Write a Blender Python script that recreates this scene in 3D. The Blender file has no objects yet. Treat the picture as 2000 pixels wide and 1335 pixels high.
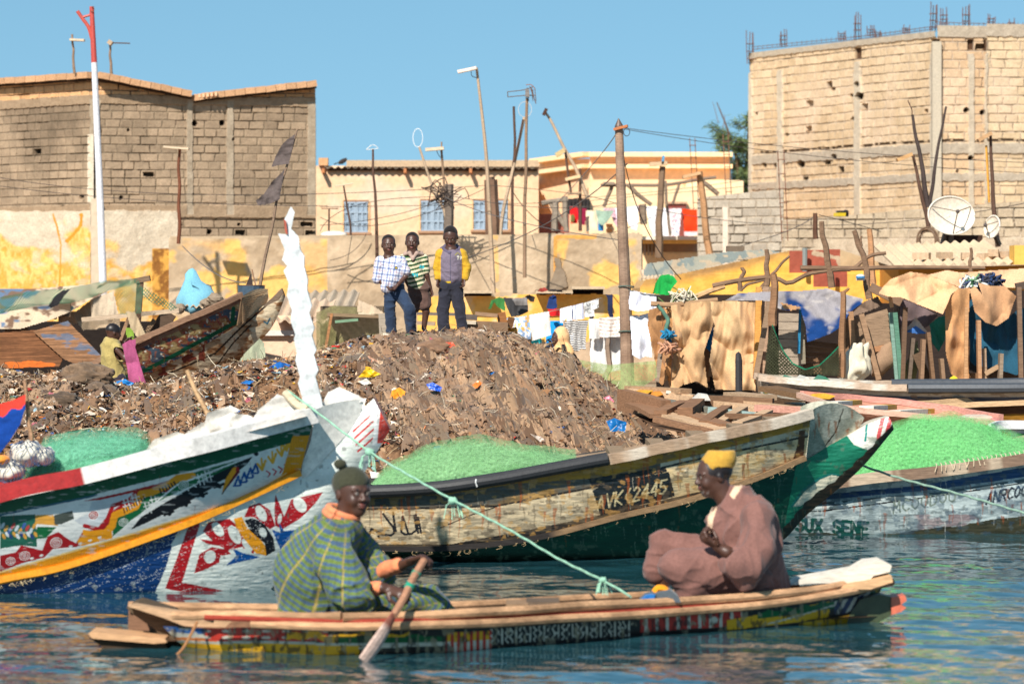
import bpy, bmesh, math, random
import numpy as np
from mathutils import Vector, Matrix
R = math.radians
rng = np.random.default_rng(7)
random.seed(7)
SC = bpy.context.scene
COL = SC.collection
# ------------------------------------------------------------ camera, world, sun
FPX, HZ, CH = 7500.0, 567.0, 1.9          # focal length in photo pixels, horizon row, eye height
cam = bpy.data.cameras.new('camera'); camo = bpy.data.objects.new('camera', cam); COL.objects.link(camo)
camo.location = (0, 0, CH); camo.rotation_euler = (R(90), 0, 0)
cam.sensor_width = 36; cam.lens = 36 * FPX / 2000; cam.shift_y = -(667.5 - HZ) / 2000
cam.clip_start = 0.5; cam.clip_end = 3000
cam.dof.use_dof = True; cam.dof.focus_distance = 35.5; cam.dof.aperture_fstop = 4.2
SC.camera = camo
SUND = Vector((0.38, 0.95, -0.88)).normalized()      # direction the light travels
el = math.asin(-SUND.z); az = math.atan2(-SUND.x, -SUND.y)
w = bpy.data.worlds.new('World'); SC.world = w; w.use_nodes = True
nt = w.node_tree; nt.nodes.clear()
o_ = nt.nodes.new('ShaderNodeOutputWorld'); bg = nt.nodes.new('ShaderNodeBackground')
sky = nt.nodes.new('ShaderNodeTexSky'); sky.sky_type = 'NISHITA'; sky.sun_disc = False
sky.sun_elevation = el; sky.sun_rotation = az
sky.air_density = 1.0; sky.dust_density = 0.15; sky.ozone_density = 2.2; sky.altitude = 0
tc = nt.nodes.new('ShaderNodeTexCoord'); mp = nt.nodes.new('ShaderNodeMapping')
mp.inputs['Scale'].default_value = (1, 1, 0.9); mp.inputs['Location'].default_value = (0, 0, 0.16)
nrm = nt.nodes.new('ShaderNodeVectorMath'); nrm.operation = 'NORMALIZE'
hs = nt.nodes.new('ShaderNodeHueSaturation'); hs.inputs['Saturation'].default_value = 1.12; hs.inputs['Hue'].default_value = 0.478
nt.links.new(tc.outputs['Generated'], mp.inputs['Vector']); nt.links.new(mp.outputs[0], nrm.inputs[0])
nt.links.new(nrm.outputs[0], sky.inputs['Vector']); nt.links.new(sky.outputs[0], hs.inputs['Color'])
nt.links.new(hs.outputs[0], bg.inputs['Color']); nt.links.new(bg.outputs[0], o_.inputs[0])
bg.inputs['Strength'].default_value = 0.088
sl = bpy.data.lights.new('sun', 'SUN'); sl.energy = 4.5; sl.angle = R(0.53); sl.color = (1, 0.945, 0.86)
so = bpy.data.objects.new('sun', sl); COL.objects.link(so); so.rotation_euler = SUND.to_track_quat('-Z', 'Y').to_euler()
so.location = (-20, -20, 40)
SC.view_settings.view_transform = 'Standard'; SC.view_settings.look = 'None'
SC.view_settings.exposure = 0.47; SC.view_settings.gamma = 1.0; SC.view_settings.use_curve_mapping = False
try: SC.cycles.use_denoising = True
except Exception: pass
# ------------------------------------------------------------ small maths
def W(px, py, d): return np.array(((px - 1000) / FPX * d, d, CH - (py - HZ) / FPX * d))
def PX(P):
    P = np.asarray(P); return P[..., 0] / P[..., 1] * FPX + 1000, HZ - (P[..., 2] - CH) / P[..., 1] * FPX
def lin(c):
    c = np.asarray(c, float) / 255.0
    return np.where(c <= 0.04045, c / 12.92, ((c + 0.055) / 1.055) ** 2.4)
def hsh(ix, iy, s=0):
    ix = np.asarray(ix).astype(np.int64); iy = np.asarray(iy).astype(np.int64)
    h = (ix * 374761393 + iy * 668265263 + s * 1442695041) & 0xffffffff
    h = ((h ^ (h >> 13)) * 1274126177) & 0xffffffff
    h = ((h ^ (h >> 16)) * 2246822519) & 0xffffffff
    return ((h ^ (h >> 15)) & 0xffffff) / 16777216.0
def vn(x, y, s=0):
    x = np.asarray(x, float); y = np.asarray(y, float)
    ix = np.floor(x); iy = np.floor(y); fx = x - ix; fy = y - iy
    fx = fx * fx * (3 - 2 * fx); fy = fy * fy * (3 - 2 * fy)
    return (hsh(ix, iy, s) * (1 - fx) + hsh(ix + 1, iy, s) * fx) * (1 - fy) + (hsh(ix, iy + 1, s) * (1 - fx) + hsh(ix + 1, iy + 1, s) * fx) * fy
def fbm(x, y, o=4, s=0):
    t = 0; a = 0.5; n = 0
    for i in range(o):
        t = t + a * vn(x * 2 ** i, y * 2 ** i, s + i * 17); n += a; a *= 0.5
    return t / n
def vn3(x, y, z, s=0):
    iz = np.floor(z); f = z - iz; f = f * f * (3 - 2 * f)
    k = iz.astype(np.int64) * 7919
    def lay(dz):
        ix = np.floor(x); iy = np.floor(y); fx = x - ix; fy = y - iy
        fx = fx * fx * (3 - 2 * fx); fy = fy * fy * (3 - 2 * fy); kk = (iz.astype(np.int64) + dz) * 7919 + s * 131
        a = hsh(ix, iy + kk, s); b = hsh(ix + 1, iy + kk, s); c = hsh(ix, iy + 1 + kk, s); d = hsh(ix + 1, iy + 1 + kk, s)
        return (a * (1 - fx) + b * fx) * (1 - fy) + (c * (1 - fx) + d * fx) * fy
    return lay(0) * (1 - f) + lay(1) * f
def mix(a, b, t):
    t = np.asarray(t)[..., None]; return a * (1 - t) + b * t
def sst(a, b, x):
    t = np.clip((x - a) / (b - a), 0, 1); return t * t * (3 - 2 * t)
def inpoly(x, y, poly):
    p = np.asarray(poly, float); r = np.zeros(np.shape(x), bool); n = len(p); j = n - 1
    for i in range(n):
        xi, yi = p[i]; xj, yj = p[j]
        if yi != yj: r ^= ((yi > y) != (yj > y)) & (x < (xj - xi) * (y - yi) / (yj - yi) + xi)
        j = i
    return r
def dseg(x, y, pts):
    d = np.full(np.shape(x), 1e9)
    for (ax, ay), (bx, by) in zip(pts[:-1], pts[1:]):
        vx, vy = bx - ax, by - ay; t = np.clip(((x - ax) * vx + (y - ay) * vy) / (vx * vx + vy * vy + 1e-9), 0, 1)
        d = np.minimum(d, np.hypot(x - ax - t * vx, y - ay - t * vy))
    return d
def smooth_pl(pts, n):
    """Catmull-Rom resample of a polyline of any dimension to n points, even in chord length"""
    p = np.asarray(pts, float)
    if len(p) > 2:
        q = np.vstack([2 * p[0] - p[1], p, 2 * p[-1] - p[-2]]); out = []
        for i in range(len(p) - 1):
            a, b, c, d = q[i:i + 4]
            t = np.linspace(0, 1, 12, endpoint=False)[:, None]
            out.append(0.5 * (2 * b + (c - a) * t + (2 * a - 5 * b + 4 * c - d) * t ** 2 + (3 * b - a - 3 * c + d) * t ** 3))
        p = np.vstack(out + [p[-1:]])
    s = np.r_[0, np.cumsum(np.linalg.norm(np.diff(p, axis=0), axis=1))]
    u = np.linspace(0, s[-1], n)
    return np.stack([np.interp(u, s, p[:, k]) for k in range(p.shape[1])], 1)
# ------------------------------------------------------------ materials
MATS = {}
def mat(kind):
    if kind in MATS: return MATS[kind]
    m = bpy.data.materials.new(kind); m.use_nodes = True; n = m.node_tree; b = n.nodes['Principled BSDF']
    at = n.nodes.new('ShaderNodeAttribute'); at.attribute_name = 'Col'
    P = dict(paint=(.45, 30, .25, .004), wood=(.8, 40, .35, .006), cloth=(.92, 60, .18, .002), plaster=(.95, 9, .14, .02), block=(.97, 30, .22, .02),
             dirt=(1, 25, .35, .01), skin=(.42, 120, .10, .001), metal=(.5, 20, .25, .002), plastic=(.35, 10, .1, .002), net=(.8, 50, .3, .002),
             hull=(.38, 7, .16, .002), shiny=(.25, 10, .1, .001), leaf=(.8, 20, .2, .001), black=(.55, 30, .2, .003))[kind]
    b.inputs['Roughness'].default_value = P[0]
    geo = n.nodes.new('ShaderNodeTexCoord'); ns = n.nodes.new('ShaderNodeTexNoise'); ns.inputs['Scale'].default_value = P[1]
    ns.inputs['Detail'].default_value = 6; ns.inputs['Roughness'].default_value = .65
    mpn = n.nodes.new('ShaderNodeMapping'); n.links.new(geo.outputs['Object'], mpn.inputs[0]); n.links.new(mpn.outputs[0], ns.inputs['Vector'])
    if kind == 'wood': mpn.inputs['Scale'].default_value = (0.25, 1, 2.2)
    mr = n.nodes.new('ShaderNodeMapRange'); mr.inputs['From Min'].default_value = .3; mr.inputs['From Max'].default_value = .7
    mr.inputs['To Min'].default_value = 1 - P[2]; mr.inputs['To Max'].default_value = 1 + P[2] * .8
    mu = n.nodes.new('ShaderNodeMix'); mu.data_type = 'RGBA'; mu.blend_type = 'MULTIPLY'; mu.inputs[0].default_value = 1
    n.links.new(ns.outputs[0], mr.inputs[0]); n.links.new(at.outputs[0], mu.inputs[6]); n.links.new(mr.outputs[0], mu.inputs[7])
    n.links.new(mu.outputs[2], b.inputs['Base Color'])
    bp = n.nodes.new('ShaderNodeBump'); bp.inputs['Strength'].default_value = .6; bp.inputs['Distance'].default_value = P[3]
    n.links.new(ns.outputs[0], bp.inputs['Height']); n.links.new(bp.outputs[0], b.inputs['Normal'])
    if kind == 'cloth':
        b.inputs['Sheen Weight'].default_value = .15; b.inputs['Specular IOR Level'].default_value = .2
    if kind in ('dirt', 'plaster', 'block', 'net', 'wood'): b.inputs['Specular IOR Level'].default_value = .15
    if kind == 'metal': b.inputs['Metallic'].default_value = .3
    MATS[kind] = m; return m
# ------------------------------------------------------------ mesh builder
class MB:
    def __init__(s): s.V = []; s.F = []; s.C = []; s.n = 0; s.done = []
    def cut(s):
        """what follows is a separate piece: a mesh of its own with the same name"""
        if s.V: s.done.append((s.V, s.F, s.C)); s.V = []; s.F = []; s.C = []; s.n = 0
        return s
    def add(s, V, F, col):
        V = np.asarray(V, float).reshape(-1, 3)
        for f in (F if isinstance(F, list) else [F]):
            if len(f): s.F.append(np.asarray(f, np.int64) + s.n)
        c = np.asarray(col, float)
        if c.ndim == 1: c = np.broadcast_to(c, (len(V), 3))
        s.V.append(V); s.C.append(c.reshape(-1, 3)); s.n += len(V); return s
    def grid(s, P, col, mask=None, wrapu=False, wrapv=False):
        nu, nv = P.shape[:2]; idx = np.arange(nu * nv).reshape(nu, nv)
        if wrapu: idx = np.vstack([idx, idx[:1]])
        if wrapv: idx = np.hstack([idx, idx[:, :1]])
        q = np.stack([idx[:-1, :-1], idx[1:, :-1], idx[1:, 1:], idx[:-1, 1:]], -1).reshape(-1, 4)
        if mask is not None: q = q[mask.reshape(-1)]
        c = col if np.ndim(col) == 1 else np.asarray(col).reshape(-1, 3)
        V = P.reshape(-1, 3)
        if mask is not None:
            us = np.unique(q)
            if not len(us): return s
            mpx = np.zeros(len(V), np.int64); mpx[us] = np.arange(len(us)); q = mpx[q]; V = V[us]; c = c if np.ndim(c) == 1 else c[us]
        return s.add(V, q, c)
    def tube(s, pts, r, col, k=7, cap=True, sq=1.0, up=None):
        p = np.asarray(pts, float); n = len(p); r = np.broadcast_to(np.asarray(r, float), (n,)) if np.ndim(r) == 0 or len(np.atleast_1d(r)) == n else np.interp(np.linspace(0, 1, n), np.linspace(0, 1, len(r)), r)
        t = np.gradient(p, axis=0); t /= np.linalg.norm(t, axis=1)[:, None] + 1e-12
        a = np.array(up, float) if up is not None else (np.array([0, 0, 1.]) if abs(t[0][2]) < .9 else np.array([1., 0, 0]))
        A = []
        for i in range(n):
            if up is not None: a = np.array(up, float)
            a = a - t[i] * a.dot(t[i]); a = a / (np.linalg.norm(a) + 1e-12); A.append(a)
        A = np.array(A); B = np.cross(t, A); th = np.arange(k) / k * 2 * math.pi + (math.pi / 4 if k == 4 else 0)
        P = p[:, None] + (A[:, None] * np.cos(th)[None, :, None] + B[:, None] * np.sin(th)[None, :, None] * sq) * r[:, None, None]
        c = np.asarray(col, float)
        cc = c if c.ndim == 1 else np.repeat(c[:, None], k, 1)
        st = s.n; s.grid(P, cc, wrapv=True)
        if cap:
            s.F.append(np.array([list(range(st, st + k))[::-1]])); s.F.append(np.array([list(range(st + (n - 1) * k, st + n * k))]))
        return s
    def beam(s, p0, p1, w, h, col, up=(0, 0, 1), n=2):
        """rectangular bar; w across, h along up"""
        p0 = np.asarray(p0, float); p1 = np.asarray(p1, float); t = p1 - p0; t /= np.linalg.norm(t); u = np.array(up, float)
        if abs(u.dot(t)) > .95: u = np.array([0, 1., 0])
        u -= t * u.dot(t); u /= np.linalg.norm(u); v = np.cross(t, u)
        o = [(-1, -1), (1, -1), (1, 1), (-1, 1)]
        P = np.array([[p + v * a * w / 2 + u * b * h / 2 for a, b in o] for p in (p0, p1)])
        st = s.n; s.grid(P, np.asarray(col, float), wrapv=True)
        s.F.append(np.array([[st + 3, st + 2, st + 1, st]])); s.F.append(np.array([[st + 4, st + 5, st + 6, st + 7]])); return s
    def box(s, c, sz, col, rz=0.0):
        c = np.asarray(c, float); x = np.array([math.cos(rz), math.sin(rz), 0]) * sz[0] / 2
        return s.beam(c - x, c + x, sz[1], sz[2], col)
    def prism(s, poly3, off, col):
        P = np.asarray(poly3, float); n = len(P); Q = P + np.asarray(off, float); st = s.n
        side = np.array([[i, (i + 1) % n, (i + 1) % n + n, i + n] for i in range(n)])
        s.add(np.vstack([P, Q]), [np.array([list(range(n))[::-1]]), np.array([list(range(n, 2 * n))]), side], col); return s
    def ell(s, c, r, col, nu=14, nv=9, rot=None, jit=0):
        u = np.linspace(0, 2 * math.pi, nu, endpoint=False); v = np.linspace(0, math.pi, nv)
        P = np.stack([np.outer(np.cos(u), np.sin(v)), np.outer(np.sin(u), np.sin(v)), np.outer(np.ones(nu), np.cos(v))], -1)
        if jit: P = P * (1 + jit * (vn3(P[..., 0] * 2.3 + 9, P[..., 1] * 2.3 + c[0] * 7, P[..., 2] * 2.3, 5) - .5))[..., None]
        P = P * np.asarray(r, float)
        if rot is not None: P = P @ np.asarray(rot).T
        return s.grid(P + np.asarray(c, float), np.asarray(col, float), wrapu=True)
    def build(s, name, m, parent=None, smooth=False):
        if s.done:
            s.cut(); prs = s.done; s.done = []; os_ = []
            for s.V, s.F, s.C in prs: os_.append(s.build(name, m, parent, smooth))
            return os_[0]
        V = np.vstack(s.V); C = np.vstack(s.C); me = bpy.data.meshes.new(name)
        loc = np.array(parent['_o']) if parent is not None else np.array([V[:, 0].mean(), V[:, 1].mean(), V[:, 2].min()])
        me.vertices.add(len(V)); me.vertices.foreach_set('co', (V - loc).astype(np.float32).ravel())
        tot = sum(f.size for f in s.F); npoly = sum(len(f) for f in s.F)
        me.loops.add(tot); me.polygons.add(npoly)
        me.loops.foreach_set('vertex_index', np.concatenate([f.ravel() for f in s.F]).astype(np.int32))
        ls = np.concatenate([np.full(len(f), f.shape[1]) for f in s.F]); st = np.r_[0, np.cumsum(ls)[:-1]]
        me.polygons.foreach_set('loop_start', st.astype(np.int32))
        me.polygons.foreach_set('use_smooth', np.full(npoly, smooth))
        me.update(calc_edges=True); me.validate()
        ca = me.color_attributes.new('Col', 'FLOAT_COLOR', 'POINT')
        ca.data.foreach_set('color', np.hstack([np.clip(C, 0, 1), np.ones((len(C), 1))]).astype(np.float32).ravel())
        me.materials.append(mat(m) if isinstance(m, str) else m)
        o = bpy.data.objects.new(name, me); COL.objects.link(o)
        if parent is not None: o.parent = parent
        else: o.location = loc
        o['_o'] = [float(v) for v in loc]
        return o
ORG = []
def T(name, label, cat, loc, group=None, kind=None):
    """a thing: an Empty at its base that parents its parts"""
    o = bpy.data.objects.new(name, None); COL.objects.link(o); o.location = [float(v) for v in loc]; o['_o'] = [float(v) for v in loc]
    o.empty_display_size = .2
    return tag(o, label, cat, group, kind)
def tag(o, label, cat, group=None, kind=None):
    o['label'] = label; o['category'] = cat
    if group: o['group'] = group
    if kind: o['kind'] = kind
    return o
def C(*c): return lin(c)
def jc(c, a=.12): return np.clip(np.asarray(c) * (1 + (random.random() - .5) * 2 * a), 0, 1)
def wig(p0, p1, n=8, a=.02, seed=None):
    """slightly crooked stick between two world points"""
    r_ = np.random.default_rng(seed if seed is not None else random.randrange(10 ** 6)); t = np.linspace(0, 1, n)[:, None]
    p = np.asarray(p0) * (1 - t) + np.asarray(p1) * t; k = r_.normal(0, a, (n, 3)); k[0] = k[-1] = 0
    k = (k + np.roll(k, 1, 0) + np.roll(k, -1, 0)) / 3; k[0] = k[-1] = 0
    return p + k
def sheet(name, poly, d, col, m='cloth', parent=None, fold=.03, ffreq=(9, 1.5), res=2.0, tilt=0., seed=0, colfn=None, lean=0., mb=None, depthfn=None, hang=True, thick=None):
    """cloth cut to an outline (given in photo pixels, standing d metres away) with folds in depth"""
    p = np.asarray(poly, float); x0, y0 = p.min(0); x1, y1 = p.max(0)
    if res * 2 > min(x1 - x0, y1 - y0): res = max(.7, min(x1 - x0, y1 - y0) / 6)
    xs = np.arange(x0 - res, x1 + res * 1.5, res); ys = np.arange(y0 - res, y1 + res * 1.5, res)
    X, Y = np.meshgrid(xs, ys, indexing='ij')
    # snap border vertices onto the outline so that edges are clean
    ins = inpoly(X, Y, p)
    cx = (X[:-1, :-1] + X[1:, 1:]) / 2; cy = (Y[:-1, :-1] + Y[1:, 1:]) / 2; mask = inpoly(cx, cy, p)
    s_ = FPX / d; u = (X - x0) / s_; v = (Y - y0) / s_
    warp = fbm(u * 1.2 + seed, v * .7, 2, seed) * .9
    f1 = fbm(u * ffreq[0] + warp * 2, v * ffreq[1] + seed, 3, seed + 3) - .5; f1 = f1 + .5 * (.5 - np.abs(fbm(u * ffreq[0] * .8 - v * 2.2, v * 2.6 + u * 1.5, 2, seed + 31) - .5) * 4) * .5; f2 = fbm(u * ffreq[0] * 3 + warp * 5, v * ffreq[1] * 5 + u * 4, 2, seed + 9) - .5
    grow = sst(-.1, .5, v / max(v.max(), .01)) if hang else 1.0
    D = d + fold * 2.2 * f1 * (0.35 + .65 * grow) + fold * .28 * f2 + tilt * (X - x0) / s_ + lean * (Y - y0) / s_
    if depthfn is not None: D = D + depthfn(X, Y)
    P = np.stack([(X - 1000) / FPX * d, D, CH - (Y - HZ) / FPX * d], -1)
    c = np.broadcast_to(np.asarray(col, float), P.shape).copy()
    c *= (0.92 + .16 * fbm(u * 6, v * 6, 3, seed + 5))[..., None]
    if colfn is not None: c = colfn(X, Y, c)
    b = mb or MB(); b.grid(P, np.clip(c, 0, 1), mask)
    if thick:
        P2 = P + np.array([0, thick, 0]); b.grid(P2, np.clip(c, 0, 1), mask)
    if mb is not None: return None
    return b.build(name, m, parent, smooth=True)
def strokes(X, Y, c, items):
    """paint polygons / strokes given in photo pixels onto per-vertex colours"""
    for it in items:
        k, g, colr = it[0], it[1], np.asarray(it[2])
        if k == 'p': mk = inpoly(X, Y, g)
        elif k == 's': mk = dseg(X, Y, g) < it[3]
        elif k == 'e': mk = (((X - g[0]) * math.cos(g[4]) + (Y - g[1]) * math.sin(g[4])) / g[2]) ** 2 + ((-(X - g[0]) * math.sin(g[4]) + (Y - g[1]) * math.cos(g[4])) / g[3]) ** 2 < 1
        c[mk] = colr
    return c
FONT = {'A': [[(0, 0), (.5, 1), (1, 0)], [(.2, .4), (.8, .4)]], 'C': [[(1, .85), (.5, 1), (.05, .7), (.05, .3), (.5, 0), (1, .15)]], 'E': [[(1, 1), (0, 1), (0, 0), (1, 0)], [(0, .5), (.8, .5)]],
 'G': [[(1, .85), (.5, 1), (.05, .7), (.05, .3), (.5, 0), (1, .2), (1, .5), (.55, .5)]], 'I': [[(.5, 0), (.5, 1)]], 'K': [[(0, 0), (0, 1)], [(1, 1), (0, .45), (1, 0)]], 'M': [[(0, 0), (.1, 1), (.5, .4), (.9, 1), (1, 0)]],
 'N': [[(0, 0), (0, 1), (1, 0), (1, 1)]], 'O': [[(.5, 0), (.05, .3), (.05, .7), (.5, 1), (.95, .7), (.95, .3), (.5, 0)]], 'R': [[(0, 0), (0, 1), (.8, 1), (1, .75), (.8, .5), (0, .5)], [(.5, .5), (1, 0)]],
 'S': [[(1, .85), (.5, 1), (.05, .8), (.2, .55), (.8, .45), (.95, .2), (.5, 0), (0, .15)]], 'U': [[(0, 1), (.05, .2), (.5, 0), (.95, .2), (1, 1)]], 'V': [[(0, 1), (.5, 0), (1, 1)]], 'X': [[(0, 0), (1, 1)], [(0, 1), (1, 0)]],
 '0': [[(.5, 0), (.05, .3), (.05, .7), (.5, 1), (.95, .7), (.95, .3), (.5, 0)]], '1': [[(.2, .8), (.5, 1), (.5, 0)]], '2': [[(.05, .8), (.5, 1), (.95, .75), (0, 0), (1, 0)]], '4': [[(.75, 0), (.75, 1), (0, .35), (1, .35)]],
 '5': [[(.95, 1), (.1, 1), (.05, .55), (.6, .6), (.95, .3), (.5, 0), (0, .1)]], '7': [[(0, 1), (1, 1), (.4, 0)]], '9': [[(.9, .6), (.5, .45), (.1, .7), (.5, 1), (.9, .8), (.85, .3), (.4, 0)]],
 '(': [[(.8, 1), (.3, .6), (.3, .4), (.8, 0)]], 'H': [[(0, 0), (0, 1)], [(1, 0), (1, 1)], [(0, .5), (1, .5)]], 'T': [[(0, 1), (1, 1)], [(.5, 0), (.5, 1)]], 'L': [[(0, 1), (0, 0), (.9, 0)]], 'D': [[(0, 0), (0, 1), (.7, .9), (1, .5), (.7, .1), (0, 0)]], 'W': [[(0, 1), (.25, 0), (.5, .7), (.75, 0), (1, 1)]]}
def text_items(t, x, y, w, h, gap, col, wd, slope=0., slant=0.):
    it = []; cx = x
    for ch in t:
        if ch in FONT:
            for ln in FONT[ch]:
                it.append(('s', [(cx + a * w + slant * b * h, y + (cx + a * w - x) * slope - b * h) for a, b in ln], col, wd))
        cx += w + gap
    return it
# ------------------------------------------------------------ smooth solid bodies from a distance field
class SDF:
    def __init__(s, lo, hi, vx):
        s.lo = np.asarray(lo, float); s.v = vx; s.n = np.ceil((np.asarray(hi) - s.lo) / vx).astype(int) + 1
        s.f = np.full(tuple(s.n), 1.0, np.float32)
    def _reg(s, lo, hi):
        a = np.maximum(((np.asarray(lo) - s.lo) / s.v).astype(int) - 1, 0); b = np.minimum(((np.asarray(hi) - s.lo) / s.v).astype(int) + 2, s.n)
        if np.any(b <= a): return None
        sl_ = tuple(slice(a[i], b[i]) for i in range(3))
        g = [(np.arange(a[i], b[i]) * s.v + s.lo[i]).astype(np.float32) for i in range(3)]
        return sl_, g[0][:, None, None], g[1][None, :, None], g[2][None, None, :]
    def _mix(s, sl_, d, k, sub=False):
        a = s.f[sl_]
        if sub: d = -d; h = np.maximum(k - np.abs(a - d), 0) / max(k, 1e-6); s.f[sl_] = np.maximum(a, d) + h * h * k / 4; return
        h = np.maximum(k - np.abs(a - d), 0) / max(k, 1e-6); s.f[sl_] = np.minimum(a, d) - h * h * k / 4
    def cap(s, p0, p1, r0, r1=None, k=.02, sub=False, flat=None):
        r1 = r0 if r1 is None else r1; p0 = np.asarray(p0, float); p1 = np.asarray(p1, float); m = max(r0, r1) + k + 3 * s.v
        q = s._reg(np.minimum(p0, p1) - m, np.maximum(p0, p1) + m)
        if q is None: return s
        sl_, x, y, z = q; v = p1 - p0; L = v.dot(v) + 1e-12
        t = np.clip(((x - p0[0]) * v[0] + (y - p0[1]) * v[1] + (z - p0[2]) * v[2]) / L, 0, 1)
        dx = x - p0[0] - t * v[0]; dy = y - p0[1] - t * v[1]; dz = z - p0[2] - t * v[2]
        if flat is not None:
            ax, sc = np.asarray(flat[0], float), flat[1]; ax = ax / np.linalg.norm(ax); dd = dx * ax[0] + dy * ax[1] + dz * ax[2]; kk = (1 / sc - 1)
            dx = dx + ax[0] * dd * kk; dy = dy + ax[1] * dd * kk; dz = dz + ax[2] * dd * kk
        s._mix(sl_, np.sqrt(dx * dx + dy * dy + dz * dz) - (r0 + (r1 - r0) * t), k, sub); return s
    def chain(s, pts, rs, k=.02, flat=None):
        for i in range(len(pts) - 1): s.cap(pts[i], pts[i + 1], rs[i], rs[i + 1], k, flat=flat)
        return s
    def ell(s, c, r, Rm=None, k=.02, sub=False):
        c = np.asarray(c, float); r = np.asarray(r, float); m = r.max() + k + 3 * s.v
        q = s._reg(c - m, c + m)
        if q is None: return s
        sl_, x, y, z = q; x = x - c[0]; y = y - c[1]; z = z - c[2]
        if Rm is not None:
            Rm = np.asarray(Rm); x, y, z = [x * Rm[0, i] + y * Rm[1, i] + z * Rm[2, i] for i in range(3)]
        k0 = np.sqrt((x / r[0]) ** 2 + (y / r[1]) ** 2 + (z / r[2]) ** 2); k1 = np.sqrt((x / r[0] ** 2) ** 2 + (y / r[1] ** 2) ** 2 + (z / r[2] ** 2) ** 2)
        s._mix(sl_, k0 * (k0 - 1) / (k1 + 1e-9), k, sub); return s
    def mesh(s):
        f = s.f; n = f.shape; ins = f < 0
        idx = -np.ones((n[0] - 1, n[1] - 1, n[2] - 1), np.int64)
        cnt = sum(ins[a:n[0] - 1 + a, b:n[1] - 1 + b, c:n[2] - 1 + c].astype(np.int8) for a in (0, 1) for b in (0, 1) for c in (0, 1))
        cells = np.argwhere((cnt > 0) & (cnt < 8)); idx[tuple(cells.T)] = np.arange(len(cells))
        acc = np.zeros((len(cells), 3)); w_ = np.zeros(len(cells))
        co = [(a, b, c) for a in (0, 1) for b in (0, 1) for c in (0, 1)]
        fv = {c: f[cells[:, 0] + c[0], cells[:, 1] + c[1], cells[:, 2] + c[2]] for c in co}
        for a in co:
            for ax in range(3):
                if a[ax] == 0:
                    b = list(a); b[ax] = 1; b = tuple(b); fa, fb = fv[a], fv[b]; cr = (fa < 0) != (fb < 0)
                    t = np.where(cr, fa / np.where(cr, fa - fb, 1), 0); p = np.array(a, float)[None] + 0 * acc; p[:, ax] += t
                    acc += p * cr[:, None]; w_ += cr
        V = (cells + acc / w_[:, None]) * s.v + s.lo
        Q = []
        for ax in range(3):
            u, v_ = (ax + 1) % 3, (ax + 2) % 3
            sa = [slice(None)] * 3; sb = [slice(None)] * 3; sa[ax] = slice(0, n[ax] - 1); sb[ax] = slice(1, n[ax])
            A = ins[tuple(sa)]; B = ins[tuple(sb)]; e = np.argwhere(A != B)
            e = e[(e[:, u] > 0) & (e[:, v_] > 0) & (e[:, u] < n[u] - 1) & (e[:, v_] < n[v_] - 1)]
            du = np.zeros(3, int); du[u] = 1; dv = np.zeros(3, int); dv[v_] = 1
            q = np.stack([idx[tuple((e - du - dv).T)], idx[tuple((e - dv).T)], idx[tuple(e.T)], idx[tuple((e - du).T)]], 1)
            fl = ~A[tuple(e.T)]; q[fl] = q[fl][:, ::-1]; Q.append(q)
        Q = np.vstack(Q); Q = Q[(Q >= 0).all(1)]
        return V, Q
def vnormals(V, Q):
    n = np.cross(V[Q[:, 2]] - V[Q[:, 0]], V[Q[:, 3]] - V[Q[:, 1]]); N = np.zeros_like(V)
    for k in range(4): np.add.at(N, Q[:, k], n)
    return N / (np.linalg.norm(N, axis=1)[:, None] + 1e-12)
def body(S, name, m, parent, colfn, folds=0, ff=(6, 6, 6), seed=0, relax=1):
    V, Q = S.mesh()
    for _ in range(relax):
        A = np.zeros_like(V); c_ = np.zeros(len(V))
        for a, b in ((0, 1), (1, 2), (2, 3), (3, 0)):
            np.add.at(A, Q[:, a], V[Q[:, b]]); np.add.at(A, Q[:, b], V[Q[:, a]]); np.add.at(c_, Q[:, a], 1); np.add.at(c_, Q[:, b], 1)
        V = V * .5 + .5 * A / c_[:, None]
    if folds:
        N = vnormals(V, Q); a = V * np.array(ff)
        wv = vn3(V[:, 0] * 4, V[:, 1] * 4, V[:, 2] * 4, seed + 1) * 2.5
        f = np.abs(vn3(a[:, 0] + wv, a[:, 1] + wv, a[:, 2] + wv, seed) - .5) * 2
        g = vn3(a[:, 0] * 2.3 + wv, a[:, 1] * 2.3, a[:, 2] * 2.3 - wv, seed + 7)
        f = 1 - np.sqrt(f + .02); h_ = np.abs(vn3(a[:, 0] * 2.1 - wv, a[:, 1] * 2.1 + wv, a[:, 2] * 1.7, seed + 11) - .5) * 2
        V = V + N * ((f - .35) * folds + (.6 - np.sqrt(h_)) * folds * .45 + (g - .5) * folds * .3)[:, None]
    b = MB(); b.add(V, Q, colfn(V)); return b.build(name, m, parent, smooth=True)
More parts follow.
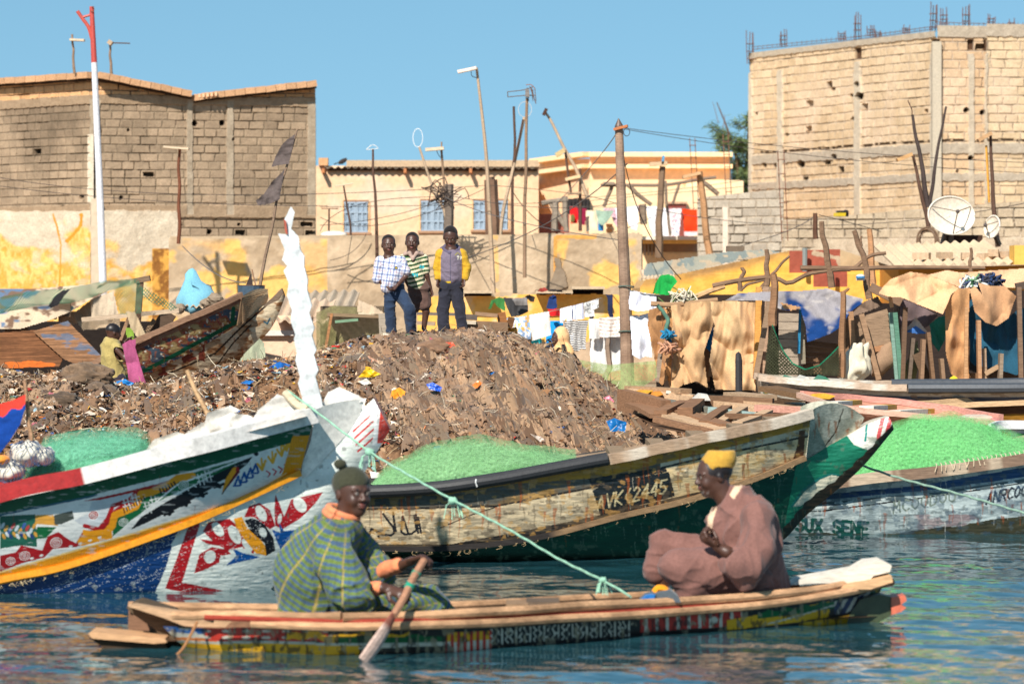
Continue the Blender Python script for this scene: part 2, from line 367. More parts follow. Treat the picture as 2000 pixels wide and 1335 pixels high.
# ============================================================ WATER
def build_water():
    nu, nv = 520, 760
    t = np.linspace(0, 1, nv); d = 14.5 * (34.0 / 14.5) ** t; a = np.linspace(-0.150, 0.150, nu)
    A, D = np.meshgrid(a, d, indexing='ij'); X = A * D; Y = D
    h = np.zeros_like(X); r = np.random.default_rng(3)
    for i in range(64):
        lam = 0.075 * (2.2 / 0.075) ** (r.random()); th = r.normal(math.pi / 2, .75); k = 2 * math.pi / lam
        amp = 0.0026 * lam ** 0.66 * (1.0 if lam > .2 else .9); ph = r.random() * 6.28
        env = .3 + 1.4 * vn(X * .55 + i * 3.7, Y * .22 + i * 1.3, i)
        h += amp * env * np.sin(k * (X * math.cos(th) + Y * math.sin(th)) + ph + 1.4 * vn(X * .7, Y * .7, 99 + i))
    h *= sst(34, 31, D) * .85 + .15
    h *= .36
    P = np.stack([X, Y, h], -1); b = MB(); b.grid(P, C(20, 40, 36))
    # calm water all round out to the horizon
    ex = 400.0
    def quad(xa, ya, xb, yb, xc, yc, xd, yd): b.add([(xa, ya, 0), (xb, yb, 0), (xc, yc, 0), (xd, yd, 0)], np.array([[0, 1, 2, 3]]), C(20, 40, 36))
    l0, l1 = (-.15 * 14.5, 14.5), (-.15 * 34, 34.0); r0, r1 = (.15 * 14.5, 14.5), (.15 * 34, 34.0)
    quad(-ex, -ex, ex, -ex, *r0, *l0); quad(-ex, -ex, *l0, *l1, -ex, 34.0); quad(ex, -ex, ex, 34.0, *r1, *r0)
    quad(-ex, 34, ex, 34, ex, 60, -ex, 60)
    m = bpy.data.materials.new('water'); m.use_nodes = True; n = m.node_tree; p = n.nodes['Principled BSDF']
    p.inputs['Base Color'].default_value = (.016, .066, .082, 1); p.inputs['Roughness'].default_value = .04; p.inputs['IOR'].default_value = 1.5
    tcn = n.nodes.new('ShaderNodeTexCoord'); mpn = n.nodes.new('ShaderNodeMapping'); mpn.inputs['Scale'].default_value = (1, .55, 1)
    ns = n.nodes.new('ShaderNodeTexNoise'); ns.inputs['Scale'].default_value = 9; ns.inputs['Detail'].default_value = 4
    bp = n.nodes.new('ShaderNodeBump'); bp.inputs['Strength'].default_value = .25; bp.inputs['Distance'].default_value = .01
    n.links.new(tcn.outputs['Object'], mpn.inputs[0]); n.links.new(mpn.outputs[0], ns.inputs['Vector']); n.links.new(ns.outputs[0], bp.inputs['Height']); n.links.new(bp.outputs[0], p.inputs['Normal'])
    o = b.build('water', m, None, smooth=True); tag(o, 'rippled harbour water reflecting blue sky and boats', 'water', kind='structure')
build_water()
# ============================================================ GROUND
def gz(x, d):
    z = np.interp(d, [28, 31.5, 34, 36.5, 40, 46, 60, 200], [-.6, -.08, .10, .34, .5, .7, .85, .9])
    return z + 0 * x
def build_ground():
    xs = np.r_[np.linspace(-400, -14, 12), np.linspace(-12, 12, 240), np.linspace(14, 400, 12)]; ds = np.r_[np.linspace(28, 50, 200), np.linspace(51, 100, 30), np.linspace(120, 1500, 14)]
    X, D = np.meshgrid(xs, ds, indexing='ij'); Z = gz(X, D) + .05 * (fbm(X * 1.5, D * 1.5, 4, 2) - .5)
    n = fbm(X * 3, D * 3, 4, 8); c = mix(C(120, 98, 76), C(180, 155, 125), sst(.3, .7, n))
    b = MB(); b.grid(np.stack([X, D, Z], -1), c); o = b.build('ground', 'dirt', None, smooth=True); tag(o, 'brown sandy shore ground', 'ground', kind='structure')
build_ground()
# ============================================================ TRASH HEAP
CRX = [-900, -300, -60, 0, 60, 150, 200, 300, 360, 420, 480, 560, 600, 640, 700, 760, 900, 960, 1000, 1060, 1100, 1150, 1200, 1250, 1300, 1360, 1450]
CRY = [760, 735, 722, 722, 735, 722, 742, 752, 735, 718, 708, 700, 694, 682, 664, 653, 648, 654, 666, 689, 708, 736, 764, 800, 828, 858, 900]
DC = 40.0
def heap(x, d, fine=True):
    px = x / DC * FPX + 1000; cr = CH - (np.interp(px, CRX, CRY) - HZ) / FPX * DC
    t = np.clip((d - 33.6) / (DC - 33.6), 0, 1); f = 0.04 + (cr - 0.04) * (1 - (1 - t) ** 1.45)
    t2 = np.clip((d - DC) / 4.0, 0, 1); g = gz(x, d)
    z = np.where(d > DC, cr * (1 - t2 * t2 * (3 - 2 * t2)) + (g - .1) * t2 * t2 * (3 - 2 * t2), f)
    if fine:
        e = np.clip((DC - d) / 1.0, .12, 1) * sst(33.4, 34.5, d)
        z = z + e * (.36 * (fbm(x * .9, d * .7, 3, 21) - .5) + .26 * (fbm(x * 3.2, d * 3, 3, 22) - .5) + .10 * (fbm(x * 11, d * 11, 3, 23) - .5))
        m = sst(820, 930, px + 60 * (fbm(x, d, 3, 5) - .5)) * sst(34, 35.5, d); q = (4 * x + 1.4 * d) / 4.24; al = (1.4 * x - 4 * d) / 4.24
        wv = fbm(x * .8, d * .8, 3, 31) * 1.4
        rd = np.abs(fbm(q * 5 + wv, al * .55, 3, 33) - .5) * 2
        z = z + m * (.16 * (.35 - rd) + .05 * (np.abs(fbm(q * 17 + wv * 3, al * 1.6, 3, 35) - .5) * 2 - .3))
    return z
def build_heap():
    xs = np.linspace(-7.6, 3.0, 760); ds = np.r_[np.linspace(33.4, 40.6, 480), np.linspace(40.8, 44, 14)]
    X, D = np.meshgrid(xs, ds, indexing='ij'); Z = heap(X, D)
    px = X / DC * FPX + 1000; m = sst(820, 930, px + 60 * (fbm(X, D, 3, 5) - .5))
    q = (4 * X + 1.4 * D) / 4.24; al = (1.4 * X - 4 * D) / 4.24
    n1 = fbm(X * 2, D * 2, 4, 41); n2 = fbm(X * 14, D * 14, 3, 43); st = fbm(q * 12, al * .9, 3, 44)
    c = mix(C(76, 54, 38), C(140, 106, 78), sst(.35, .65, n1 * .5 + n2 * .5)); c2 = mix(C(84, 60, 44), C(160, 122, 92), sst(.3, .7, st * .7 + n2 * .3))
    c = mix(c, c2, m); b = MB(); b.grid(np.stack([X, D, Z], -1), c)
    o = b.build('rubbish_heap', 'dirt', None, smooth=False); tag(o, 'large brown mound of compacted rubbish and old nets on the shore', 'rubbish heap', kind='structure')
    # loose rubbish: crumpled scraps
    N = 70000; r = np.random.default_rng(11)
    d = 34.2 + (r.random(N) ** .9) * 6.6; x = (r.random(N) * 2600 - 700 + 0) / FPX * d * .62 - 1.2
    x = (-60 + r.random(N) * 1440 - 1000) / FPX * d; px = x / d * FPX + 1000
    keep = (heap(x, d, False) > .1) & (r.random(N) < .25 + 1.1 * sst(.38, .6, fbm(x * 1.7, d * 1.5, 3, 91))); x, d, px = x[keep], d[keep], px[keep]; N = len(x)
    z = heap(x, d)
    left = 1 - sst(780, 960, px)
    pal = np.array([C(*c) for c in [(105, 84, 66), (135, 110, 88), (165, 140, 112), (190, 168, 140), (80, 64, 52), (60, 52, 48), (150, 118, 88), (120, 104, 92),
        (235, 232, 225), (205, 205, 200), (40, 100, 180), (190, 50, 45), (235, 190, 50), (90, 140, 110), (225, 130, 60), (150, 190, 215), (225, 205, 180), (40, 40, 48), (200, 120, 140)]])
    wb = np.array([14, 14, 12, 6, 7, 2, 14, 5, 0.5, .6, .2, .15, .15, .2, .15, .1, 1.2, 2, .1]); wl = np.array([13, 12, 9, 6, 8, 4, 11, 5, 3.4, 3.2, 1.0, .7, .7, .5, .5, .8, 3.4, 3, .4])
    def pick(w_, n): return r.choice(len(pal), n, p=w_ / w_.sum())
    ci = np.where(r.random(N) < left, pick(wl, N), pick(wb, N)); col = pal[ci] * (0.75 + .5 * r.random((N, 1))) * [.88, .74, .63]
    sz = .006 + .024 * r.random(N) ** 2.6; sz = np.where(ci >= 8, sz * .8 + .007, sz); asp = .35 + 1.6 * r.random(N)
    ang = r.random(N) * 6.28; u = np.stack([np.cos(ang), np.sin(ang) * .8, r.normal(.0, .25, N)], 1); u /= np.linalg.norm(u, axis=1)[:, None]
    nn = np.stack([r.normal(0, .45, N), r.normal(-.35, .4, N), np.full(N, .9)], 1); v = np.cross(nn, u); v /= np.linalg.norm(v, axis=1)[:, None]; nn = np.cross(u, v)
    g = np.array([(i, j) for i in (-1, 0, 1) for j in (-1, 0, 1)], float)
    jit = r.normal(0, .28, (N, 9, 2)); P = np.stack([x, d, z + sz * .35], 1)[:, None] + u[:, None] * ((g[None, :, 0] + jit[..., 0]) * (sz * asp)[:, None])[..., None] + v[:, None] * ((g[None, :, 1] + jit[..., 1]) * sz[:, None])[..., None] + nn[:, None] * (r.normal(0, .35, (N, 9)) * sz[:, None])[..., None]
    base = np.arange(N)[:, None, None] * 9; q4 = np.array([[0, 3, 4, 1], [1, 4, 5, 2], [3, 6, 7, 4], [4, 7, 8, 5]])
    b = MB(); b.add(P.reshape(-1, 3), (base + q4[None]).reshape(-1, 4), np.repeat(col, 9, 0))
    o = b.build('loose_rubbish', 'cloth', None); tag(o, 'countless small scraps of plastic, paper and rag strewn over the mound', 'rubbish', kind='stuff')
    # rotting nets and sacking running down the right flank
    b = MB(); M = 1300; K = 18
    for i in range(M):
        dd = 35.4 + r.random() * 4.6; pxx = 800 + r.random() * 560 - (dd - 35) * 25; xx = (pxx - 1000) / FPX * dd
        if r.random() < .18: pxx = r.random() * 800; xx = (pxx - 1000) / FPX * dd
        L = .4 + 1.5 * r.random() ** 1.5; wd = .012 + .045 * r.random() ** 2; dr = np.array([1.25 + .5 * (pxx - 1000) / 300, -4.]); dr[0] += r.normal(0, .5); dr /= np.linalg.norm(dr)
        s_ = np.linspace(0, L, K); wob = np.cumsum(np.cumsum(r.normal(0, .0015, K))); pn = np.array([-dr[1], dr[0]])
        pts = np.array([xx, dd])[None] + dr[None] * s_[:, None] + pn[None] * wob[:, None]
        ww = wd * np.sin(np.linspace(.25, 2.9, K)) ** .5; off = np.array([-1, -.5, 0, .4, 1]); hh = np.array([0, .9, .2, 1.0, 0]) * wd * .45
        G = pts[:, None, :] + pn[None, None] * (off[None, :] * ww[:, None])[..., None]
        Z = heap(G[..., 0], G[..., 1], True) + .012 + hh[None] * (.5 + r.random((K, 1))) + r.normal(0, .006, (K, 5))
        if pts[:, 1].min() < 34.3: continue
        c = [C(106, 80, 60), C(140, 108, 82), C(164, 132, 102), C(110, 88, 70), C(140, 112, 88), C(120, 100, 80)][r.integers(6)] * (.8 + .4 * r.random())
        b.grid(np.dstack([G, Z[..., None]]), c)
    o = b.build('rotten_netting', 'cloth', None, smooth=True); tag(o, 'strips of rotten brown netting and sacking trailing down the mound', 'old netting', kind='stuff')
    # thin stalks
    b = MB(); n = 2600; dd = 34.4 + r.random(n) * 5.8; xx = (r.random(n) * 1380 - 1000) / FPX * dd; zz = heap(xx, dd)
    for i in range(n):
        a = r.random() * 6.28; L = .04 + .16 * r.random() ** 2; e = np.array([math.cos(a) * L, math.sin(a) * L, r.normal(.02, .05)]); p = np.array([xx[i], dd[i], zz[i] + .02])
        b.tube([p, p + e * .5 + r.normal(0, .01, 3), p + e], [.0035, .0035, .002], [C(175, 150, 115), C(120, 98, 76), C(205, 190, 165), C(90, 75, 60)][r.integers(4)], k=3, cap=False)
    o = b.build('dry_stalks', 'wood', None); tag(o, 'dry stalks and twigs littering the mound', 'twigs', kind='stuff')
build_heap()
# ============================================================ MASONRY
def bricks(u, v, bw, bh, seed, jit=.25):
    wv = (fbm(u * .5, v * .5, 2, seed + 50) - .5) * bh * .18; wu = (fbm(u * 5, v * 5, 2, seed + 51) - .5) * .05
    vv = (v + wv) / bh; row = np.floor(vv); fv = vv - row
    uu = (u + wu) / bw + hsh(row, row * 0 + 3, seed) * 1.0 + .5 * (row % 2); k = np.floor(uu); f = uu - k
    j0 = (hsh(k, row, seed + 1) - .5) * jit; j1 = (hsh(k + 1, row, seed + 1) - .5) * jit
    left = f < j0; right = f > 1 + j1; k = np.where(left, k - 1, np.where(right, k + 1, k)); uf = uu - k
    a0 = (hsh(k, row, seed + 1) - .5) * jit; a1 = 1 + (hsh(k + 1, row, seed + 1) - .5) * jit
    e = np.minimum(np.minimum(uf - a0, a1 - uf) * bw, np.minimum(fv, 1 - fv) * bh)
    return k, row, e, hsh(k, row, seed + 2), hsh(k, row, seed + 3), fv
def wall_grid(name, parent, pl, dl, pr, dr, z0, z1, res, fn, m='block', nu=None):
    a = W(pl, HZ, dl); c = W(pr, HZ, dr); a[2] = z0; c[2] = z0; U = c - a; L = np.hypot(U[0], U[1]); H = z1 - z0
    dm = (dl + dr) / 2; st = res / FPX * dm; nu = max(2, int(abs(pr - pl) / res)); nv = max(2, int(H / st))
    u = np.linspace(0, 1, nu)[:, None] + np.zeros(nv)[None]; v = np.linspace(0, 1, nv)[None] + np.zeros(nu)[:, None]
    P = a + u[..., None] * U + v[..., None] * np.array([0, 0, H]); px, py = PX(P)
    N = np.array([U[1], -U[0], 0]) / L; N = N if N[1] < 0 else -N
    h, col, keep = fn(u * L, v * H + z0, px, py)
    P = P + N * np.asarray(h)[..., None]; mk = None
    if keep is not None: mk = keep[:-1, :-1] & keep[1:, 1:]
    b = MB(); b.grid(P, np.clip(col, 0, 1), mk); return b.build(name, m, parent, smooth=False)
def brickcol(u, v, bw, bh, seed, c_lo, c_hi, mort, depth=.009, hole=.012, gap=.009, jit=.25):
    k, row, e, h1, h2, fv = bricks(u, v, bw, bh, seed, jit)
    n = fbm(u * 9, v * 9, 4, seed + 20); big = fbm(u * .55, v * .55, 4, seed + 30)
    c = mix(c_lo, c_hi, np.clip(h1 * .55 + big * .9 - .25, 0, 1)) * (.85 + .3 * n)[..., None]
    g = gap * (.4 + 1.3 * fbm(u * 4, v * 4, 3, seed + 21)); mo = sst(g + .006, g - .002, e)
    c = mix(c, mort * (.75 + .5 * n)[..., None], mo)
    h = depth * (1 - mo) * (.7 + .6 * h1) + .012 * (n - .5); low = (e < g * .9) & (fbm(u * 2.2, v * 2.2, 3, seed + 22) > .56); c[low] *= .62; h = np.where(low, h - depth, h)
    hol = (h2 < hole) & (e > .02 + .03 * n); c[hol] *= .22; h = np.where(hol, h - .12, h); 
    return h, c, big, n
def side_walls(parent, pts, z0, z1, col):
    """plain remaining walls and roof of a building: footprint pts [(x, y)...]"""
    b = MB(); n = len(pts)
    b.prism([(p[0], p[1], z0) for p in pts], (0, 0, z1 - z0), col); return b.build('rear_wall', 'plaster', parent)
# ---- left block building
def left_building():
    t = T('block_building', 'grey brown block building with butterfly roofline and orange coping, left edge of town', 'building', W(190, 900, 70))
    roof = [(-400, 190), (0, 158), (150, 146), (188, 146), (370, 181), (378, 190), (500, 174), (616, 158), (616, 900), (-400, 900)]
    def fn(seed):
        def f(u, z, px, py):
            h, c, big, n = brickcol(u, z, .27, .152, seed, C(148, 127, 104), C(190, 163, 134), C(140, 122, 100), .012, .008)
            dark = sst(.42, .75, fbm(u * .7, z * 1.1, 4, 77)) * sst(2.0, 5.0, z); c = c * (1 - .42 * dark)[..., None]
            hi = z > 5.47; ho, co, _, _ = brickcol(u, z, .33, .15, seed + 9, C(206, 152, 104), C(226, 178, 128), C(170, 140, 112), .02, 0)
            c[hi] = co[hi]; h = np.where(hi, ho, h)
            for z0, z1, pr in ((5.3, 5.47, .03), (3.24, 3.46, .04)):
                bm = (z > z0 + .03 * (n - .5)) & (z < z1 + .04 * (n - .5)); c[bm] = (mix(C(150, 126, 100), C(176, 150, 122), n))[bm]; h = np.where(bm, pr + .015 * n, h)
            for a, b_ in ((178, 194), (364, 376), (442, 456), (600, 618)):
                off = 3 * (fbm(px * .2, z * 5, 2, 5) - .5); pm = (px > a + off) & (px < b_ + off) & (z < 5.4) & (z > 3.3); c[pm] = (mix(C(152, 134, 112), C(190, 172, 148), n))[pm]; h = np.where(pm, .03 + .01 * n, h)
            pm = (px > 172) & (px < 189) & (z < 4.75) & (z > 3.5); c[pm] = (C(222, 205, 180) * (.85 + .3 * n[..., None]))[pm]
            for hx, hy, rr in ((380, 241, 5), (434, 240, 5), (160, 384, 4), (236, 386, 4), (409, 452, 5), (455, 272, 3), (250, 254, 3), (466, 438, 3)):
                m2 = np.hypot(px - hx, py - hy) < rr * (.6 + .8 * n); c[m2] = C(48, 38, 30); h = np.where(m2, h - .15, h)
            # plaster skin over the ground floor
            edge = 414 - 2 + 6 * (fbm(px * .05, px * 0, 3, 4) - .5); pl = (py > edge) & (px < 348 - 5 * n)
            y = sst(.42, .58, fbm(px * .012, py * .02, 4, 61) + .34 * sst(430, 500, py) - .12 + .1 * (n - .5) - .22 * sst(215, 245, px) * sst(545, 470, py)); wear = sst(.55, .7, fbm(px * .05, py * .06, 4, 63))
            g = mix(C(196, 176, 150), C(232, 216, 190), fbm(px * .04, py * .05, 4, 64)); yc = mix(C(228, 166, 76), C(246, 198, 118), sst(.3, .7, n))
            pc = mix(g, yc, y * (1 - .55 * wear)); ln = dseg(px, py, [(112, 418), (120, 440), (128, 478), (126, 560)]) < 2.2 * n + .5
            ln |= dseg(px, py, [(168, 420), (166, 440), (150, 462), (138, 472)]) < 6 * n; pc[ln] = C(214, 148, 52)
            dk = (px > 295) & (px < 345) & (py > 485); pc[dk] = (pc * .0 + mix(C(150, 100, 50), C(226, 166, 80), sst(.35, .6, n)))[dk]
            c = np.where(pl[..., None], pc, c); h = np.where(pl, .075 + .02 * n + .03 * fbm(px * .02, py * .02, 2, 66), h)
            return h, c, inpoly(px, py, roof)
        return f
    wall_grid('wall', t, -260, 76, 186, 70.0, .7, 5.95, 1.25, fn(3)); wall_grid('wall', t, 186, 70.0, 618, 71.3, .7, 5.95, 1.25, fn(5))
    # coping of lifted blocks along the roofline
    def coping(pa, pb, da, db, n):
        b = MB()
        for i in range(n):
            f0, f1 = i / n, (i + .95) / n; p0 = W(pa[0] + (pb[0] - pa[0]) * f0, pa[1] + (pb[1] - pa[1]) * f0, da + (db - da) * f0 - .05); p1 = W(pa[0] + (pb[0] - pa[0]) * f1, pa[1] + (pb[1] - pa[1]) * f1, da + (db - da) * f1 - .05)
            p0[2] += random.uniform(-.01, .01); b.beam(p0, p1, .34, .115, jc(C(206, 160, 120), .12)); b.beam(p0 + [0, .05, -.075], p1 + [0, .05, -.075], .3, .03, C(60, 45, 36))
        b.build('coping', 'block', t)
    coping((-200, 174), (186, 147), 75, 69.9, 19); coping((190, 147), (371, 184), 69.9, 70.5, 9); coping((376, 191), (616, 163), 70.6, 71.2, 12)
    b = MB(); b.box((W(187, 0, 69.88)[0], 69.95, 2.12), (.16, .3, 2.9), C(206, 186, 160)); b.build('corner_pilaster', 'plaster', t)
    b = MB(); b.box(W(80, 220, 71.6), (.17, .12, .22), C(40, 110, 92)); b.build('vent', 'paint', t)
    b = MB()   # small fretwork vents in the roof valley
    for i in range(6): b.box(W(382 + i * 8, 188 - i * .8, 70.45), (.04, .1, .07), C(235, 190, 150))
    b.build('fretwork', 'block', t)
    a, c, e = W(-260, HZ, 76.3), W(188, HZ, 70.3), W(617, HZ, 71.6)
    side_walls(t, [(a[0], a[1]), (c[0], c[1]), (e[0], e[1]), (e[0] * 1.045, e[1] * 1.045), (a[0] * 1.02, a[1] + 3.2)], .6, 5.3, C(150, 132, 110))
left_building()
# ---- big unfinished block building on the right
def right_building():
    t = T('unfinished_building', 'tall unfinished tan block building with bare rebar along its roof', 'building', W(1830, 900, 85))
    def fn(seed, bw, bh, block_cols):  # low and high colour of the blocks themselves
        def f(u, z, px, py):
            h, c, big, n = brickcol(u, z, bw, bh, seed, C(*block_cols[0]), C(*block_cols[1]), C(184, 164, 142), .014, .012, .010)
            wash = sst(.45, .7, fbm(u * .8, z * .6, 3, 88)) * sst(4.6, 5.4, z) * sst(7.2, 6.2, z); c = mix(c, np.broadcast_to(C(226, 200, 172), c.shape), .55 * wash)
            cor = px > 1925
            for z0, z1 in ((7.5, 7.8), (4.93, 5.16), (4.32, 4.5)):
                bm = (z > z0 + .06 * (n - .5)) & (z < z1 + .06 * (n - .5)); c[bm] = mix(C(172, 156, 136), C(198, 182, 160), n)[bm]; h = np.where(bm, .035 + .02 * n, h)
            ln = (np.abs(z - 5.2 - .03 * fbm(u * 2, z, 2, 4)) < .03) & (n > .38); c[ln] = C(92, 74, 58); h = np.where(ln, -.02, h)
            for a, b_ in ((1463, 1471), (1520, 1531), (1670, 1683), (1819, 1836), (1890, 1902), (1922, 1928)):
                off = 4 * (fbm(px * .1, z * 4, 3, 5) - .5); pm = (px > a + off) & (px < b_ + off) & (z < 7.15); c[pm] = mix(C(186, 170, 148), C(212, 196, 172), n)[pm]; h = np.where(pm, .04 + .015 * n, h)
                nt_ = (px > a) & (px < b_) & (z > 7.18 + .1 * n) & (z < 7.46); 
                if a not in (1463, 1520): c[nt_] = C(96, 70, 52); h = np.where(nt_, -.08, h)
            for hx, hy, rr in ((1565, 320, 7), (1632, 307, 6), (1494, 322, 5), (1676, 165, 5), (1680, 188, 7), (1537, 263, 4), (1886, 215, 5), (1918, 220, 5), (1478, 222, 3), (1810, 217, 4), (1664, 186, 4), (1895, 308, 5), (1666, 232, 4), (1870, 334, 3), (1628, 174, 4)):
                m2 = np.hypot(px - hx, (py - hy)) < rr * (.5 + .9 * n); c[m2] = C(70, 50, 36); h = np.where(m2, h - .15, h)
            keep = (py > 99 - (px - 1465) * .12 + (4 if seed else 0)) if seed == 11 else None
            return h, c, keep
        return f
    wall_grid('wall', t, 1465, 93, 1830, 85, .7, 7.72, 1.3, fn(11, .36, .2, ((204, 174, 136), (230, 202, 166))))
    wall_grid('wall', t, 1830, 85, 1926, 85.2, .7, 7.76, 1.3, fn(13, .36, .2, ((196, 162, 126), (226, 194, 156))))
    wall_grid('wall', t, 1926, 84.8, 2200, 85.4, .7, 7.78, 1.3, fn(17, .36, .2, ((200, 172, 136), (230, 202, 164))))
    b = MB(); b.box((W(1829, 0, 85)[0], 85.02, 4.05), (.2, .25, 6.7), C(196, 182, 160)); b.build('corner_column', 'block', t)
    a, b_, c, e = W(1466, HZ, 93.3), W(1830, HZ, 85.4), W(1926, HZ, 85.5), W(2200, HZ, 85.8)
    side_walls(t, [(a[0], a[1]), (b_[0], b_[1]), (c[0], c[1]), (e[0], e[1]), (e[0] + 1, e[1] + 14), (a[0] + .6, a[1] + 9)], .6, 7.4, C(190, 165, 135))
    def cage(px, y0, y1, d, w_=.16, par=t, nm='rebar'):
        b = MB(); rust = C(120, 84, 74)
        for i, (ox, oy) in enumerate(((-.5, 0), (.5, 0), (-.15, 1), (.3, 1))):
            p = W(px, y1, d); q = W(px, y0 + random.uniform(0, 9), d); p[0] += ox * w_; q[0] += ox * w_ + random.uniform(-.03, .03); p[1] += oy * w_; q[1] += oy * w_
            b.tube([p, (p + q) / 2 + np.array([random.uniform(-.01, .01), 0, 0]), q], .011, rust, k=5)
        for f in np.arange(.15, .7, .22):
            p = W(px, y1 + (y0 - y1) * f, d); b.box(p + np.array([0, w_ / 2, 0]), (w_ * 1.1, w_ * 1.1, .012), rust)
        return b.build(nm, 'metal', par)
    for px, y0, y1, d in ((1466, 58, 125, 92.8), (1530, 54, 92, 92), (1645, 56, 80, 91), (1675, 22, 80, 88.5), (1702, 48, 72, 90), (1715, 56, 74, 90), (1770, 48, 66, 89), (1824, 2, 62, 85.3), (1844, 14, 52, 88), (1888, 6, 62, 85.3), (1936, 26, 52, 88), (1976, 34, 60, 88)): cage(px, y0, y1, d)
    b = MB()
    for seg in ([(1468, 92, 92.9), (1675, 72, 88.6), (1822, 52, 85.2)], [(1468, 97, 92.9), (1675, 77, 88.6), (1822, 57, 85.2)], [(1826, 43, 85.1), (1900, 46, 85.2), (2100, 50, 85.5)], [(1826, 50, 85.1), (1900, 52, 85.2), (2100, 56, 85.5)]):
        b.tube(smooth_pl([W(*p) for p in seg], 30), .010, C(126, 92, 80), k=4)
    for i in range(56):
        x = 1470 + i * 9.6; f = (x - 1468) / 354
        if x < 1822: d = 92.9 - 7.7 * f; b.tube([W(x, 91 - 40 * f, d), W(x, 99 - 40 * f, d)], .007, C(126, 92, 80), k=4)
        else: b.tube([W(x, 44, 85.2), W(x, 58, 85.2)], .007, C(126, 92, 80), k=4)
    b.build('ring_beam_rebar', 'metal', t)
right_building()
# ---- peach house with corrugated eave and shutters
def corrug(b, a, c, depth, drop, col, lam=.15, amp=.022, thick=True, rust=None, seed=0):
    """corrugated sheet from edge a to c (world), running back by depth and rising by drop"""
    a = np.asarray(a, float); c = np.asarray(c, float); L = np.linalg.norm(c - a); n = int(L / lam * 8) + 2
    u = np.linspace(0, 1, n); E = a + (c - a) * u[:, None]; w_ = np.cos(u * L / lam * 2 * math.pi) * amp
    K = 6; P = np.zeros((n, K, 3))
    for j in range(K):
        f = j / (K - 1); P[:, j] = E + np.array([0, depth * f, drop * f]); P[:, j, 2] += w_ + .01 * (fbm(u * L * 2, f * 3 + 0 * u, 2, seed) - .5)
    cc = np.broadcast_to(col, P.shape) * (.8 + .4 * fbm(P[..., 0] * 3, P[..., 1] * 3, 3, seed))[..., None]
    b.grid(P, cc); b.grid(P[:, ::-1] - [0, 0, .012], cc * .7)
    Q = np.stack([P[:, 0], P[:, 0] - [0, 0, .012]], 1); b.grid(Q, cc[:, :2] * .8)
def peach_house():
    t = T('peach_house', 'low peach plastered house with corrugated eave and blue grey shutters', 'house', W(840, 900, 82))
    def f(u, z, px, py):
        n = fbm(u * 5, z * 5, 4, 9); s = sst(.5, .68, fbm(u * 1.1, z * 1.6, 4, 12)); c = mix(C(240, 204, 166), C(230, 188, 148), n); c = mix(c, np.broadcast_to(C(225, 205, 185), c.shape), s * .55)
        keep = np.ones_like(px, bool)
        for a, b_, y0, y1 in WIN: keep &= ~((px > a) & (px < b_) & (py > y0) & (py < y1))
        return .01 * n, c, keep
    WIN = [(671, 720, 393, 456), (821, 868, 391, 453), (924, 993, 391, 451)]
    wall_grid('wall', t, 604, 82, 1052, 82, .8, 4.56, 1.5, f, 'plaster')
    for a, b_, y0, y1 in WIN:
        b = MB(); p, q = W(a, y0, 82), W(b_, y1, 82); cx = (p[0] + q[0]) / 2; cz = (p[2] + q[2]) / 2
        b.box((cx, 82.35, cz), (q[0] - p[0] + .2, .05, p[2] - q[2] + .2), C(30, 24, 22))
        for sx in (p[0], q[0]): b.box((sx, 82.1, cz), (.05, .28, p[2] - q[2]), C(238, 190, 140))
        b.box((cx, 82.1, p[2]), (q[0] - p[0], .28, .05), C(160, 120, 90)); b.box((cx, 82.05, q[2]), (q[0] - p[0] + .1, .3, .05), C(180, 140, 110)); w_ = b.build('window', 'plaster', t)
        ls = [(a + 1, (a + b_) / 2 - .5), ((a + b_) / 2 + .5, b_ - 1)] if b_ - a < 60 else [(a + 1, a + 23), (a + 46, b_ - 1)]
        for l0, l1 in ls:
            b = MB(); p, q = W(l0, y0 + 1, 81.98), W(l1, y1 - 1, 81.98); cx = (p[0] + q[0]) / 2; H = p[2] - q[2]; wd = q[0] - p[0]
            b.box((cx, 82.0, q[2] + H / 2), (wd, .03, H), jc(C(146, 162, 176), .06))
            for fx in (-.47, 0, .47): b.box((cx + fx * wd * .93, 81.975, q[2] + H / 2), (.04, .03, H), C(160, 176, 190))
            for fz in (.03, .33, .66, .97): b.box((cx, 81.97, q[2] + H * fz), (wd, .03, .04), C(160, 176, 190))
            b.build('shutter', 'paint', w_)
    b = MB(); corrug(b, W(634, 326, 81.82), W(1046, 327, 81.82), 5.0, .05, C(186, 166, 142), lam=.145); b.build('roof', 'block', t)
    b = MB()
    for px in (632, 792, 920): b.beam(W(px, 335, 82), W(px - 1, 333, 81.66), .06, .09, C(196, 128, 84))
    b.beam(W(640, 331, 81.93), W(1050, 332, 81.93), .05, .05, C(92, 66, 50)); b.build('rafters', 'wood', t)
    b = MB(); b.box(W(865, 320, 82.1), (4.1, .5, .14), C(200, 172, 140)); b.box(W(632, 316, 82), (.2, .3, .16), C(215, 165, 120)); b.build('parapet', 'block', t)
    a, c = W(626, HZ, 82.3), W(1050, HZ, 82.3); side_walls(t, [(a[0], 82.5), (c[0], 82.5), (c[0], 90), (a[0], 90)], .7, 4.4, C(225, 185, 140))
peach_house()
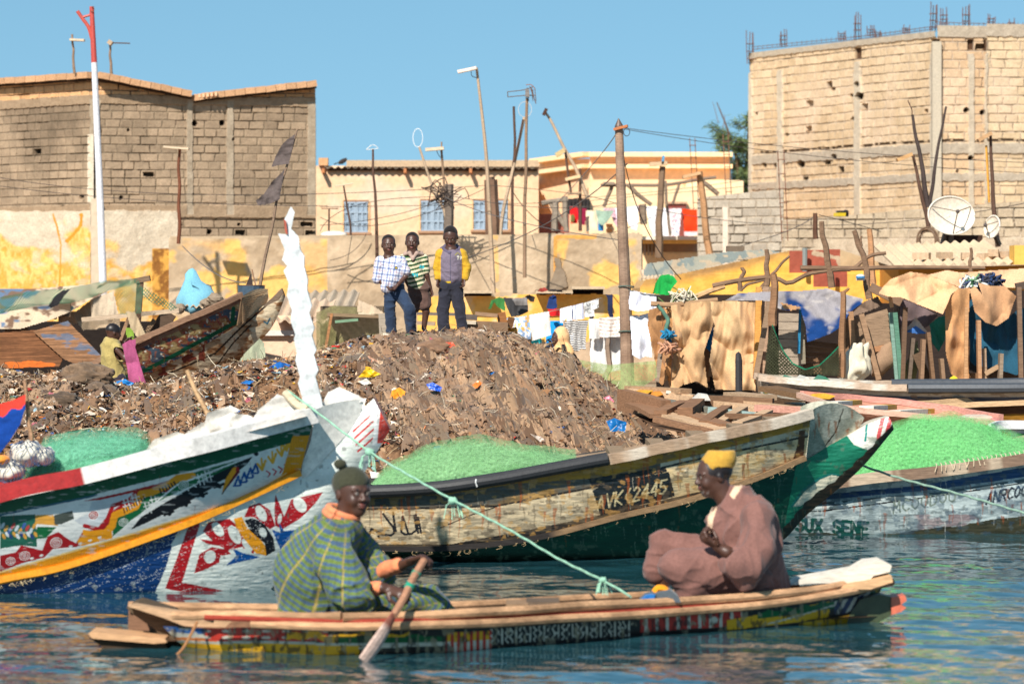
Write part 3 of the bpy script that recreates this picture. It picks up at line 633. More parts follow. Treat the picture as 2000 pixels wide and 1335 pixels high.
def cream_house():
    t = T('cream_house', 'two storey cream house with stepped cornices and a laundry balcony', 'house', W(1240, 900, 86))
    base = C(242, 206, 166)
    def f(u, z, px, py):
        n = fbm(u * 4, z * 4, 4, 9); c = mix(base, base * .9, n); return .008 * n, c, None
    wall_grid('wall', t, 1052, 87.5, 1152, 86, .8, 4.85, 2, f, 'plaster'); wall_grid('wall', t, 1152, 86, 1425, 86, .8, 4.88, 2, f, 'plaster')
    b = MB()
    for y, w_, pr in ((302, .10, .19), (325, .09, .17)):
        for (pa, ya, da), (pc, yc, dc) in ((((1046, y + 13, 87.3), (1150, y - 1, 85.9))), ((1150, y, 85.9), (1430, y, 85.9))):
            b.beam(W(pa, ya, da), W(pc, yc, dc), pr * 2, w_, C(255, 216, 168))
    b.build('cornice', 'plaster', t)
    b = MB()   # lower front block with the balcony
    def box(p0, y0, p1, y1, d, dep, col): p, q = W(p0, y0, d), W(p1, y1, d); b.box(((p[0] + q[0]) / 2, d + dep / 2, (p[2] + q[2]) / 2), (abs(q[0] - p[0]), dep, abs(p[2] - q[2])), col)
    box(1150, 365, 1425, 620, 83.5, 2.4, C(246, 212, 168)); box(1340, 352, 1452, 420, 84.5, 3, C(248, 216, 172)); box(1046, 418, 1112, 470, 83.2, .25, C(168, 100, 82))
    b.build('front_block', 'plaster', t)
    b = MB(); box(1252, 461, 1366, 468, 81.6, 1.9, C(226, 214, 196)); box(1252, 468, 1366, 474, 81.9, 1.6, C(238, 186, 110)); b.build('balcony_slab', 'plaster', t)
    b = MB(); box(1254, 474, 1364, 492, 83.42, .06, C(150, 124, 104)); b.build('shadow_band', 'plaster', t) if False else b.build('painted_shadow_band', 'plaster', t)  # dark strip on the wall standing in for the balcony's shadow
    b = MB(); box(1301, 397, 1340, 462, 83.4, .08, C(130, 62, 50)); dr = b.build('door', 'paint', t); b = MB(); box(1298, 394, 1343, 398, 83.35, .1, C(190, 150, 120)); b.build('frame', 'paint', dr)
    b = MB(); box(1104, 388, 1152, 418, 83.3, .15, C(40, 32, 28)); wn = b.build('window', 'paint', t); b = MB()
    for i in range(7): box(1106 + i * 7, 388, 1107.2 + i * 7, 418, 83.22, .03, C(70, 60, 56))
    b.build('grille', 'metal', wn)
    b = MB()
    for i in range(5): box(1258 + i * 7, 476, 1261 + i * 7, 498, 83.3, .06, C(150, 140, 130))
    b.build('lower_grille', 'paint', t)
    b = MB()
    for y in (437, 447): box(1184, y, 1196, y + 6, 83.4, .05, C(110, 70, 40))
    b.build('air_vents', 'plaster', t)
    a, c = W(1052, HZ, 88), W(1424, HZ, 86.3); side_walls(t, [(a[0], 88), (W(1152, HZ, 86.5)[0], 86.5), (c[0], 86.4), (c[0], 95), (a[0], 95)], .7, 4.7, C(235, 200, 150))
cream_house()
# ---- grey block yard walls
def yard_wall(name, label, pl, dl, yl, pr, dr, yr, seed, cl, ch, zb=.7, extra=None, bw=.3, bh=.165):
    zt = max(CH - (yl - HZ) / FPX * dl, CH - (yr - HZ) / FPX * dr)
    t = T(name, label, 'wall', W((pl + pr) / 2, 800, (dl + dr) / 2))
    def f(u, z, px, py):
        h, c, big, n = brickcol(u, z, bw, bh, seed, cl, ch, C(176, 160, 140), .02, .002, .01, .2)
        if extra: h, c = extra(h, c, n, px, py, z)
        return h, c, py > np.interp(px, [pl, pr], [yl, yr])
    wall_grid('blockwork', t, pl, dl, pr, dr, zb, zt, 1.4, f)
    a, c = W(pl, yl, dl), W(pr, yr, dr); b = MB(); b.prism([(a[0], a[1], zb), (c[0], c[1], zb), c, a], (0, .16, 0), C(176, 156, 132)); 
    for v in b.V: v += np.array([0, .035, 0])
    b.build('wall_core', 'block', t); return t
def ex1(h, c, n, px, py, z):
    pm = (px > 1412) & (px < 1424) & (py > 405); c[pm] = (C(226, 205, 184) * (.85 + .3 * n[..., None]))[pm]; return np.where(pm, .04, h), c
def ex2(h, c, n, px, py, z):
    m_ = sst(452, 478, py + 16 * (fbm(px * .03, py * .05, 3, 7) - .5)) * sst(1575, 1600, px + 0 * py); c = mix(c, mix(C(168, 146, 122), C(206, 186, 160), n), m_); return h * (1 - m_) + .04 * m_, c
yard_wall('yard_wall', 'grey concrete block yard wall beside the orange towel', 1363, 74, 386, 1531, 73, 368, 31, C(160, 146, 130), C(196, 182, 162), extra=ex1)
yard_wall('yard_wall', 'long low block wall at the foot of the tall unfinished building', 1528, 68, 430, 2120, 65, 383, 37, C(168, 148, 124), C(204, 184, 154), extra=ex2)
# ---- long weathered plaster wall behind the boys
def long_wall():
    t = T('plaster_wall', 'long weathered plaster wall with flaking yellow paint behind the three boys', 'wall', W(800, 800, 62))
    def f(u, z, px, py):
        n = fbm(u * 6, z * 6, 4, 9); b1 = fbm(px * .008, py * .01, 4, 71)
        c = mix(C(168, 144, 116), C(204, 180, 150), sst(.25, .75, n * .4 + b1 * .6)); dk = sst(.5, .62, fbm(px * .02, py * .03, 4, 72)) * sst(475, 455, py); c = c * (1 - .25 * dk)[..., None]
        # faded yellow paint
        yl = sst(.54, .66, fbm(px * .022, py * .022, 4, 73) + .10 * sst(1070, 1110, px) * sst(1260, 1240, px) - .05 + .16 * (px > 1215) * (px < 1255) - .3 * (px < 1085) * (px > 640) + .02 * (px < 640)) * sst(462, 472, py)
        yc = mix(C(226, 172, 92), C(246, 194, 104), n); c = mix(c, yc, yl * .85)
        fr = (np.abs(px - 1085) < 2.2 + 3 * n) & (py > 462); fr |= (py > 459) & (py < 465 + 3 * n) & (px > 1085) & (px < 1165); c[fr] = C(214, 158, 84)
        st = (np.abs(px - 968 - .04 * (py - 470)) < 8 * n) & (n > .42); c[st] = C(226, 180, 118)
        oc = (px < 640) * (1 - sst(.42, .58, fbm(px * .011, py * .016, 4, 75))) * sst(462, 480, py); c = mix(c, np.broadcast_to(C(222, 170, 98), c.shape), oc * .6)
        pt = inpoly(px + 6 * (n - .5), py, [(1082, 502), (1094, 506), (1096, 524), (1104, 532), (1108, 560), (1090, 568), (1060, 572), (1044, 566), (1066, 560), (1078, 544), (1084, 520)]); c[pt] = (C(146, 128, 108) * (.8 + .4 * n[..., None]))[pt]
        blk = (py < 458) & (px < 622); edge = 459 + 4 * (fbm(px * .04, px * 0, 3, 70) - .5) + 5 * (px < 640) - 5 * ((px > 1040) & (px < 1250))
        h = .03 * n + .02 * b1 + .03 * pt
        low = (py > 570) & (px > 640); cb = mix(C(150, 130, 108), C(190, 166, 136), n); c = np.where(low[..., None], mix(c, cb, .6 + 0 * n), c)
        return h, c, py > edge
    wall_grid('plaster_face', t, 330, 62, 1253, 62, .5, 2.86, 1.4, f, 'plaster')
    a, c = W(332, 461, 62.02), W(1255, 457, 62.02); b = MB(); b.prism([(a[0], 62.04, .5), (c[0], 62.04, .5), (c[0], 62.04, c[2]), (a[0], 62.04, a[2])], (0, .22, 0), C(190, 166, 136)); b.build('wall_core', 'plaster', t)
long_wall()
def step_wall():
    t = T('low_wall', 'low yellow wall with broken niches behind the hanging laundry', 'wall', W(1100, 800, 50))
    def f(u, z, px, py):
        n = fbm(u * 6, z * 6, 4, 19); c = mix(C(232, 168, 74), C(248, 196, 108), n); sp = sst(.56, .68, fbm(px * .03, py * .03, 4, 20)); c = mix(c, np.broadcast_to(C(226, 196, 160), c.shape), sp * .6)
        g = py > 668; c[g] = mix(C(176, 150, 124), C(206, 180, 150), n)[g]; rd = (py > 712) & (px > 1120); c[rd] = (C(196, 128, 104) * (.85 + .3 * n[..., None]))[rd]
        return .02 * n, c, (py > 578 + 4 * (fbm(px * .05, px * 0, 2, 2) - .5) - 4 * (px > 1000))
    wall_grid('face', t, 815, 50, 1335, 50, .35, 1.86, 1.6, f, 'plaster'); a, c = W(815, 582, 50.02), W(1335, 578, 50.02); b = MB(); b.prism([(a[0], 50.04, .35), (c[0], 50.04, .35), (c[0], 50.04, c[2]), (a[0], 50.04, a[2])], (0, .3, 0), C(236, 176, 84)); b.build('core', 'plaster', t)
    b = MB()
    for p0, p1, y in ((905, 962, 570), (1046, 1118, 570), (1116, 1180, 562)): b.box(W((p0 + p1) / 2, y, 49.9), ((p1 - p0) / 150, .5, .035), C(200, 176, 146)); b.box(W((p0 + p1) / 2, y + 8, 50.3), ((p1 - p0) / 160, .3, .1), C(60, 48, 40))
    b.build('shelf_slabs', 'block', t)
step_wall()
# ---- small yellow house on the right with sloping top
def yellow_house():
    t = T('yellow_house', 'low yellow house with sloping top and brown red panels behind the tarp shacks', 'house', W(1500, 800, 53))
    top = [(1250, 560), (1262, 545), (1330, 534), (1541, 489), (1640, 486), (1756, 524), (1756, 900), (1250, 900)]
    def f(u, z, px, py):
        n = fbm(u * 6, z * 6, 4, 29); c = mix(C(228, 166, 70), C(246, 190, 98), n); gr = sst(.5, .7, fbm(px * .02, py * .06, 4, 30)); 
        e = np.interp(px, [1262, 1330, 1541, 1640, 1756], [545, 534, 489, 486, 524]); gm = sst(26, 2, py - e) * (.3 + .9 * fbm(px * .03, py * .05, 3, 6)); c = mix(c, np.broadcast_to(C(140, 110, 80), c.shape), np.clip(gm, 0, .85))
        pn = (px > 1541) & (px < 1641) & (py < 532) | (px > 1588) & (px < 1655) & (py > 530) & (py < 560); c[pn] = (C(158, 84, 66) * (.8 + .4 * n[..., None]))[pn]
        sp = pn & (dseg(px, py, [(1590, 494), (1636, 504), (1640, 516)]) < 8 * n); c[sp] = C(184, 160, 132)
        st = (px > 1641) & (py < 526) & (n > .38); c[st] = mix(C(170, 146, 116), C(200, 170, 130), n)[st]
        return .02 * n + .03 * (py > 534), c, inpoly(px, py, top)
    wall_grid('wall', t, 1250, 53, 1756, 53, .4, 2.5, 1.5, f, 'plaster')
    b = MB(); p3 = [W(x, y, 53.06) for x, y in ((1252, 900), (1756, 900), (1756, 527), (1641, 489), (1541, 492), (1330, 537), (1262, 548), (1252, 562))]; b.prism(p3, (0, 4, 0), C(200, 160, 110)); b.build('body_core', 'plaster', t)
    b = MB(); b.tube([W(1572, 484, 52.8), W(1572, 530, 52.8)], .035, C(134, 140, 136), k=8); b.build('drain_pipe', 'plastic', t)
yellow_house()
def shed():
    t = T('corrugated_shed', 'ochre shed with wavy corrugated roof weighed down by blocks', 'shed', W(1870, 800, 50))
    b = MB(); p, q = W(1755, 524, 50.4), W(2060, 516, 50.4); b.prism([(p[0], 50.4, .4), (q[0], 50.4, .4), q, p], (0, 3, 0), C(190, 134, 62)); b.build('wall', 'plaster', t)
    b = MB(); corrug(b, W(1745, 520, 49.9), W(1982, 512, 49.9), 3.2, .32, C(222, 196, 162), lam=.13, amp=.022); b.build('roof', 'block', t)
    b = MB(); b.box(W(2010, 498, 50), (.45, .5, .25), C(236, 184, 92)); b.build('corner_block', 'plaster', t)
    for i, (px, y, w_) in enumerate(((1888, 500, .14), (1925, 501, .2), (1940, 494, .16), (1968, 497, .2), (1800, 500, .22), (1845, 499, .18))):
        b = MB(); b.box(W(px, y, 50.6), (w_, .14, .09), jc(C(186, 160, 132)), rz=i * .7); o = b.build('roof_block', 'block'); tag(o, ['small block on the wavy shed roof by the dark post', 'grey block in the middle of the wavy shed roof', 'block highest on the wavy shed roof', 'block near the right end of the wavy shed roof', 'block at the left end of the wavy shed roof', 'block on the shed roof left of the dark post'][i], 'block', 'blocks weighing down the shed roof')
shed()
# ---- casuarina tree
def tree():
    t = T('casuarina_tree', 'feathery dark green tree between the cream house and the tall block building', 'tree', W(1440, 800, 100))
    r = np.random.default_rng(5); b = MB(); trunk = [W(1455, 560, 100), W(1448, 400, 100), W(1438, 310, 100), W(1420, 250, 100), W(1400, 200, 100)]
    b.tube(smooth_pl(trunk, 20), [.12, .1, .06, .03, .012], C(110, 84, 66), k=6); b.tube(smooth_pl([W(1450, 430, 100), W(1458, 330, 100.5), W(1462, 260, 100.5), W(1463, 225, 100.5)], 12), [.08, .02], C(100, 80, 62), k=6)
    br = []
    for i in range(46):
        f = r.random(); base = smooth_pl([W(1452, 440, 100), W(1440, 310, 100), W(1425, 262, 100)], 30)[int(f * 29)] if r.random() < .5 else smooth_pl([W(1455, 440, 100.3), W(1460, 300, 100.4), W(1463, 232, 100.4)], 30)[int(f * 29)]
        a = r.random() * 6.28; L = .25 + .35 * r.random(); e = base + np.array([math.cos(a) * L, math.sin(a) * L, L * r.uniform(.1, .8)]); b.tube([base, (base + e) / 2 - [0, 0, .03], e], [.02, .012, .006], C(105, 80, 62), k=4, cap=False); br.append((base, e))
    br += [(W(1440, 300, 100), W(1392, 250, 100)), (W(1430, 275, 100), W(1398, 262, 100)), (W(1425, 262, 100), W(1388, 246, 100.2))]
    for e in br[-3:]: b.tube([e[0], (e[0] + e[1]) / 2, e[1]], [.02, .012, .006], C(105, 80, 62), k=4, cap=False)
    for p in (((1403, 240), (1395, 208), (1391, 198)), ((1412, 250), (1416, 228), (1414, 222))): b.tube([W(*q, 100) for q in p], [.012, .004], C(120, 90, 72), k=4, cap=False)
    b.build('trunk', 'wood', t)
    b = MB(); Vs = []; Cs = []
    for base, e in br:
        for k in range(90):
            f = .3 + .7 * r.random(); p = base + (e - base) * f + r.normal(0, .07, 3); L = .10 + .14 * r.random(); dr = r.normal(0, 1, 3); dr[2] = dr[2] * .6 + .1; dr /= np.linalg.norm(dr); s_ = np.cross(dr, r.normal(0, 1, 3)); s_ /= np.linalg.norm(s_); wd = .013
            q = p + dr * L; q[2] -= .03; Vs += [p - s_ * wd, p + s_ * wd, q + s_ * .003, q - s_ * .003]; c = mix(C(58, 84, 52), C(120, 134, 80), r.random()); Cs += [c] * 4
    n = len(Vs) // 4; b.add(np.array(Vs), np.arange(n * 4).reshape(n, 4), np.array(Cs)); b.build('crown', 'leaf', t)
tree()
# ============================================================ BOATS
def WA(px, py, d): return np.stack([(px - 1000) / FPX * d, d + 0 * px, CH - (py - HZ) / FPX * d], -1)
def hull_grid(b, st, nu, nv, colfn, bulge=.0, mirror=None, mcol=None, keel=False, capend=False, rough=.004, seed=0):
    """planked side between a top and a bottom line; stations (tx,ty,td,bx,by,bd). Mirrored about depth `mirror` for the far side"""
    s = smooth_pl(np.array(st, float) * np.array([1, 1, 60, 1, 1, 60]), nu) / np.array([1, 1, 60, 1, 1, 60])
    v = np.linspace(0, 1, nv)[None]; A = WA(s[:, 0], s[:, 1], s[:, 2]); B = WA(s[:, 3], s[:, 4], s[:, 5])
    P = A[:, None] * (1 - v[..., None]) + B[:, None] * v[..., None]; P[..., 1] -= bulge * np.sin(v * math.pi)
    px, py = PX(P); u = s[:, 0][:, None] + 0 * v
    r = fbm(px * .05, py * .25 + seed, 3, seed) - .5; r2 = fbm(px * .3, py * .3, 2, seed + 4) - .5
    P[..., 1] += rough * .9 * r + rough * .25 * r2
    c = colfn(px, py, v + 0 * px); b.grid(P, np.clip(c, 0, 1))
    if mirror is not None:
        k = max(1, nu // 60); Q = P[::k, ::max(1, nv // 6)].copy(); 
        if (nu - 1) % k: Q = np.vstack([Q, P[-1:, ::max(1, nv // 6)]])
        N_ = Q.copy(); Q[..., 1] = 2 * np.asarray(mirror) - Q[..., 1]; mc = np.asarray(mcol if mcol is not None else C(120, 100, 80)); b.grid(Q[::-1], mc)
        if keel: b.grid(np.stack([N_[:, -1], Q[:, -1]], 1), mc)
        if capend is not False: b.grid(np.stack([N_[-1], Q[-1]], 1), capend if not isinstance(capend, bool) else mc)
        # inner planking, 3 cm inside both skins
        I1 = N_ + np.array([0, .03, 0]); I2 = Q - np.array([0, .03, 0]); b.grid(I1[::-1], mc * .9); b.grid(I2, mc * .9)
    return P
def rail(b, pts, r, col, k=8, sq=1.0, n=60, mirror=None, wob=.0, colfn=None):
    w_ = smooth_pl([W(*p) for p in pts], n); rr = np.random.default_rng(int(abs(pts[0][0])) + 5)
    if wob: q_ = np.linspace(0, 9, n); w_ = w_ + np.stack([0 * q_, vn(q_, 0 * q_, int(abs(pts[0][0]))) - .5, vn(q_, 0 * q_ + 5, 3) - .5], 1) * wob * 3
    c = col if colfn is None else colfn(w_)
    b.tube(w_, r, c, k=k, sq=sq, up=(0, 0, 1))
    if mirror is not None:
        b.cut(); q = w_.copy(); q[:, 1] = 2 * mirror - q[:, 1]; b.tube(q, r, c, k=k, sq=sq, up=(0, 0, 1))
def streaks(X, Y, c, col, n_, x0, x1, y0, y1, seed, w_=(1.5, 4), L=(15, 50), a=.8):
    r = np.random.default_rng(seed)
    for _ in range(n_):
        x = r.uniform(x0, x1); y = r.uniform(y0, y1); l = r.uniform(*L); ww = r.uniform(*w_)
        m = (np.abs(X - x - 1.2 * np.sin(Y * .12 + x)) / ww < (1 - (Y - y) / l)) & (Y > y) & (Y < y + l); f = a * (.5 + .5 * vn(X * .5, Y * .2, seed))[m]
        c[m] = c[m] * (1 - f[:, None]) + col * f[:, None]
    return c
def wear(X, Y, c, cols, seed, th=.62, fx=.06, fy=.12, a=.9):
    for i, cc in enumerate(cols):
        m = sst(th, th + .05, fbm(X * fx, Y * fy, 5, seed + i * 7)); c = mix(c, np.broadcast_to(cc, c.shape), m * a)
    return c
def Z1(*p): return [(x / 2.9015, 740 + y / 2.9015) for x, y in p]
def left_boat():
    t = T('fishing_boat', 'big painted wooden boat with green and yellow stripes and red scrollwork on a silver bow', 'boat', (W(200, 1165, 24.6)[0], 24.7, 0))
    WH, GR, YE, RE, BL, BK, SV = C(226, 226, 220), C(12, 84, 52), C(232, 152, 24), C(166, 24, 30), C(14, 78, 146), C(24, 22, 28), C(216, 220, 210)
    UP = [(-420, 1100, 23.7, -420, 1215, 23.98), (-200, 1040, 23.75, -200, 1180, 24.0), (0, 981, 23.8, 0, 1141, 24.02), (165, 943, 23.84, 138, 1110, 24.05), (362, 888, 23.95, 345, 1038, 24.14), (500, 850, 24.2, 470, 984, 24.32), (612, 822, 24.42, 584, 931, 24.5)]
    def pu(X, Y, v):
        c = np.broadcast_to(WH, X.shape + (3,)).copy(); top = np.interp(X, [-420, 0, 165, 362, 612], [1100, 981, 943, 888, 822]); gl = np.interp(X, [-420, 0, 172, 379, 612], [1126, 1003, 968, 917, 852]); yl = np.interp(X, [-420, 0, 220, 379, 482, 558, 640], [1195, 1117, 1053, 1004, 972, 924, 876])
        c[(Y > gl) & (Y < gl + 4) & (X < 190)] = C(40, 90, 110)
        it = [('p', Z1((470, 690), (700, 640), (900, 590), (1090, 530), (1095, 575), (960, 640), (900, 640), (830, 640), (790, 700), (720, 750), (640, 770), (600, 850), (540, 900), (430, 950), (300, 960), (250, 1010), (130, 1040), (0, 1090), (0, 1000), (90, 980), (120, 940), (240, 970), (270, 890), (330, 865), (380, 900), (430, 930), (470, 860), (560, 850), (600, 800), (640, 720), (700, 690), (640, 680)), RE),
              ('p', Z1((520, 695), (760, 640), (700, 700), (620, 760), (560, 830), (470, 830), (420, 800), (500, 760)), C(200, 204, 206)), ('s', Z1((480, 830), (560, 850), (610, 790), (640, 715), (720, 690)), RE, 4),
              ('p', Z1((1000, 560), (1100, 527), (1430, 436), (1180, 560), (900, 690), (740, 800), (640, 895), (636, 770), (700, 745), (800, 690), (860, 640), (950, 645)), C(22, 100, 56)),
              ('s', Z1((1090, 548), (1010, 560), (950, 600), (860, 640), (800, 650), (770, 720), (700, 750), (650, 770), (635, 830), (600, 870), (500, 880), (460, 920)), YE, 7),
              ('p', Z1((470, 850), (560, 870), (630, 850), (640, 900), (460, 945)), YE),
              ('p', Z1((1455, 408), (1400, 482), (1330, 536), (1240, 594), (1100, 676), (1000, 736), (900, 778), (820, 818), (740, 852), (800, 780), (950, 690), (1150, 575), (1290, 505), (1430, 430)), BK),
              ('p', Z1((1220, 590), (1290, 560), (1255, 650)), WH), ('s', Z1((1445, 428), (1000, 600), (640, 895)), WH, 1.6),
              ('e', Z1((1452, 422))[0] + (4.5, 4.5, 0), BK), ('p', Z1((1320, 500), (1350, 495), (1360, 525), (1300, 600), (1258, 650), (1275, 570)), RE), ('p', Z1((1320, 500), (1340, 497), (1335, 530), (1258, 645), (1275, 570)), YE), ('s', Z1((1352, 520), (1300, 590), (1258, 650)), BK, 1.2),
              ('p', Z1((0, 775), (200, 765), (210, 950), (120, 940), (0, 960)), C(34, 92, 74)), ('p', Z1((210, 835), (320, 838), (260, 900), (200, 905)), C(22, 100, 56)), ('p', Z1((200, 770), (300, 765), (330, 830), (200, 820)), C(206, 148, 60)), ('p', Z1((305, 770), (410, 745), (420, 790), (350, 820), (310, 825)), C(70, 76, 70))]
        for i in range(7): x = 1010 + i * 42; it.append(('s', Z1((x, 545 + 90 - (i * 18)), (x + 18, 590 + 60 - i * 20)), WH if i < 3 else BK, 1.2))
        for i in range(4): x = 830 + i * 95; y = 735 - i * 52; it += [('s', Z1((x + 90, y + 2), (x + 130, y + 28)), BK, 4.2), ('s', Z1((x + 102, y + 34), (x + 152, y + 14)), BK, 2.4), ('s', Z1((x + 70, y + 12), (x + 118, y - 12)), BK, 2.4)]
        for x, y in ((700, 680), (745, 655), (820, 700), (855, 665), (1120, 540), (1160, 520)): it += [('s', Z1((x, y), (x + 16, y + 60)), WH, 1), ('s', Z1((x + 22, y - 4), (x + 38, y + 56)), WH, 1), ('s', Z1((x - 6, y + 22), (x + 44, y + 8)), WH, .9), ('s', Z1((x - 2, y + 42), (x + 48, y + 28)), WH, .9)]
        for i in range(9): x = 700 + i * 14; it.append(('s', Z1((x, 735 - i * 9), (x + 8, 757 - i * 9)), BK, 1.1))
        for i in range(6): x = 905 + i * 16; it.append(('s', Z1((x, 622 - i * 8), (x + 10, 648 - i * 10)), BK, 1.6))
        for cx, cy, s in ((318, 925, 1), (140, 1000, .9), (60, 1030, .8), (530, 770, .9), (700, 810, .8), (1040, 600, .9)):
            for rr in (34, 22, 10): it += [('e', Z1((cx, cy))[0] + (rr * s / 2.9, rr * s * .85 / 2.9, -.3), WH), ('e', Z1((cx, cy))[0] + ((rr - 4) * s / 2.9, (rr - 4) * s * .8 / 2.9, -.3), RE if cx < 650 else C(22, 100, 56))]
        for i in range(10): x = 15 + i * 20; it += [('e', Z1((x, 830 + 14 * (i % 3)))[0] + (3, 7, .5), [C(190, 200, 205), C(206, 148, 60), C(60, 90, 150), C(180, 60, 60)][i % 4]), ('e', Z1((x + 6, 890 - 12 * (i % 2)))[0] + (3, 6, -.5), [C(206, 148, 60), C(210, 214, 214), C(40, 60, 110)][i % 3])]
        for i in range(8): it.append(('e', Z1((180 + i * 55, 1015 - i * 17))[0] + (4, 2.2, -.3), WH))
        for x, y in ((1330, 590), (1365, 570), (1400, 545), (1430, 520)): it += [('s', Z1((x, y + 10), (x + 20, y - 40), (x + 34, y + 6)), BL, 2.2), ('s', Z1((x - 6, y + 14), (x + 30, y + 12)), BL, 1.8)]
        for x, y in ((1460, 480), (1520, 440), (1570, 400), (1600, 370)): it += [('s', Z1((x, y), (x + 26, y + 34), (x + 44, y - 18)), C(236, 170, 48), 2.4), ('s', Z1((x + 26, y + 34), (x + 22, y - 30)), C(236, 170, 48), 2)]
        for i in range(4): x = 1510 + i * 34; y = 528 - i * 12; it += [('s', Z1((x, y - 8), (x + 22, y + 6), (x + 8, y + 26)), C(196, 40, 60), 1.3)]
        c = strokes(X, Y, c, it); gm = Y < gl; c[gm] = GR
        yb = (Y > yl) | (X > 584 + (850 - Y) * .05) & (X > 565) & (Y > 850) | ((X - 572 + (Y - 850) * .28) > 0) & (Y > 850)
        c[yb] = YE * .96; ln = (np.abs(Y - yl) < 1.6) & (X < 560); c[ln] = C(240, 205, 130)
        tick = yb & (np.sin(X * 1.3 + fbm(X * .1, Y * .1, 2, 3) * 6) > .96); c[tick] *= .7
        c = wear(X, Y, c, [C(190, 192, 190)], 17, .66, .05, .2, .5); c = streaks(X, Y, c, C(140, 70, 40), 9, 0, 560, 900, 1000, 5, (.7, 1.6), (10, 30), .5); return c
    b = MB(); hull_grid(b, UP, 860, 170, pu, bulge=.03, mirror=24.75, mcol=C(196, 190, 180), rough=.003, seed=2); up = b.build('upper_planking', 'hull', t, smooth=True)
    LO = [(-420, 1215, 24.0, -420, 1260, 24.2), (-200, 1180, 24.02, -200, 1240, 24.25), (0, 1141, 24.04, 0, 1235, 24.3), (138, 1110, 24.07, 150, 1235, 24.34), (345, 1038, 24.16, 330, 1228, 24.42), (450, 992, 24.25, 425, 1215, 24.5), (517, 962, 24.36, 495, 1178, 24.56), (584, 931, 24.51, 560, 1118, 24.6), (628, 896, 24.56, 612, 1060, 24.63), (668, 850, 24.58, 662, 995, 24.66), (700, 806, 24.62, 716, 915, 24.67), (730, 778, 24.64, 762, 838, 24.68)]
    def pl(X, Y, v):
        c = np.broadcast_to(SV, X.shape + (3,)).copy(); sh = fbm(X * .02, Y * .02, 4, 12); c *= (.84 + .3 * sh)[..., None]
        bd = np.interp(Y, [1030, 1060, 1105, 1150, 1165, 1250], [350, 337, 325, 305, 300, 290]); blue = X < bd + 4 * (fbm(X * 0, Y * .08, 3, 3) - .5); c[blue] = C(10, 50, 100)
        it = [('p', Z1((1070, 822), (1130, 806), (1130, 830), (1032, 1150), (1280, 1200), (1440, 1245), (1250, 1245), (1100, 1215), (935, 1186), (1000, 1020)), RE),
              ('p', Z1((1100, 1100), (1130, 990), (1200, 950), (1290, 965), (1310, 990), (1250, 1000), (1240, 1040), (1170, 1075)), RE), ('e', Z1((1190, 1005))[0] + (11, 13, .3), SV),
              ('p', Z1((1150, 860), (1180, 810), (1300, 790), (1400, 880), (1440, 960), (1440, 990), (1370, 950), (1290, 970), (1220, 930)), RE), ('e', Z1((1235, 850))[0] + (9, 16, -.6), SV), ('e', Z1((1330, 880))[0] + (10, 20, -.5), SV), ('e', Z1((1400, 940))[0] + (7, 15, -.6), SV), ('p', Z1((1130, 905), (1240, 920), (1290, 950), (1180, 935)), RE),
              ('p', Z1((1385, 780), (1410, 720), (1470, 700), (1530, 740), (1560, 830), (1530, 850), (1440, 780)), RE), ('e', Z1((1480, 760))[0] + (9, 17, -.5), SV),
              ('p', Z1((1560, 650), (1590, 720), (1610, 780), (1650, 680), (1830, 640), (1790, 700), (1700, 790), (1600, 850), (1560, 830), (1555, 740)), RE), ('e', Z1((1700, 710))[0] + (11, 17, -.6), SV), ('e', Z1((1585, 790))[0] + (4, 10, .2), SV),
              ('p', Z1((1325, 790), (1370, 778), (1400, 840), (1470, 900), (1515, 960), (1510, 1000), (1450, 985), (1380, 900), (1340, 840)), YE), ('p', Z1((1385, 800), (1430, 785), (1500, 820), (1550, 900), (1560, 970), (1510, 1000), (1500, 930), (1420, 860)), BK), ('e', Z1((1490, 868))[0] + (7, 10, -.5), SV),
              ('p', Z1((1280, 1055), (1340, 1000), (1320, 960), (1380, 985), (1480, 1008), (1380, 1030)), BL), ('p', Z1((1540, 850), (1590, 870), (1580, 810), (1610, 860), (1680, 850), (1590, 965)), BL)]
        for i in range(4): it.append(('s', [(690 + i * 3, 842 + i * 13), (722 + i * 6, 812 + i * 11)], C(196, 44, 44), 1.8))
        c = strokes(X, Y, c, it)
        er = (X > 745 - .1 * (Y - 780)) & (Y < 865); c[er] = C(214, 70, 56); c[er & (((X - 754) / 9) ** 2 + ((Y - 812) / 20) ** 2 < .7)] = C(232, 90, 70); c[(X > 736 - .1 * (Y - 780)) & ~er & (Y < 870)] = C(238, 236, 230)
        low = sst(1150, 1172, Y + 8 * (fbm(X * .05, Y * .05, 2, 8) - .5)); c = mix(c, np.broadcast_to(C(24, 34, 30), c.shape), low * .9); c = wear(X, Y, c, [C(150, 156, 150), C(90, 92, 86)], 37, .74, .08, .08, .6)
        sc = fbm(X * .12 + Y * .3, Y * .05, 3, 91); c = mix(c, np.broadcast_to(C(236, 240, 236), c.shape), (np.abs(sc - .5) < .008) * .7); return c
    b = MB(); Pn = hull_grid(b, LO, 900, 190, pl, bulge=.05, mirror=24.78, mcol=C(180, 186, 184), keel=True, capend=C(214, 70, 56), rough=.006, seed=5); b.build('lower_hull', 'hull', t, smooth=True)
    # spur top, closing panel, rails
    b = MB(); s = Pn[600:, 0]; q = s.copy(); q[:, 1] = 2 * 24.78 - q[:, 1]; b.grid(np.stack([s, q], 1), C(222, 224, 220)); b.build('stem_top', 'paint', t)
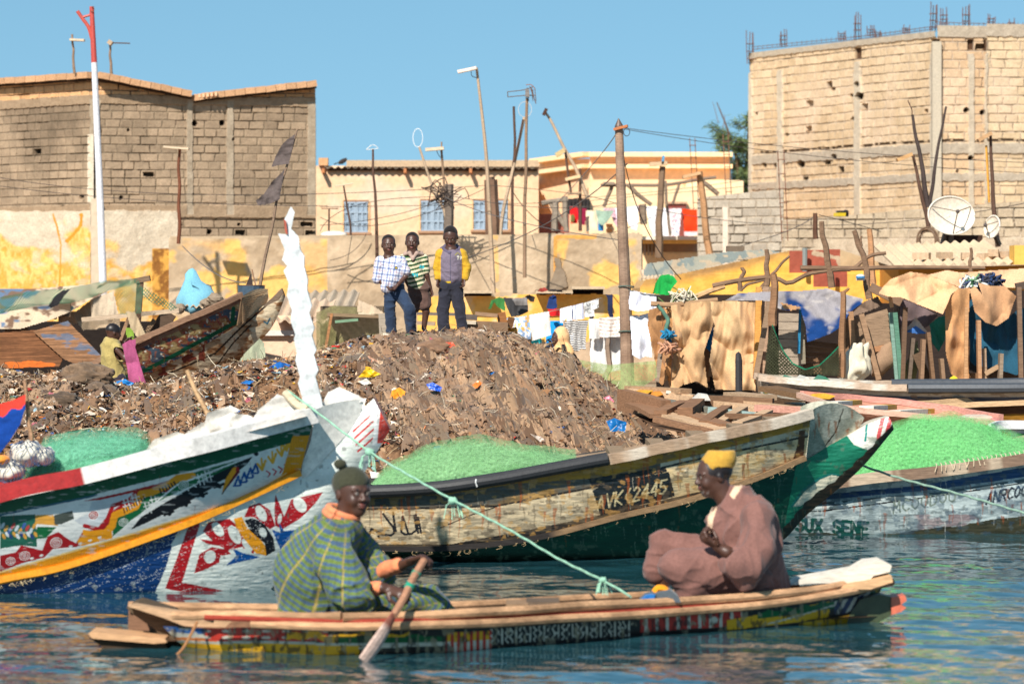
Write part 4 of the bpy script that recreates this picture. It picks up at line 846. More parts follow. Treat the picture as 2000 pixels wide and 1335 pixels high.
    for sgn in (0, 1):
        L = smooth_pl([(614, 800, 24.4), (608, 855, 24.46), (592, 902, 24.5), (588, 934, 24.52)], 20); Rr = smooth_pl([(712, 780, 24.62), (700, 815, 24.61), (668, 858, 24.57), (600, 930, 24.52)], 20); v = np.linspace(0, 1, 24)
        G = L[:, None] * (1 - v[None, :, None]) + Rr[:, None] * v[None, :, None]; G[..., 1] -= 6 * np.sin(v * math.pi)[None] * np.linspace(1, 0, 20)[:, None]; P = WA(G[..., 0], G[..., 1], G[..., 2]); 
        if sgn: P[..., 1] = 2 * 24.76 - P[..., 1]
        b = MB(); b.grid(P, C(240, 234, 222)); b.build('bow_panel', 'paint', t, smooth=True)
    b = MB(); rpts = [(-420, 1085, 23.66), (0, 965, 23.74), (165, 928, 23.78), (362, 875, 23.88), (500, 838, 24.12), (612, 811, 24.34)]
    def rc(w_):
        px, _ = PX(w_); c = mix(np.broadcast_to(C(168, 38, 36), w_.shape), np.broadcast_to(C(226, 220, 212), w_.shape), (px > 163) * 1.); return c * (.9 + .2 * vn(px * .1, px * 0, 3))[:, None]
    rail(b, rpts, .072, C(230, 226, 220), k=4, n=200, mirror=24.75, wob=.004, colfn=rc); b.build('gunwale', 'paint', t)
    b = MB(); rail(b, [(x, y - 4, d - .02) for x, y, d in ((-420, 1212, 24.0), (0, 1136, 24.02), (138, 1106, 24.05), (345, 1033, 24.14), (470, 980, 24.3), (586, 928, 24.47))], .028, YE * .9, k=4, n=160, mirror=24.76, wob=.003); b.build('rub_rail', 'paint', t)
    b = MB(); 
    for i in range(70):   # frayed threads under the rub rail
        x = random.uniform(0, 560); y = np.interp(x, [0, 138, 345, 470, 586], [1143, 1113, 1040, 988, 934]); p = W(x, y, 24.02 - .05 + np.interp(x, [0, 586], [0, .3])); b.tube([p, p + [random.uniform(-.02, .02), -.01, -.015], p + [random.uniform(-.03, .03), -.01, -random.uniform(.01, .03)]], .0014, C(196, 176, 136), k=3, cap=False)
    b.build('frayed_threads', 'cloth', t)['kind'] = 'stuff'
    b = MB()   # foredeck boards
    G = np.array([[WA(x, y, d_) for d_ in (24.0 + .1 * (x > 500), 24.4, 25.4)] for x, y in ((180, 926), (300, 893), (450, 852), (600, 812))]); b.grid(G, C(200, 190, 176)); b.build('foredeck', 'wood', t)
    # carved post
    L = [(568, 403), (556, 427), (561, 458), (543, 456), (556, 487), (551, 507), (561, 519), (554, 529), (564, 553), (560, 577), (570, 604), (568, 628), (577, 653), (574, 662), (580, 690), (577, 703), (586, 735), (582, 748), (590, 775), (590, 830)]
    Rg = [(636, 830), (628, 780), (616, 735), (622, 722), (613, 692), (618, 684), (609, 655), (614, 640), (604, 610), (609, 596), (600, 566), (601, 545), (594, 520), (594, 500), (586, 487), (582, 462), (568, 446), (574, 414)]
    sheet('carved_post', L + Rg, 24.52, C(212, 214, 212), 'paint', parent=t, fold=.016, ffreq=(4, 4), res=1.0, thick=.07, hang=False, seed=3)
    b = MB(); b.prism([W(x, y, 24.505) for x, y in ((554, 428), (559, 432), (562, 458), (557, 454))], (0, .012, 0), C(176, 84, 60)); b.build('rust_patch', 'paint', t) if False else b.build('bare_wood_patch', 'paint', t)
    # crumpled white sheets lying on the foredeck
    for i, (pl_, d_, lab) in enumerate((([(283, 880), (300, 858), (345, 843), (360, 848), (392, 826), (420, 822), (450, 806), (490, 812), (500, 826), (380, 856)], 24.3, 'crumpled white sheeting along the bow rail of the painted boat'),
            ([(490, 824), (505, 800), (541, 770), (562, 778), (590, 797), (560, 812)], 24.35, 'peaked white foam sheet standing below the carved post'), ([(628, 792), (640, 766), (662, 756), (700, 772), (716, 784), (680, 788)], 24.6, 'bent white sheet right of the carved post'), ([(396, 836), (404, 806), (450, 792), (468, 800), (440, 820)], 24.5, 'folded white sheet in front of the leaning stick'))):
        o = sheet('foam_sheet', pl_, d_, C(218, 212, 202), 'paint', fold=.13, ffreq=(2, 3), res=1.5, seed=i, thick=.03, hang=False); tag(o, lab, 'sheet', 'white sheets on the bow')
    b = MB(); b.tube(smooth_pl([W(556, 766, 24.4), W(580, 790, 24.35), W(600, 800, 24.3)], 8), .025, C(206, 190, 160)); o = b.build('wooden_cleat', 'wood'); tag(o, 'pale wooden bar lying at the foot of the carved post', 'bar')
left_boat()
def Z4(*p): return [(680 + x * .335, 760 + y * .335) for x, y in p]
def Z5(*p): return [(1330 + x * .335, 740 + y * .335) for x, y in p]
def middle_boat():
    t = T('fishing_boat', 'weathered wooden boat with black pipe rail, rust streaks and green stem pointing right', 'boat', (W(1150, 1095, 27.5)[0], 27.9, 0))
    UP = [(300, 985, 27.0, 300, 1085, 27.1), (560, 985, 26.9, 560, 1080, 27.0), (717, 972, 26.85, 717, 1071, 26.95), (878, 959, 26.82, 881, 1075, 26.95), (1015, 932, 26.85, 1050, 1052, 26.98), (1182, 906, 26.95, 1200, 1012, 27.08), (1350, 872, 27.1, 1360, 972, 27.24), (1480, 842, 27.3, 1480, 934, 27.42), (1583, 816, 27.5, 1572, 898, 27.6)]
    def pu(X, Y, v):
        c = np.broadcast_to(C(218, 196, 158), X.shape + (3,)).copy(); n = fbm(X * .04, Y * .15, 4, 3)
        c = mix(c, np.broadcast_to(C(172, 156, 128), c.shape), sst(.35, .65, n)); rt = sst(1120, 1250, X)
        c = mix(c, np.broadcast_to(C(230, 198, 144), c.shape), rt * .8 * sst(.3, .6, fbm(X * .03, Y * .05, 3, 8)))
        seam = np.interp(X, [300, 717, 968, 1159, 1300, 1400, 1585], [994, 994, 988, 951, 911, 888, 850]); top = np.interp(X, [300, 717, 878, 1015, 1182, 1350, 1583], [985, 972, 959, 932, 906, 872, 816])
        ab = Y < seam; dk = mix(C(104, 100, 88), C(70, 70, 66), n); c[ab] = mix(dk, C(150, 112, 48) + 0 * dk, sst(.42, .6, fbm(X * .03, Y * .1, 3, 5)) * sst(860, 1100, X) * .7)[ab]
        yw = ab & (Y < top + np.interp(X, [800, 1000, 1160, 1300, 1585], [3, 10, 24, 20, 17])); c[yw] = (mix(C(196, 140, 34), C(156, 118, 44), n))[yw]
        cr = ab & ~yw & (X > 1290); c[cr] = (C(206, 192, 164) * (.8 + .3 * n[..., None]))[cr]
        c[np.abs(Y - seam) < 1.4 + 1.2 * n] = C(34, 30, 28); c[np.abs(Y - np.interp(X, [860, 920, 968], [1030, 1005, 990])) < (X > 860) * (X < 968) * 1.2] = C(40, 34, 30)
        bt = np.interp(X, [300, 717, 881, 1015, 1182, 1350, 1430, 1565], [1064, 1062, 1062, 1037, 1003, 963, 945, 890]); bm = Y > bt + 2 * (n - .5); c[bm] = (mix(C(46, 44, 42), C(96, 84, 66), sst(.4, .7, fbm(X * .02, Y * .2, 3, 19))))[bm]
        it = [('p', Z4((1425, 590), (1500, 545), (1870, 480), (1905, 622), (1470, 735)), C(34, 38, 40)), ('p', Z4((1400, 520), (1850, 450), (1860, 480), (1420, 560)), C(40, 38, 38)), ('p', Z5((690, 300), (725, 295), (715, 470), (650, 480), (680, 380)), C(92, 56, 34))]
        for ln in ([(118, 885), (125, 845), (135, 812), (160, 822), (200, 845), (250, 850), (270, 835), (262, 800), (240, 775), (215, 740), (205, 725)], [(262, 715), (268, 770), (278, 825)], [(318, 740), (312, 790), (310, 830), (330, 845), (370, 840), (398, 820), (392, 770), (385, 735)], [(318, 740), (335, 790), (350, 838)], [(395, 730), (402, 790), (408, 835)], [(408, 745), (416, 790), (425, 835)], [(176, 856), (180, 862)]): it.append(('s', Z4(*ln), C(32, 32, 36), 2.2))
        it += text_items('AVK(2445', 1166, 996, 13, 27, 4.4, C(206, 188, 144), 1.7, slope=-.25, slant=.1)
        c = strokes(X, Y, c, it)
        c = streaks(X, Y, c, C(166, 84, 34), 80, 717, 1560, 850, 1010, 7, (1.5, 5), (20, 80), .8); c = streaks(X, Y, c, C(226, 214, 186), 60, 717, 1560, 850, 1030, 8, (.6, 1.4), (10, 50), .5)
        c = streaks(X, Y, c, C(80, 60, 42), 60, 717, 1560, 860, 1010, 9, (.8, 3), (15, 60), .6); return wear(X, Y, c, [C(96, 82, 66), C(196, 150, 84)], 57, .61, .07, .1, .6)
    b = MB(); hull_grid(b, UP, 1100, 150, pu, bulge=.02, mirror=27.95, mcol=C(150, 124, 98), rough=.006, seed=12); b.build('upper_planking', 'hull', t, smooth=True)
    LO = [(300, 1085, 27.1, 300, 1130, 27.3), (560, 1080, 27.02, 560, 1130, 27.3), (717, 1071, 26.97, 717, 1130, 27.25), (881, 1075, 26.97, 881, 1128, 27.25), (1050, 1052, 27.0, 1050, 1126, 27.3), (1200, 1012, 27.1, 1190, 1122, 27.42), (1360, 972, 27.26, 1330, 1112, 27.6), (1480, 934, 27.44, 1440, 1094, 27.75), (1572, 898, 27.62, 1524, 1058, 27.82), (1615, 872, 27.74, 1575, 1006, 27.84), (1660, 847, 27.8, 1641, 951, 27.86), (1702, 824, 27.84, 1690, 905, 27.87), (1736, 813, 27.86, 1746, 838, 27.88)]
    def plo(X, Y, v):
        n = fbm(X * .03, Y * .1, 4, 6); c = mix(C(18, 78, 56), C(10, 54, 44), n); k = (X > 1545 + (960 - Y) * .2); c = np.where(k[..., None], mix(C(36, 128, 96), C(20, 104, 78), n), c)
        it = [('p', [(1654, 850), (1692, 822), (1720, 800), (1760, 800), (1760, 860), (1700, 880), (1668, 868)], C(228, 222, 206)), ('s', [(1694, 820), (1690, 860)], C(30, 140, 130), 2), ('p', Z5((636, 745), (700, 650), (800, 572), (880, 545), (945, 562), (900, 620), (800, 690), (700, 742)), C(30, 110, 100)), ('p', Z5((655, 742), (720, 655), (810, 585), (880, 558), (935, 570), (890, 620), (800, 680), (700, 738)), C(222, 212, 184))]
        c = strokes(X, Y, c, it); rd = (X > 1712) & (Y > 780) & (np.sin(X * .42 + Y * .1) > -.1); c[rd] = C(204, 84, 84)
        lowe = np.interp(X, [1524, 1571, 1641, 1690, 1746], [1058, 1004, 950, 906, 845]); ed = (Y > lowe - 16 - 10 * n) & (X > 1520); c[ed] = mix(C(66, 52, 36), C(40, 34, 26), n)[ed]
        c = streaks(X, Y, c, C(150, 170, 150), 90, 1000, 1560, 930, 1060, 4, (.5, 1.2), (10, 60), .35); c = streaks(X, Y, c, C(120, 80, 40), 20, 1100, 1640, 920, 1040, 6, (1, 3), (10, 40), .5)
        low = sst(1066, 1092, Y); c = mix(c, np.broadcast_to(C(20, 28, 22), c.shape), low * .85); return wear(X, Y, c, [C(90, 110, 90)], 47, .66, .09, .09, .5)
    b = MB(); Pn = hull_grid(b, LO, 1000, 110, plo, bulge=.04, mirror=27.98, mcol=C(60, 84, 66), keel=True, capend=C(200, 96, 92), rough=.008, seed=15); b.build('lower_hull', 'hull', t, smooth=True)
    b = MB(); s = Pn[760:, 0]; q = s.copy(); q[:, 1] = 2 * 27.98 - q[:, 1]; b.grid(np.stack([s, q], 1), C(200, 190, 170)); b.build('stem_top', 'wood', t)
    def pb(X, Y):
        n = fbm(X * .06, Y * .04, 4, 9); c = mix(C(196, 192, 172), C(150, 150, 132), sst(.35, .65, n)); c[np.abs(dseg(X, Y, [(1646, 800), (1634, 840), (1612, 870)])) < 1.3] = C(50, 44, 36)
        return streaks(X, Y, c, C(150, 84, 40), 12, 1590, 1690, 795, 840, 3, (1.5, 4), (15, 40), .8)
    for sgn in (0, 1):
        L = smooth_pl([(1583, 803, 27.48), (1580, 845, 27.55), (1576, 880, 27.6), (1574, 900, 27.63)], 30); Rr = smooth_pl([(1688, 816, 27.9), (1676, 836, 27.88), (1640, 862, 27.8), (1580, 896, 27.68)], 30); v = np.linspace(0, 1, 50)
        G = L[:, None] * (1 - v[None, :, None]) + Rr[:, None] * v[None, :, None]; G[..., 1] -= 22 * np.sin(v * math.pi)[None] ** .8 * np.linspace(1, 0, 30)[:, None]; P = WA(G[..., 0], G[..., 1], G[..., 2]); cc = pb(G[..., 0], G[..., 1])
        if sgn: P[..., 1] = 2 * 27.96 - P[..., 1]
        b = MB(); b.grid(P, cc); b.build('bow_panel', 'wood', t, smooth=True)
    b = MB(); rail(b, [(300, 975, 26.95), (560, 972, 26.85), (717, 961, 26.8), (860, 951, 26.77), (968, 934, 26.77), (1105, 910, 26.83), (1186, 897, 26.88)], .046, C(46, 46, 48), k=12, n=90, wob=.004); b.cut().tube([W(930, 935, 26.72), W(929, 942, 26.715), W(932, 950, 26.72)], .006, C(220, 220, 215)); b.build('rubber_pipe', 'black', t)
    b = MB(); rail(b, [(1188, 896, 26.9), (1350, 862, 27.05), (1497, 829, 27.28), (1584, 809, 27.46)], .05, C(164, 138, 112), k=4, n=90, wob=.004, colfn=lambda w_: mix(C(170, 142, 116), C(206, 190, 170), sst(.4, .6, fbm(w_[:, 0] * 9, w_[:, 0] * 0, 3, 4)))); b.cut(); rail(b, [(1188, 890, 29.0), (1350, 858, 28.85), (1497, 826, 28.6), (1584, 807, 28.45)], .045, C(150, 124, 98), k=4); b.cut(); rail(b, [(300, 955, 28.95), (717, 945, 29.05), (968, 922, 29.1), (1190, 888, 29.0)], .045, C(60, 58, 56), k=8); b.build('gunwale', 'wood', t)
    b = MB(); rail(b, [(300, 1082, 27.05), (560, 1078, 26.96), (717, 1070, 26.9), (881, 1072, 26.9), (1050, 1049, 26.95), (1200, 1010, 27.04), (1360, 970, 27.2), (1480, 932, 27.38), (1572, 896, 27.56)], .026, C(84, 70, 54), k=4, n=120, wob=.006, colfn=lambda w_: mix(C(48, 44, 42), C(140, 112, 82), sst(.0, .4, w_[:, 0] * .5 + fbm(w_[:, 0] * 5, w_[:, 0] * 0, 3, 4) - .6))); b.build('rub_rail', 'wood', t)
    b = MB()
    for i in range(60):
        x = random.uniform(720, 1570); y = np.interp(x, [717, 881, 1050, 1200, 1360, 1480, 1572], [1074, 1077, 1054, 1015, 975, 937, 900]); d_ = np.interp(x, [717, 1050, 1360, 1572], [26.9, 26.95, 27.2, 27.56]) - .03; p = W(x, y, d_); l = random.uniform(.01, .035); b.tube(smooth_pl([p, p + [random.uniform(-.02, .02), -.01, -l * .6], p + [random.uniform(-.03, .03), 0, -l]], 5), .0016, C(176, 150, 110), k=3, cap=False)
    b.build('frayed_threads', 'cloth', t)['kind'] = 'stuff'
    b = MB()
    for x in (1210, 1290, 1370, 1450, 1520): p = W(x, np.interp(x, [1188, 1350, 1584], [898, 862, 812]), 27.15 + (x - 1210) / 1200); b.cut().beam(p, p + [0, 1.6 - (x - 1210) / 400, 0], .12, .04, C(150, 126, 100))
    b.build('thwart', 'wood', t)
middle_boat()
def right_boat():
    t = T('fishing_boat', 'grey and blue striped old boat heaped with green net at the right edge', 'boat', (W(1850, 1050, 30)[0], 30.7, 0))
    UP = [(1330, 985, 30.3, 1330, 1062, 30.5), (1450, 975, 30.05, 1450, 1064, 30.3), (1560, 964, 29.9, 1560, 1068, 30.15), (1640, 944, 29.82, 1640, 1070, 30.05), (1799, 931, 29.78, 1799, 1073, 30.0), (1900, 918, 29.8, 1900, 1073, 30.02), (2000, 901, 29.85, 2000, 1073, 30.05), (2200, 859, 30.0, 2180, 1070, 30.2)]
    def pu(X, Y, v):
        n = fbm(X * .04, Y * .1, 4, 23); c = mix(C(190, 202, 200), C(146, 160, 162), sst(.35, .68, n)); bt = np.interp(X, [1330, 1640, 1799, 2000, 2200], [995, 962, 947, 912, 872]); bb = np.interp(X, [1330, 1645, 1832, 2000, 2200], [1000, 972, 955, 930, 892]); sm = np.interp(X, [1330, 1608, 1799, 2000, 2200], [1010, 997, 972, 943, 905])
        lt = Y < bt; c[lt] = (C(206, 208, 200) * (.75 + .35 * n[..., None]))[lt]; bl = (Y > bt) & (Y < bb); c[bl] = mix(C(24, 76, 128), C(20, 54, 92), n)[bl]
        c[(np.abs(Y - sm) < 1.0 + 1.1 * n)] = C(30, 32, 34); dk = (Y > bb + 5) & (Y < sm) & (n > .46); c[dk] = C(78, 92, 96)
        it = text_items('SUX SENE', 1556, 1036, 13, 24, 5, C(20, 84, 74), 3.4, slope=.06, slant=.0) + text_items('ANRCOO', 1926, 984, 10, 22, 3.5, C(36, 40, 52), 1.9, slope=-.22, slant=.2) + text_items('MCOODOU', 1745, 1002, 13, 22, 5, C(120, 132, 122), 1.6, slope=-.2)
        c = strokes(X, Y, c, it); pk = sst(.5, .6, fbm(X * .03, Y * .05, 3, 28)) * (Y > 1004) * (X > 1770); c = mix(c, np.broadcast_to(C(146, 112, 112), c.shape), pk * .7)
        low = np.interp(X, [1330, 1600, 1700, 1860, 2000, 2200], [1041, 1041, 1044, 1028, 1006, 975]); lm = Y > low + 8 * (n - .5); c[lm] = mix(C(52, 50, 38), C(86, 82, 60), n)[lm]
        c = streaks(X, Y, c, C(150, 76, 38), 40, 1560, 2100, 930, 1020, 27, (1.2, 4), (15, 55), .8); c = streaks(X, Y, c, C(226, 226, 216), 50, 1560, 2100, 930, 1020, 28, (.6, 1.4), (10, 50), .45); return wear(X, Y, c, [C(88, 100, 100), C(60, 84, 104)], 67, .6, .08, .1, .5)
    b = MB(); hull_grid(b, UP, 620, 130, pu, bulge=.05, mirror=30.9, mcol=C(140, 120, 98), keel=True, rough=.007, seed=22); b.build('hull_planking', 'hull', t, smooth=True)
    b = MB(); rail(b, [(1330, 972, 30.2), (1450, 962, 29.95), (1560, 950, 29.82), (1655, 940, 29.74), (1799, 924, 29.7), (1900, 911, 29.72), (2000, 894, 29.77), (2200, 852, 29.95)], .058, C(140, 116, 96), k=4, n=120, wob=.006, mirror=30.9, colfn=lambda w_: mix(C(132, 108, 90), C(186, 166, 142), sst(.4, .6, fbm(w_[:, 0] * 12, w_[:, 0] * 0, 3, 4)))); b.build('gunwale', 'wood', t)
    b = MB()
    for i in range(26): x = 1830 + i * 9; y = np.interp(x, [1799, 2000, 2200], [913, 883, 841]); d_ = 29.7 + (x - 1830) / 1500; p = W(x, y, d_ - .05); b.cut().tube(smooth_pl([p + [0, .1, .01], p, p + [random.uniform(-.02, .02), -.02, -.05]], 5), .004, C(206, 186, 156), k=4)
    b.build('rope_lashing', 'cloth', t)
right_boat()
def Z7(*p): return [(x * .3, 400 + y * .3) for x, y in p]
def old_boat():
    t = T('fishing_boat', 'derelict peeling brown boat with a cracked rusty stem drawn up on the left shore', 'boat', (W(350, 700, 42)[0], 42.2, .6))
    UP = [(110, 760, 41.4, 110, 800, 41.6), (207, 702, 41.4, 207, 762, 41.55), (264, 674, 41.42, 285, 733, 41.6), (390, 617, 41.6, 395, 676, 41.75), (470, 583, 41.9, 462, 636, 42.0)]
    def pu(X, Y, v):
        n = fbm(X * .07, Y * .14, 5, 33); c = mix(C(150, 112, 78), C(120, 76, 50), sst(.35, .65, n)); q = fbm(X * .05, Y * .08, 4, 34)
        c = np.where(((q > .53) & (q < .58))[..., None], C(140, 66, 58), c); c = np.where((q > .61)[..., None], C(72, 86, 100), c); c = np.where(((q < .4))[..., None], C(170, 146, 100), c); c = np.where((fbm(X * .2, Y * .2, 3, 36) > .72)[..., None], C(206, 196, 176), c)
        gb = np.interp(X, [110, 285, 462], [778, 718, 624]); gm = (Y > gb) & (Y < gb + 9); gm |= (dseg(X, Y, [(456, 602), (454, 626)]) < 4) ; c[gm] = C(22, 88, 62); top = v < .16; c[top] = mix(C(160, 130, 104), C(118, 62, 48), n)[top]
        return streaks(X, Y, c, C(160, 84, 40), 30, 200, 470, 600, 720, 5, (1, 2.4), (8, 26), .7)
    b = MB(); hull_grid(b, UP, 360, 60, pu, bulge=.03, mirror=42.35, mcol=C(120, 96, 72), rough=.01, seed=31); b.build('upper_planking', 'wood', t, smooth=True)
    LO = [(110, 800, 41.6, 110, 840, 41.9), (207, 762, 41.57, 207, 830, 41.9), (285, 733, 41.62, 300, 800, 41.95), (395, 676, 41.77, 410, 760, 42.1), (462, 636, 42.0, 456, 722, 42.2), (492, 615, 42.15, 508, 666, 42.25), (524, 588, 42.25, 535, 632, 42.28), (550, 563, 42.28, 557, 580, 42.3)]
    def pl(X, Y, v):
        n = fbm(X * .06, Y * .16, 5, 43); c = mix(C(176, 146, 112), C(130, 88, 54), sst(.35, .65, n)); c = mix(c, np.broadcast_to(C(206, 190, 160), c.shape), sst(.5, .62, fbm(X * .04, Y * .06, 4, 44)) * .8); c[dseg(X, Y, [(300, 742), (420, 690), (470, 640), (548, 572)]) < 1.8] = C(46, 34, 26); c[dseg(X, Y, [(424, 712), (455, 670), (490, 634)]) < 1.4] = C(40, 28, 22)
        c[dseg(X, Y, [(516, 628), (522, 632), (527, 622)]) < 1.6] = C(46, 92, 110); c[(X > 515) & (Y < 600 - (X - 515) * .5) & (v < .5)] = C(110, 92, 76); rd = (fbm(X * .05, Y * .05, 3, 46) > .58) & (X < 400); c[rd] = C(120, 58, 44); return streaks(X, Y, c, C(150, 76, 34), 26, 300, 540, 600, 700, 6, (1, 2.6), (8, 30), .8)
    b = MB(); Pn = hull_grid(b, LO, 420, 60, pl, bulge=.03, mirror=42.36, mcol=C(120, 92, 66), keel=True, capend=C(120, 92, 66), rough=.012, seed=35); s = Pn[300:, 0]; q = s.copy(); q[:, 1] = 2 * 42.36 - q[:, 1]; b.grid(np.stack([s, q], 1), C(140, 112, 86)); b.build('lower_hull', 'wood', t, smooth=True)
    L = smooth_pl([(472, 579, 41.88), (468, 610, 41.95), (464, 636, 42.02)], 20); Rr = smooth_pl([(523, 564, 42.36), (521, 590, 42.32), (482, 627, 42.12)], 20); v = np.linspace(0, 1, 60); G = L[:, None] * (1 - v[None, :, None]) + Rr[:, None] * v[None, :, None]; G[..., 1] -= 6 * np.sin(v * math.pi)[None] * np.linspace(1, 0, 20)[:, None]; P = WA(G[..., 0], G[..., 1], G[..., 2]); b = MB(); b.grid(P, C(222, 192, 152)); b.build('bow_panel', 'wood', t, smooth=True)
    b = MB()
    for i in range(13): f = i / 12.5; b.tube([W(474 + 46 * 0, 580 + f * 52, 41.9 - .02), W(523 - f * 38, 565 + f * 58, 42.3)], .006, C(170, 140, 108), k=4)
    b.build('panel_battens', 'wood', t)
    b = MB(); rail(b, [(110, 752, 41.36), (207, 696, 41.36), (264, 668, 41.38), (390, 611, 41.56), (472, 577, 41.86)], .04, C(150, 116, 92), k=4, n=60, wob=.008, mirror=42.35); b.build('gunwale', 'wood', t)
    b = MB(); b.tube(smooth_pl([W(466, 560, 42.3), W(482, 566, 42.1), W(516, 566, 42.4), W(516, 558, 42.6)], 10), .05, C(60, 82, 104), k=6); o = b.build('fuel_drum', 'metal', t) if False else None
    b = MB(); b.tube([W(491, 578, 42.5), W(491, 557, 42.5)], [.145, .15], C(66, 84, 100), k=14); b.tube([W(491, 557.5, 42.5), W(491, 556.5, 42.5)], .154, C(120, 88, 66), k=14); o = b.build('plastic_basin', 'paint'); tag(o, 'dented blue grey basin behind the bow of the derelict boat', 'basin')
    b = MB(); b.prism([W(490, 533, 42.5), W(494, 557, 42.5), W(480, 557, 42.5)], (0, .01, 0), C(66, 54, 52)); b.tube([W(492, 526, 42.5), W(499, 557, 42.5)], .008, C(160, 120, 90), k=5); o = b.build('small_pennant', 'cloth'); tag(o, 'tiny dark pennant on a short stick above the blue grey basin', 'flag')
old_boat()
def bilge(t, pts, w_=.5):
    A = smooth_pl([W(*p) for p in pts], 40); Bq = A.copy(); Bq[:, 2] = gz(0, Bq[:, 1]) - .05; Bq[:, 1] += w_ * .4; Cq = Bq.copy(); Cq[:, 1] += w_ * .5; D_ = A.copy(); D_[:, 1] += w_ * 1.3; b = MB(); b.grid(np.stack([A, Bq, Cq, D_], 1), C(96, 76, 58)); b.build('bilge', 'wood', t)
def right_back_boats():
    # the long boat marked 2012
    t = T('fishing_boat', 'long beached boat with white bow marked 2012 in front of the tarp shacks', 'boat', (W(1750, 790, 38)[0], 38.5, .6))
    UP = [(1484, 738, 38.3, 1486, 772, 38.4), (1613, 756, 38.0, 1613, 786, 38.1), (1775, 765, 37.8, 1775, 794, 37.9), (2000, 766, 37.7, 2000, 796, 37.8), (2200, 760, 37.8, 2200, 792, 37.9)]
    def pu(X, Y, v):
        n = fbm(X * .06, Y * .2, 4, 53); c = mix(C(206, 198, 184), C(160, 148, 134), n); bm = (v > .28) & (v < .62) & (X > 1500); c[bm] = mix(C(44, 72, 104), C(58, 58, 62), n)[bm]; w_ = (X < 1570) & (v > .4) ; c[w_] = (C(214, 206, 190) * (.8 + .3 * n[..., None]))[w_]
        it = text_items('2012', 1520, 770.5, 6, 11, 2.6, C(34, 34, 38), 1.1) + [('e', (1496, 765, 6, 5, 0), C(70, 120, 92)), ('e', (1496, 765, 3.4, 3, 0), C(206, 150, 70)), ('p', [(1494, 740), (1506, 741), (1506, 748), (1494, 747)], C(50, 110, 170))]; c = strokes(X, Y, c, it)
        pt = (v > .72) & (X > 1765); ph = np.sin(X * .55); c[pt] = np.where((ph > .2)[..., None], C(220, 214, 200), np.where((ph > -.5)[..., None], C(206, 160, 40), C(36, 36, 38)))[pt]; return wear(X, Y, c, [C(120, 96, 76)], 77, .62, .07, .2, .6)
    b = MB(); hull_grid(b, UP, 520, 34, pu, mirror=38.6, mcol=C(120, 100, 80), rough=.006, seed=52); b.build('hull_planking', 'hull', t, smooth=True)
    b = MB(); rail(b, [(1484, 736, 38.28), (1550, 744, 38.1), (1613, 749, 37.96), (1772, 758, 37.76)], .045, C(190, 172, 150), k=4, n=60, mirror=38.6, wob=.005, colfn=lambda w_: mix(C(196, 170, 146), C(216, 206, 190), sst(.4, .6, fbm(w_[:, 0] * 6, w_[:, 0] * 0, 3, 4)))); b.build('gunwale', 'wood', t)
    b = MB(); rail(b, [(1774, 758, 37.74), (2000, 757, 37.64), (2200, 752, 37.74)], .05, C(70, 74, 80), k=8, n=40, mirror=38.6); b.build('rubber_rail', 'black', t)
    b = MB()
    for x in (1545, 1575, 1612): p = W(x, 742, 38.15); b.cut().prism([p + [-.07, 0, -.03], p + [0, 0, .035], p + [.09, 0, -.03]], (0, .9, 0), C(60, 130, 96) if x != 1575 else C(216, 210, 196))
    b.build('painted_rib', 'paint', t)
    bilge(t, [(1486, 771, 38.4), (1613, 785, 38.1), (1775, 793, 37.9), (2000, 795, 37.8), (2200, 791, 37.9)])
    t = T('rowing_boat', 'pink railed open boat with yellow and white thwarts lying behind the green net', 'boat', (W(1780, 810, 36)[0], 36, .4))
    b = MB(); hull_grid(b, [(1566, 772, 36.2, 1580, 800, 36.2), (1650, 800, 35.2, 1660, 826, 35.3), (1800, 816, 34.9, 1800, 845, 35.0), (1945, 830, 34.9, 1945, 856, 35.0)], 120, 12, lambda X, Y, v: mix(C(150, 96, 76), C(196, 150, 130), fbm(X * .05, Y * .2, 3, 3)), rough=.006); b.cut(); hull_grid(b, [(1566, 770, 36.2, 1580, 800, 36.0), (1700, 782, 36.6, 1700, 806, 36.4), (1850, 800, 36.3, 1850, 822, 36.1), (1950, 818, 35.6, 1950, 846, 35.4)], 120, 12, lambda X, Y, v: mix(C(176, 120, 96), C(206, 150, 128), fbm(X * .05, Y * .2, 3, 3)), rough=.006); b.build('hull_planking', 'wood', t)
    b = MB(); rail(b, [(1560, 770, 36.2), (1650, 797, 35.1), (1800, 812, 34.85), (1945, 827, 34.85)], .035, C(206, 168, 146), k=4, wob=.004); rail(b, [(1566, 768, 36.2), (1700, 779, 36.6), (1850, 797, 36.3), (1955, 816, 35.6)], .04, C(214, 152, 136), k=4, wob=.004); b.build('gunwale', 'wood', t)
    for i, (x0, y0, x1, y1, cc) in enumerate(((1622, 789, 1670, 785, 0), (1692, 797, 1738, 794, 1), (1745, 806, 1812, 802, 2))):
        b = MB(); p, q = W(x0, y0, 35.4), W(x1, y1, 36.2); m_ = (p + q) / 2 + (q - p) * (.1 if i < 2 else .3); b.beam(p, m_, .14, .045, C(236, 226, 206)); b.beam(m_, q, .14, .045, C(232, 176, 40)); b.build('thwart', 'paint', t)
    b = MB(); b.prism([W(1574, 777, 36.1), W(1590, 769, 36.1), (W(1612, 768, 36.1)), W(1632, 773, 36.1), W(1620, 779, 36.1)], (0, .3, 0), C(226, 168, 48)); b.build('bow_seat', 'paint', t)
    b = MB(); b.prism([W(1880, 818, 35.2), W(1900, 812, 35.2), W(1936, 812, 35.2), W(1950, 826, 35.2), W(1940, 834, 35.2), W(1890, 832, 35.2)], (0, .5, 0), C(216, 196, 176)); b.ell(W(1943, 828, 35.1), (.07, .1, .06), C(196, 130, 120)); b.build('stern_block', 'wood', t)
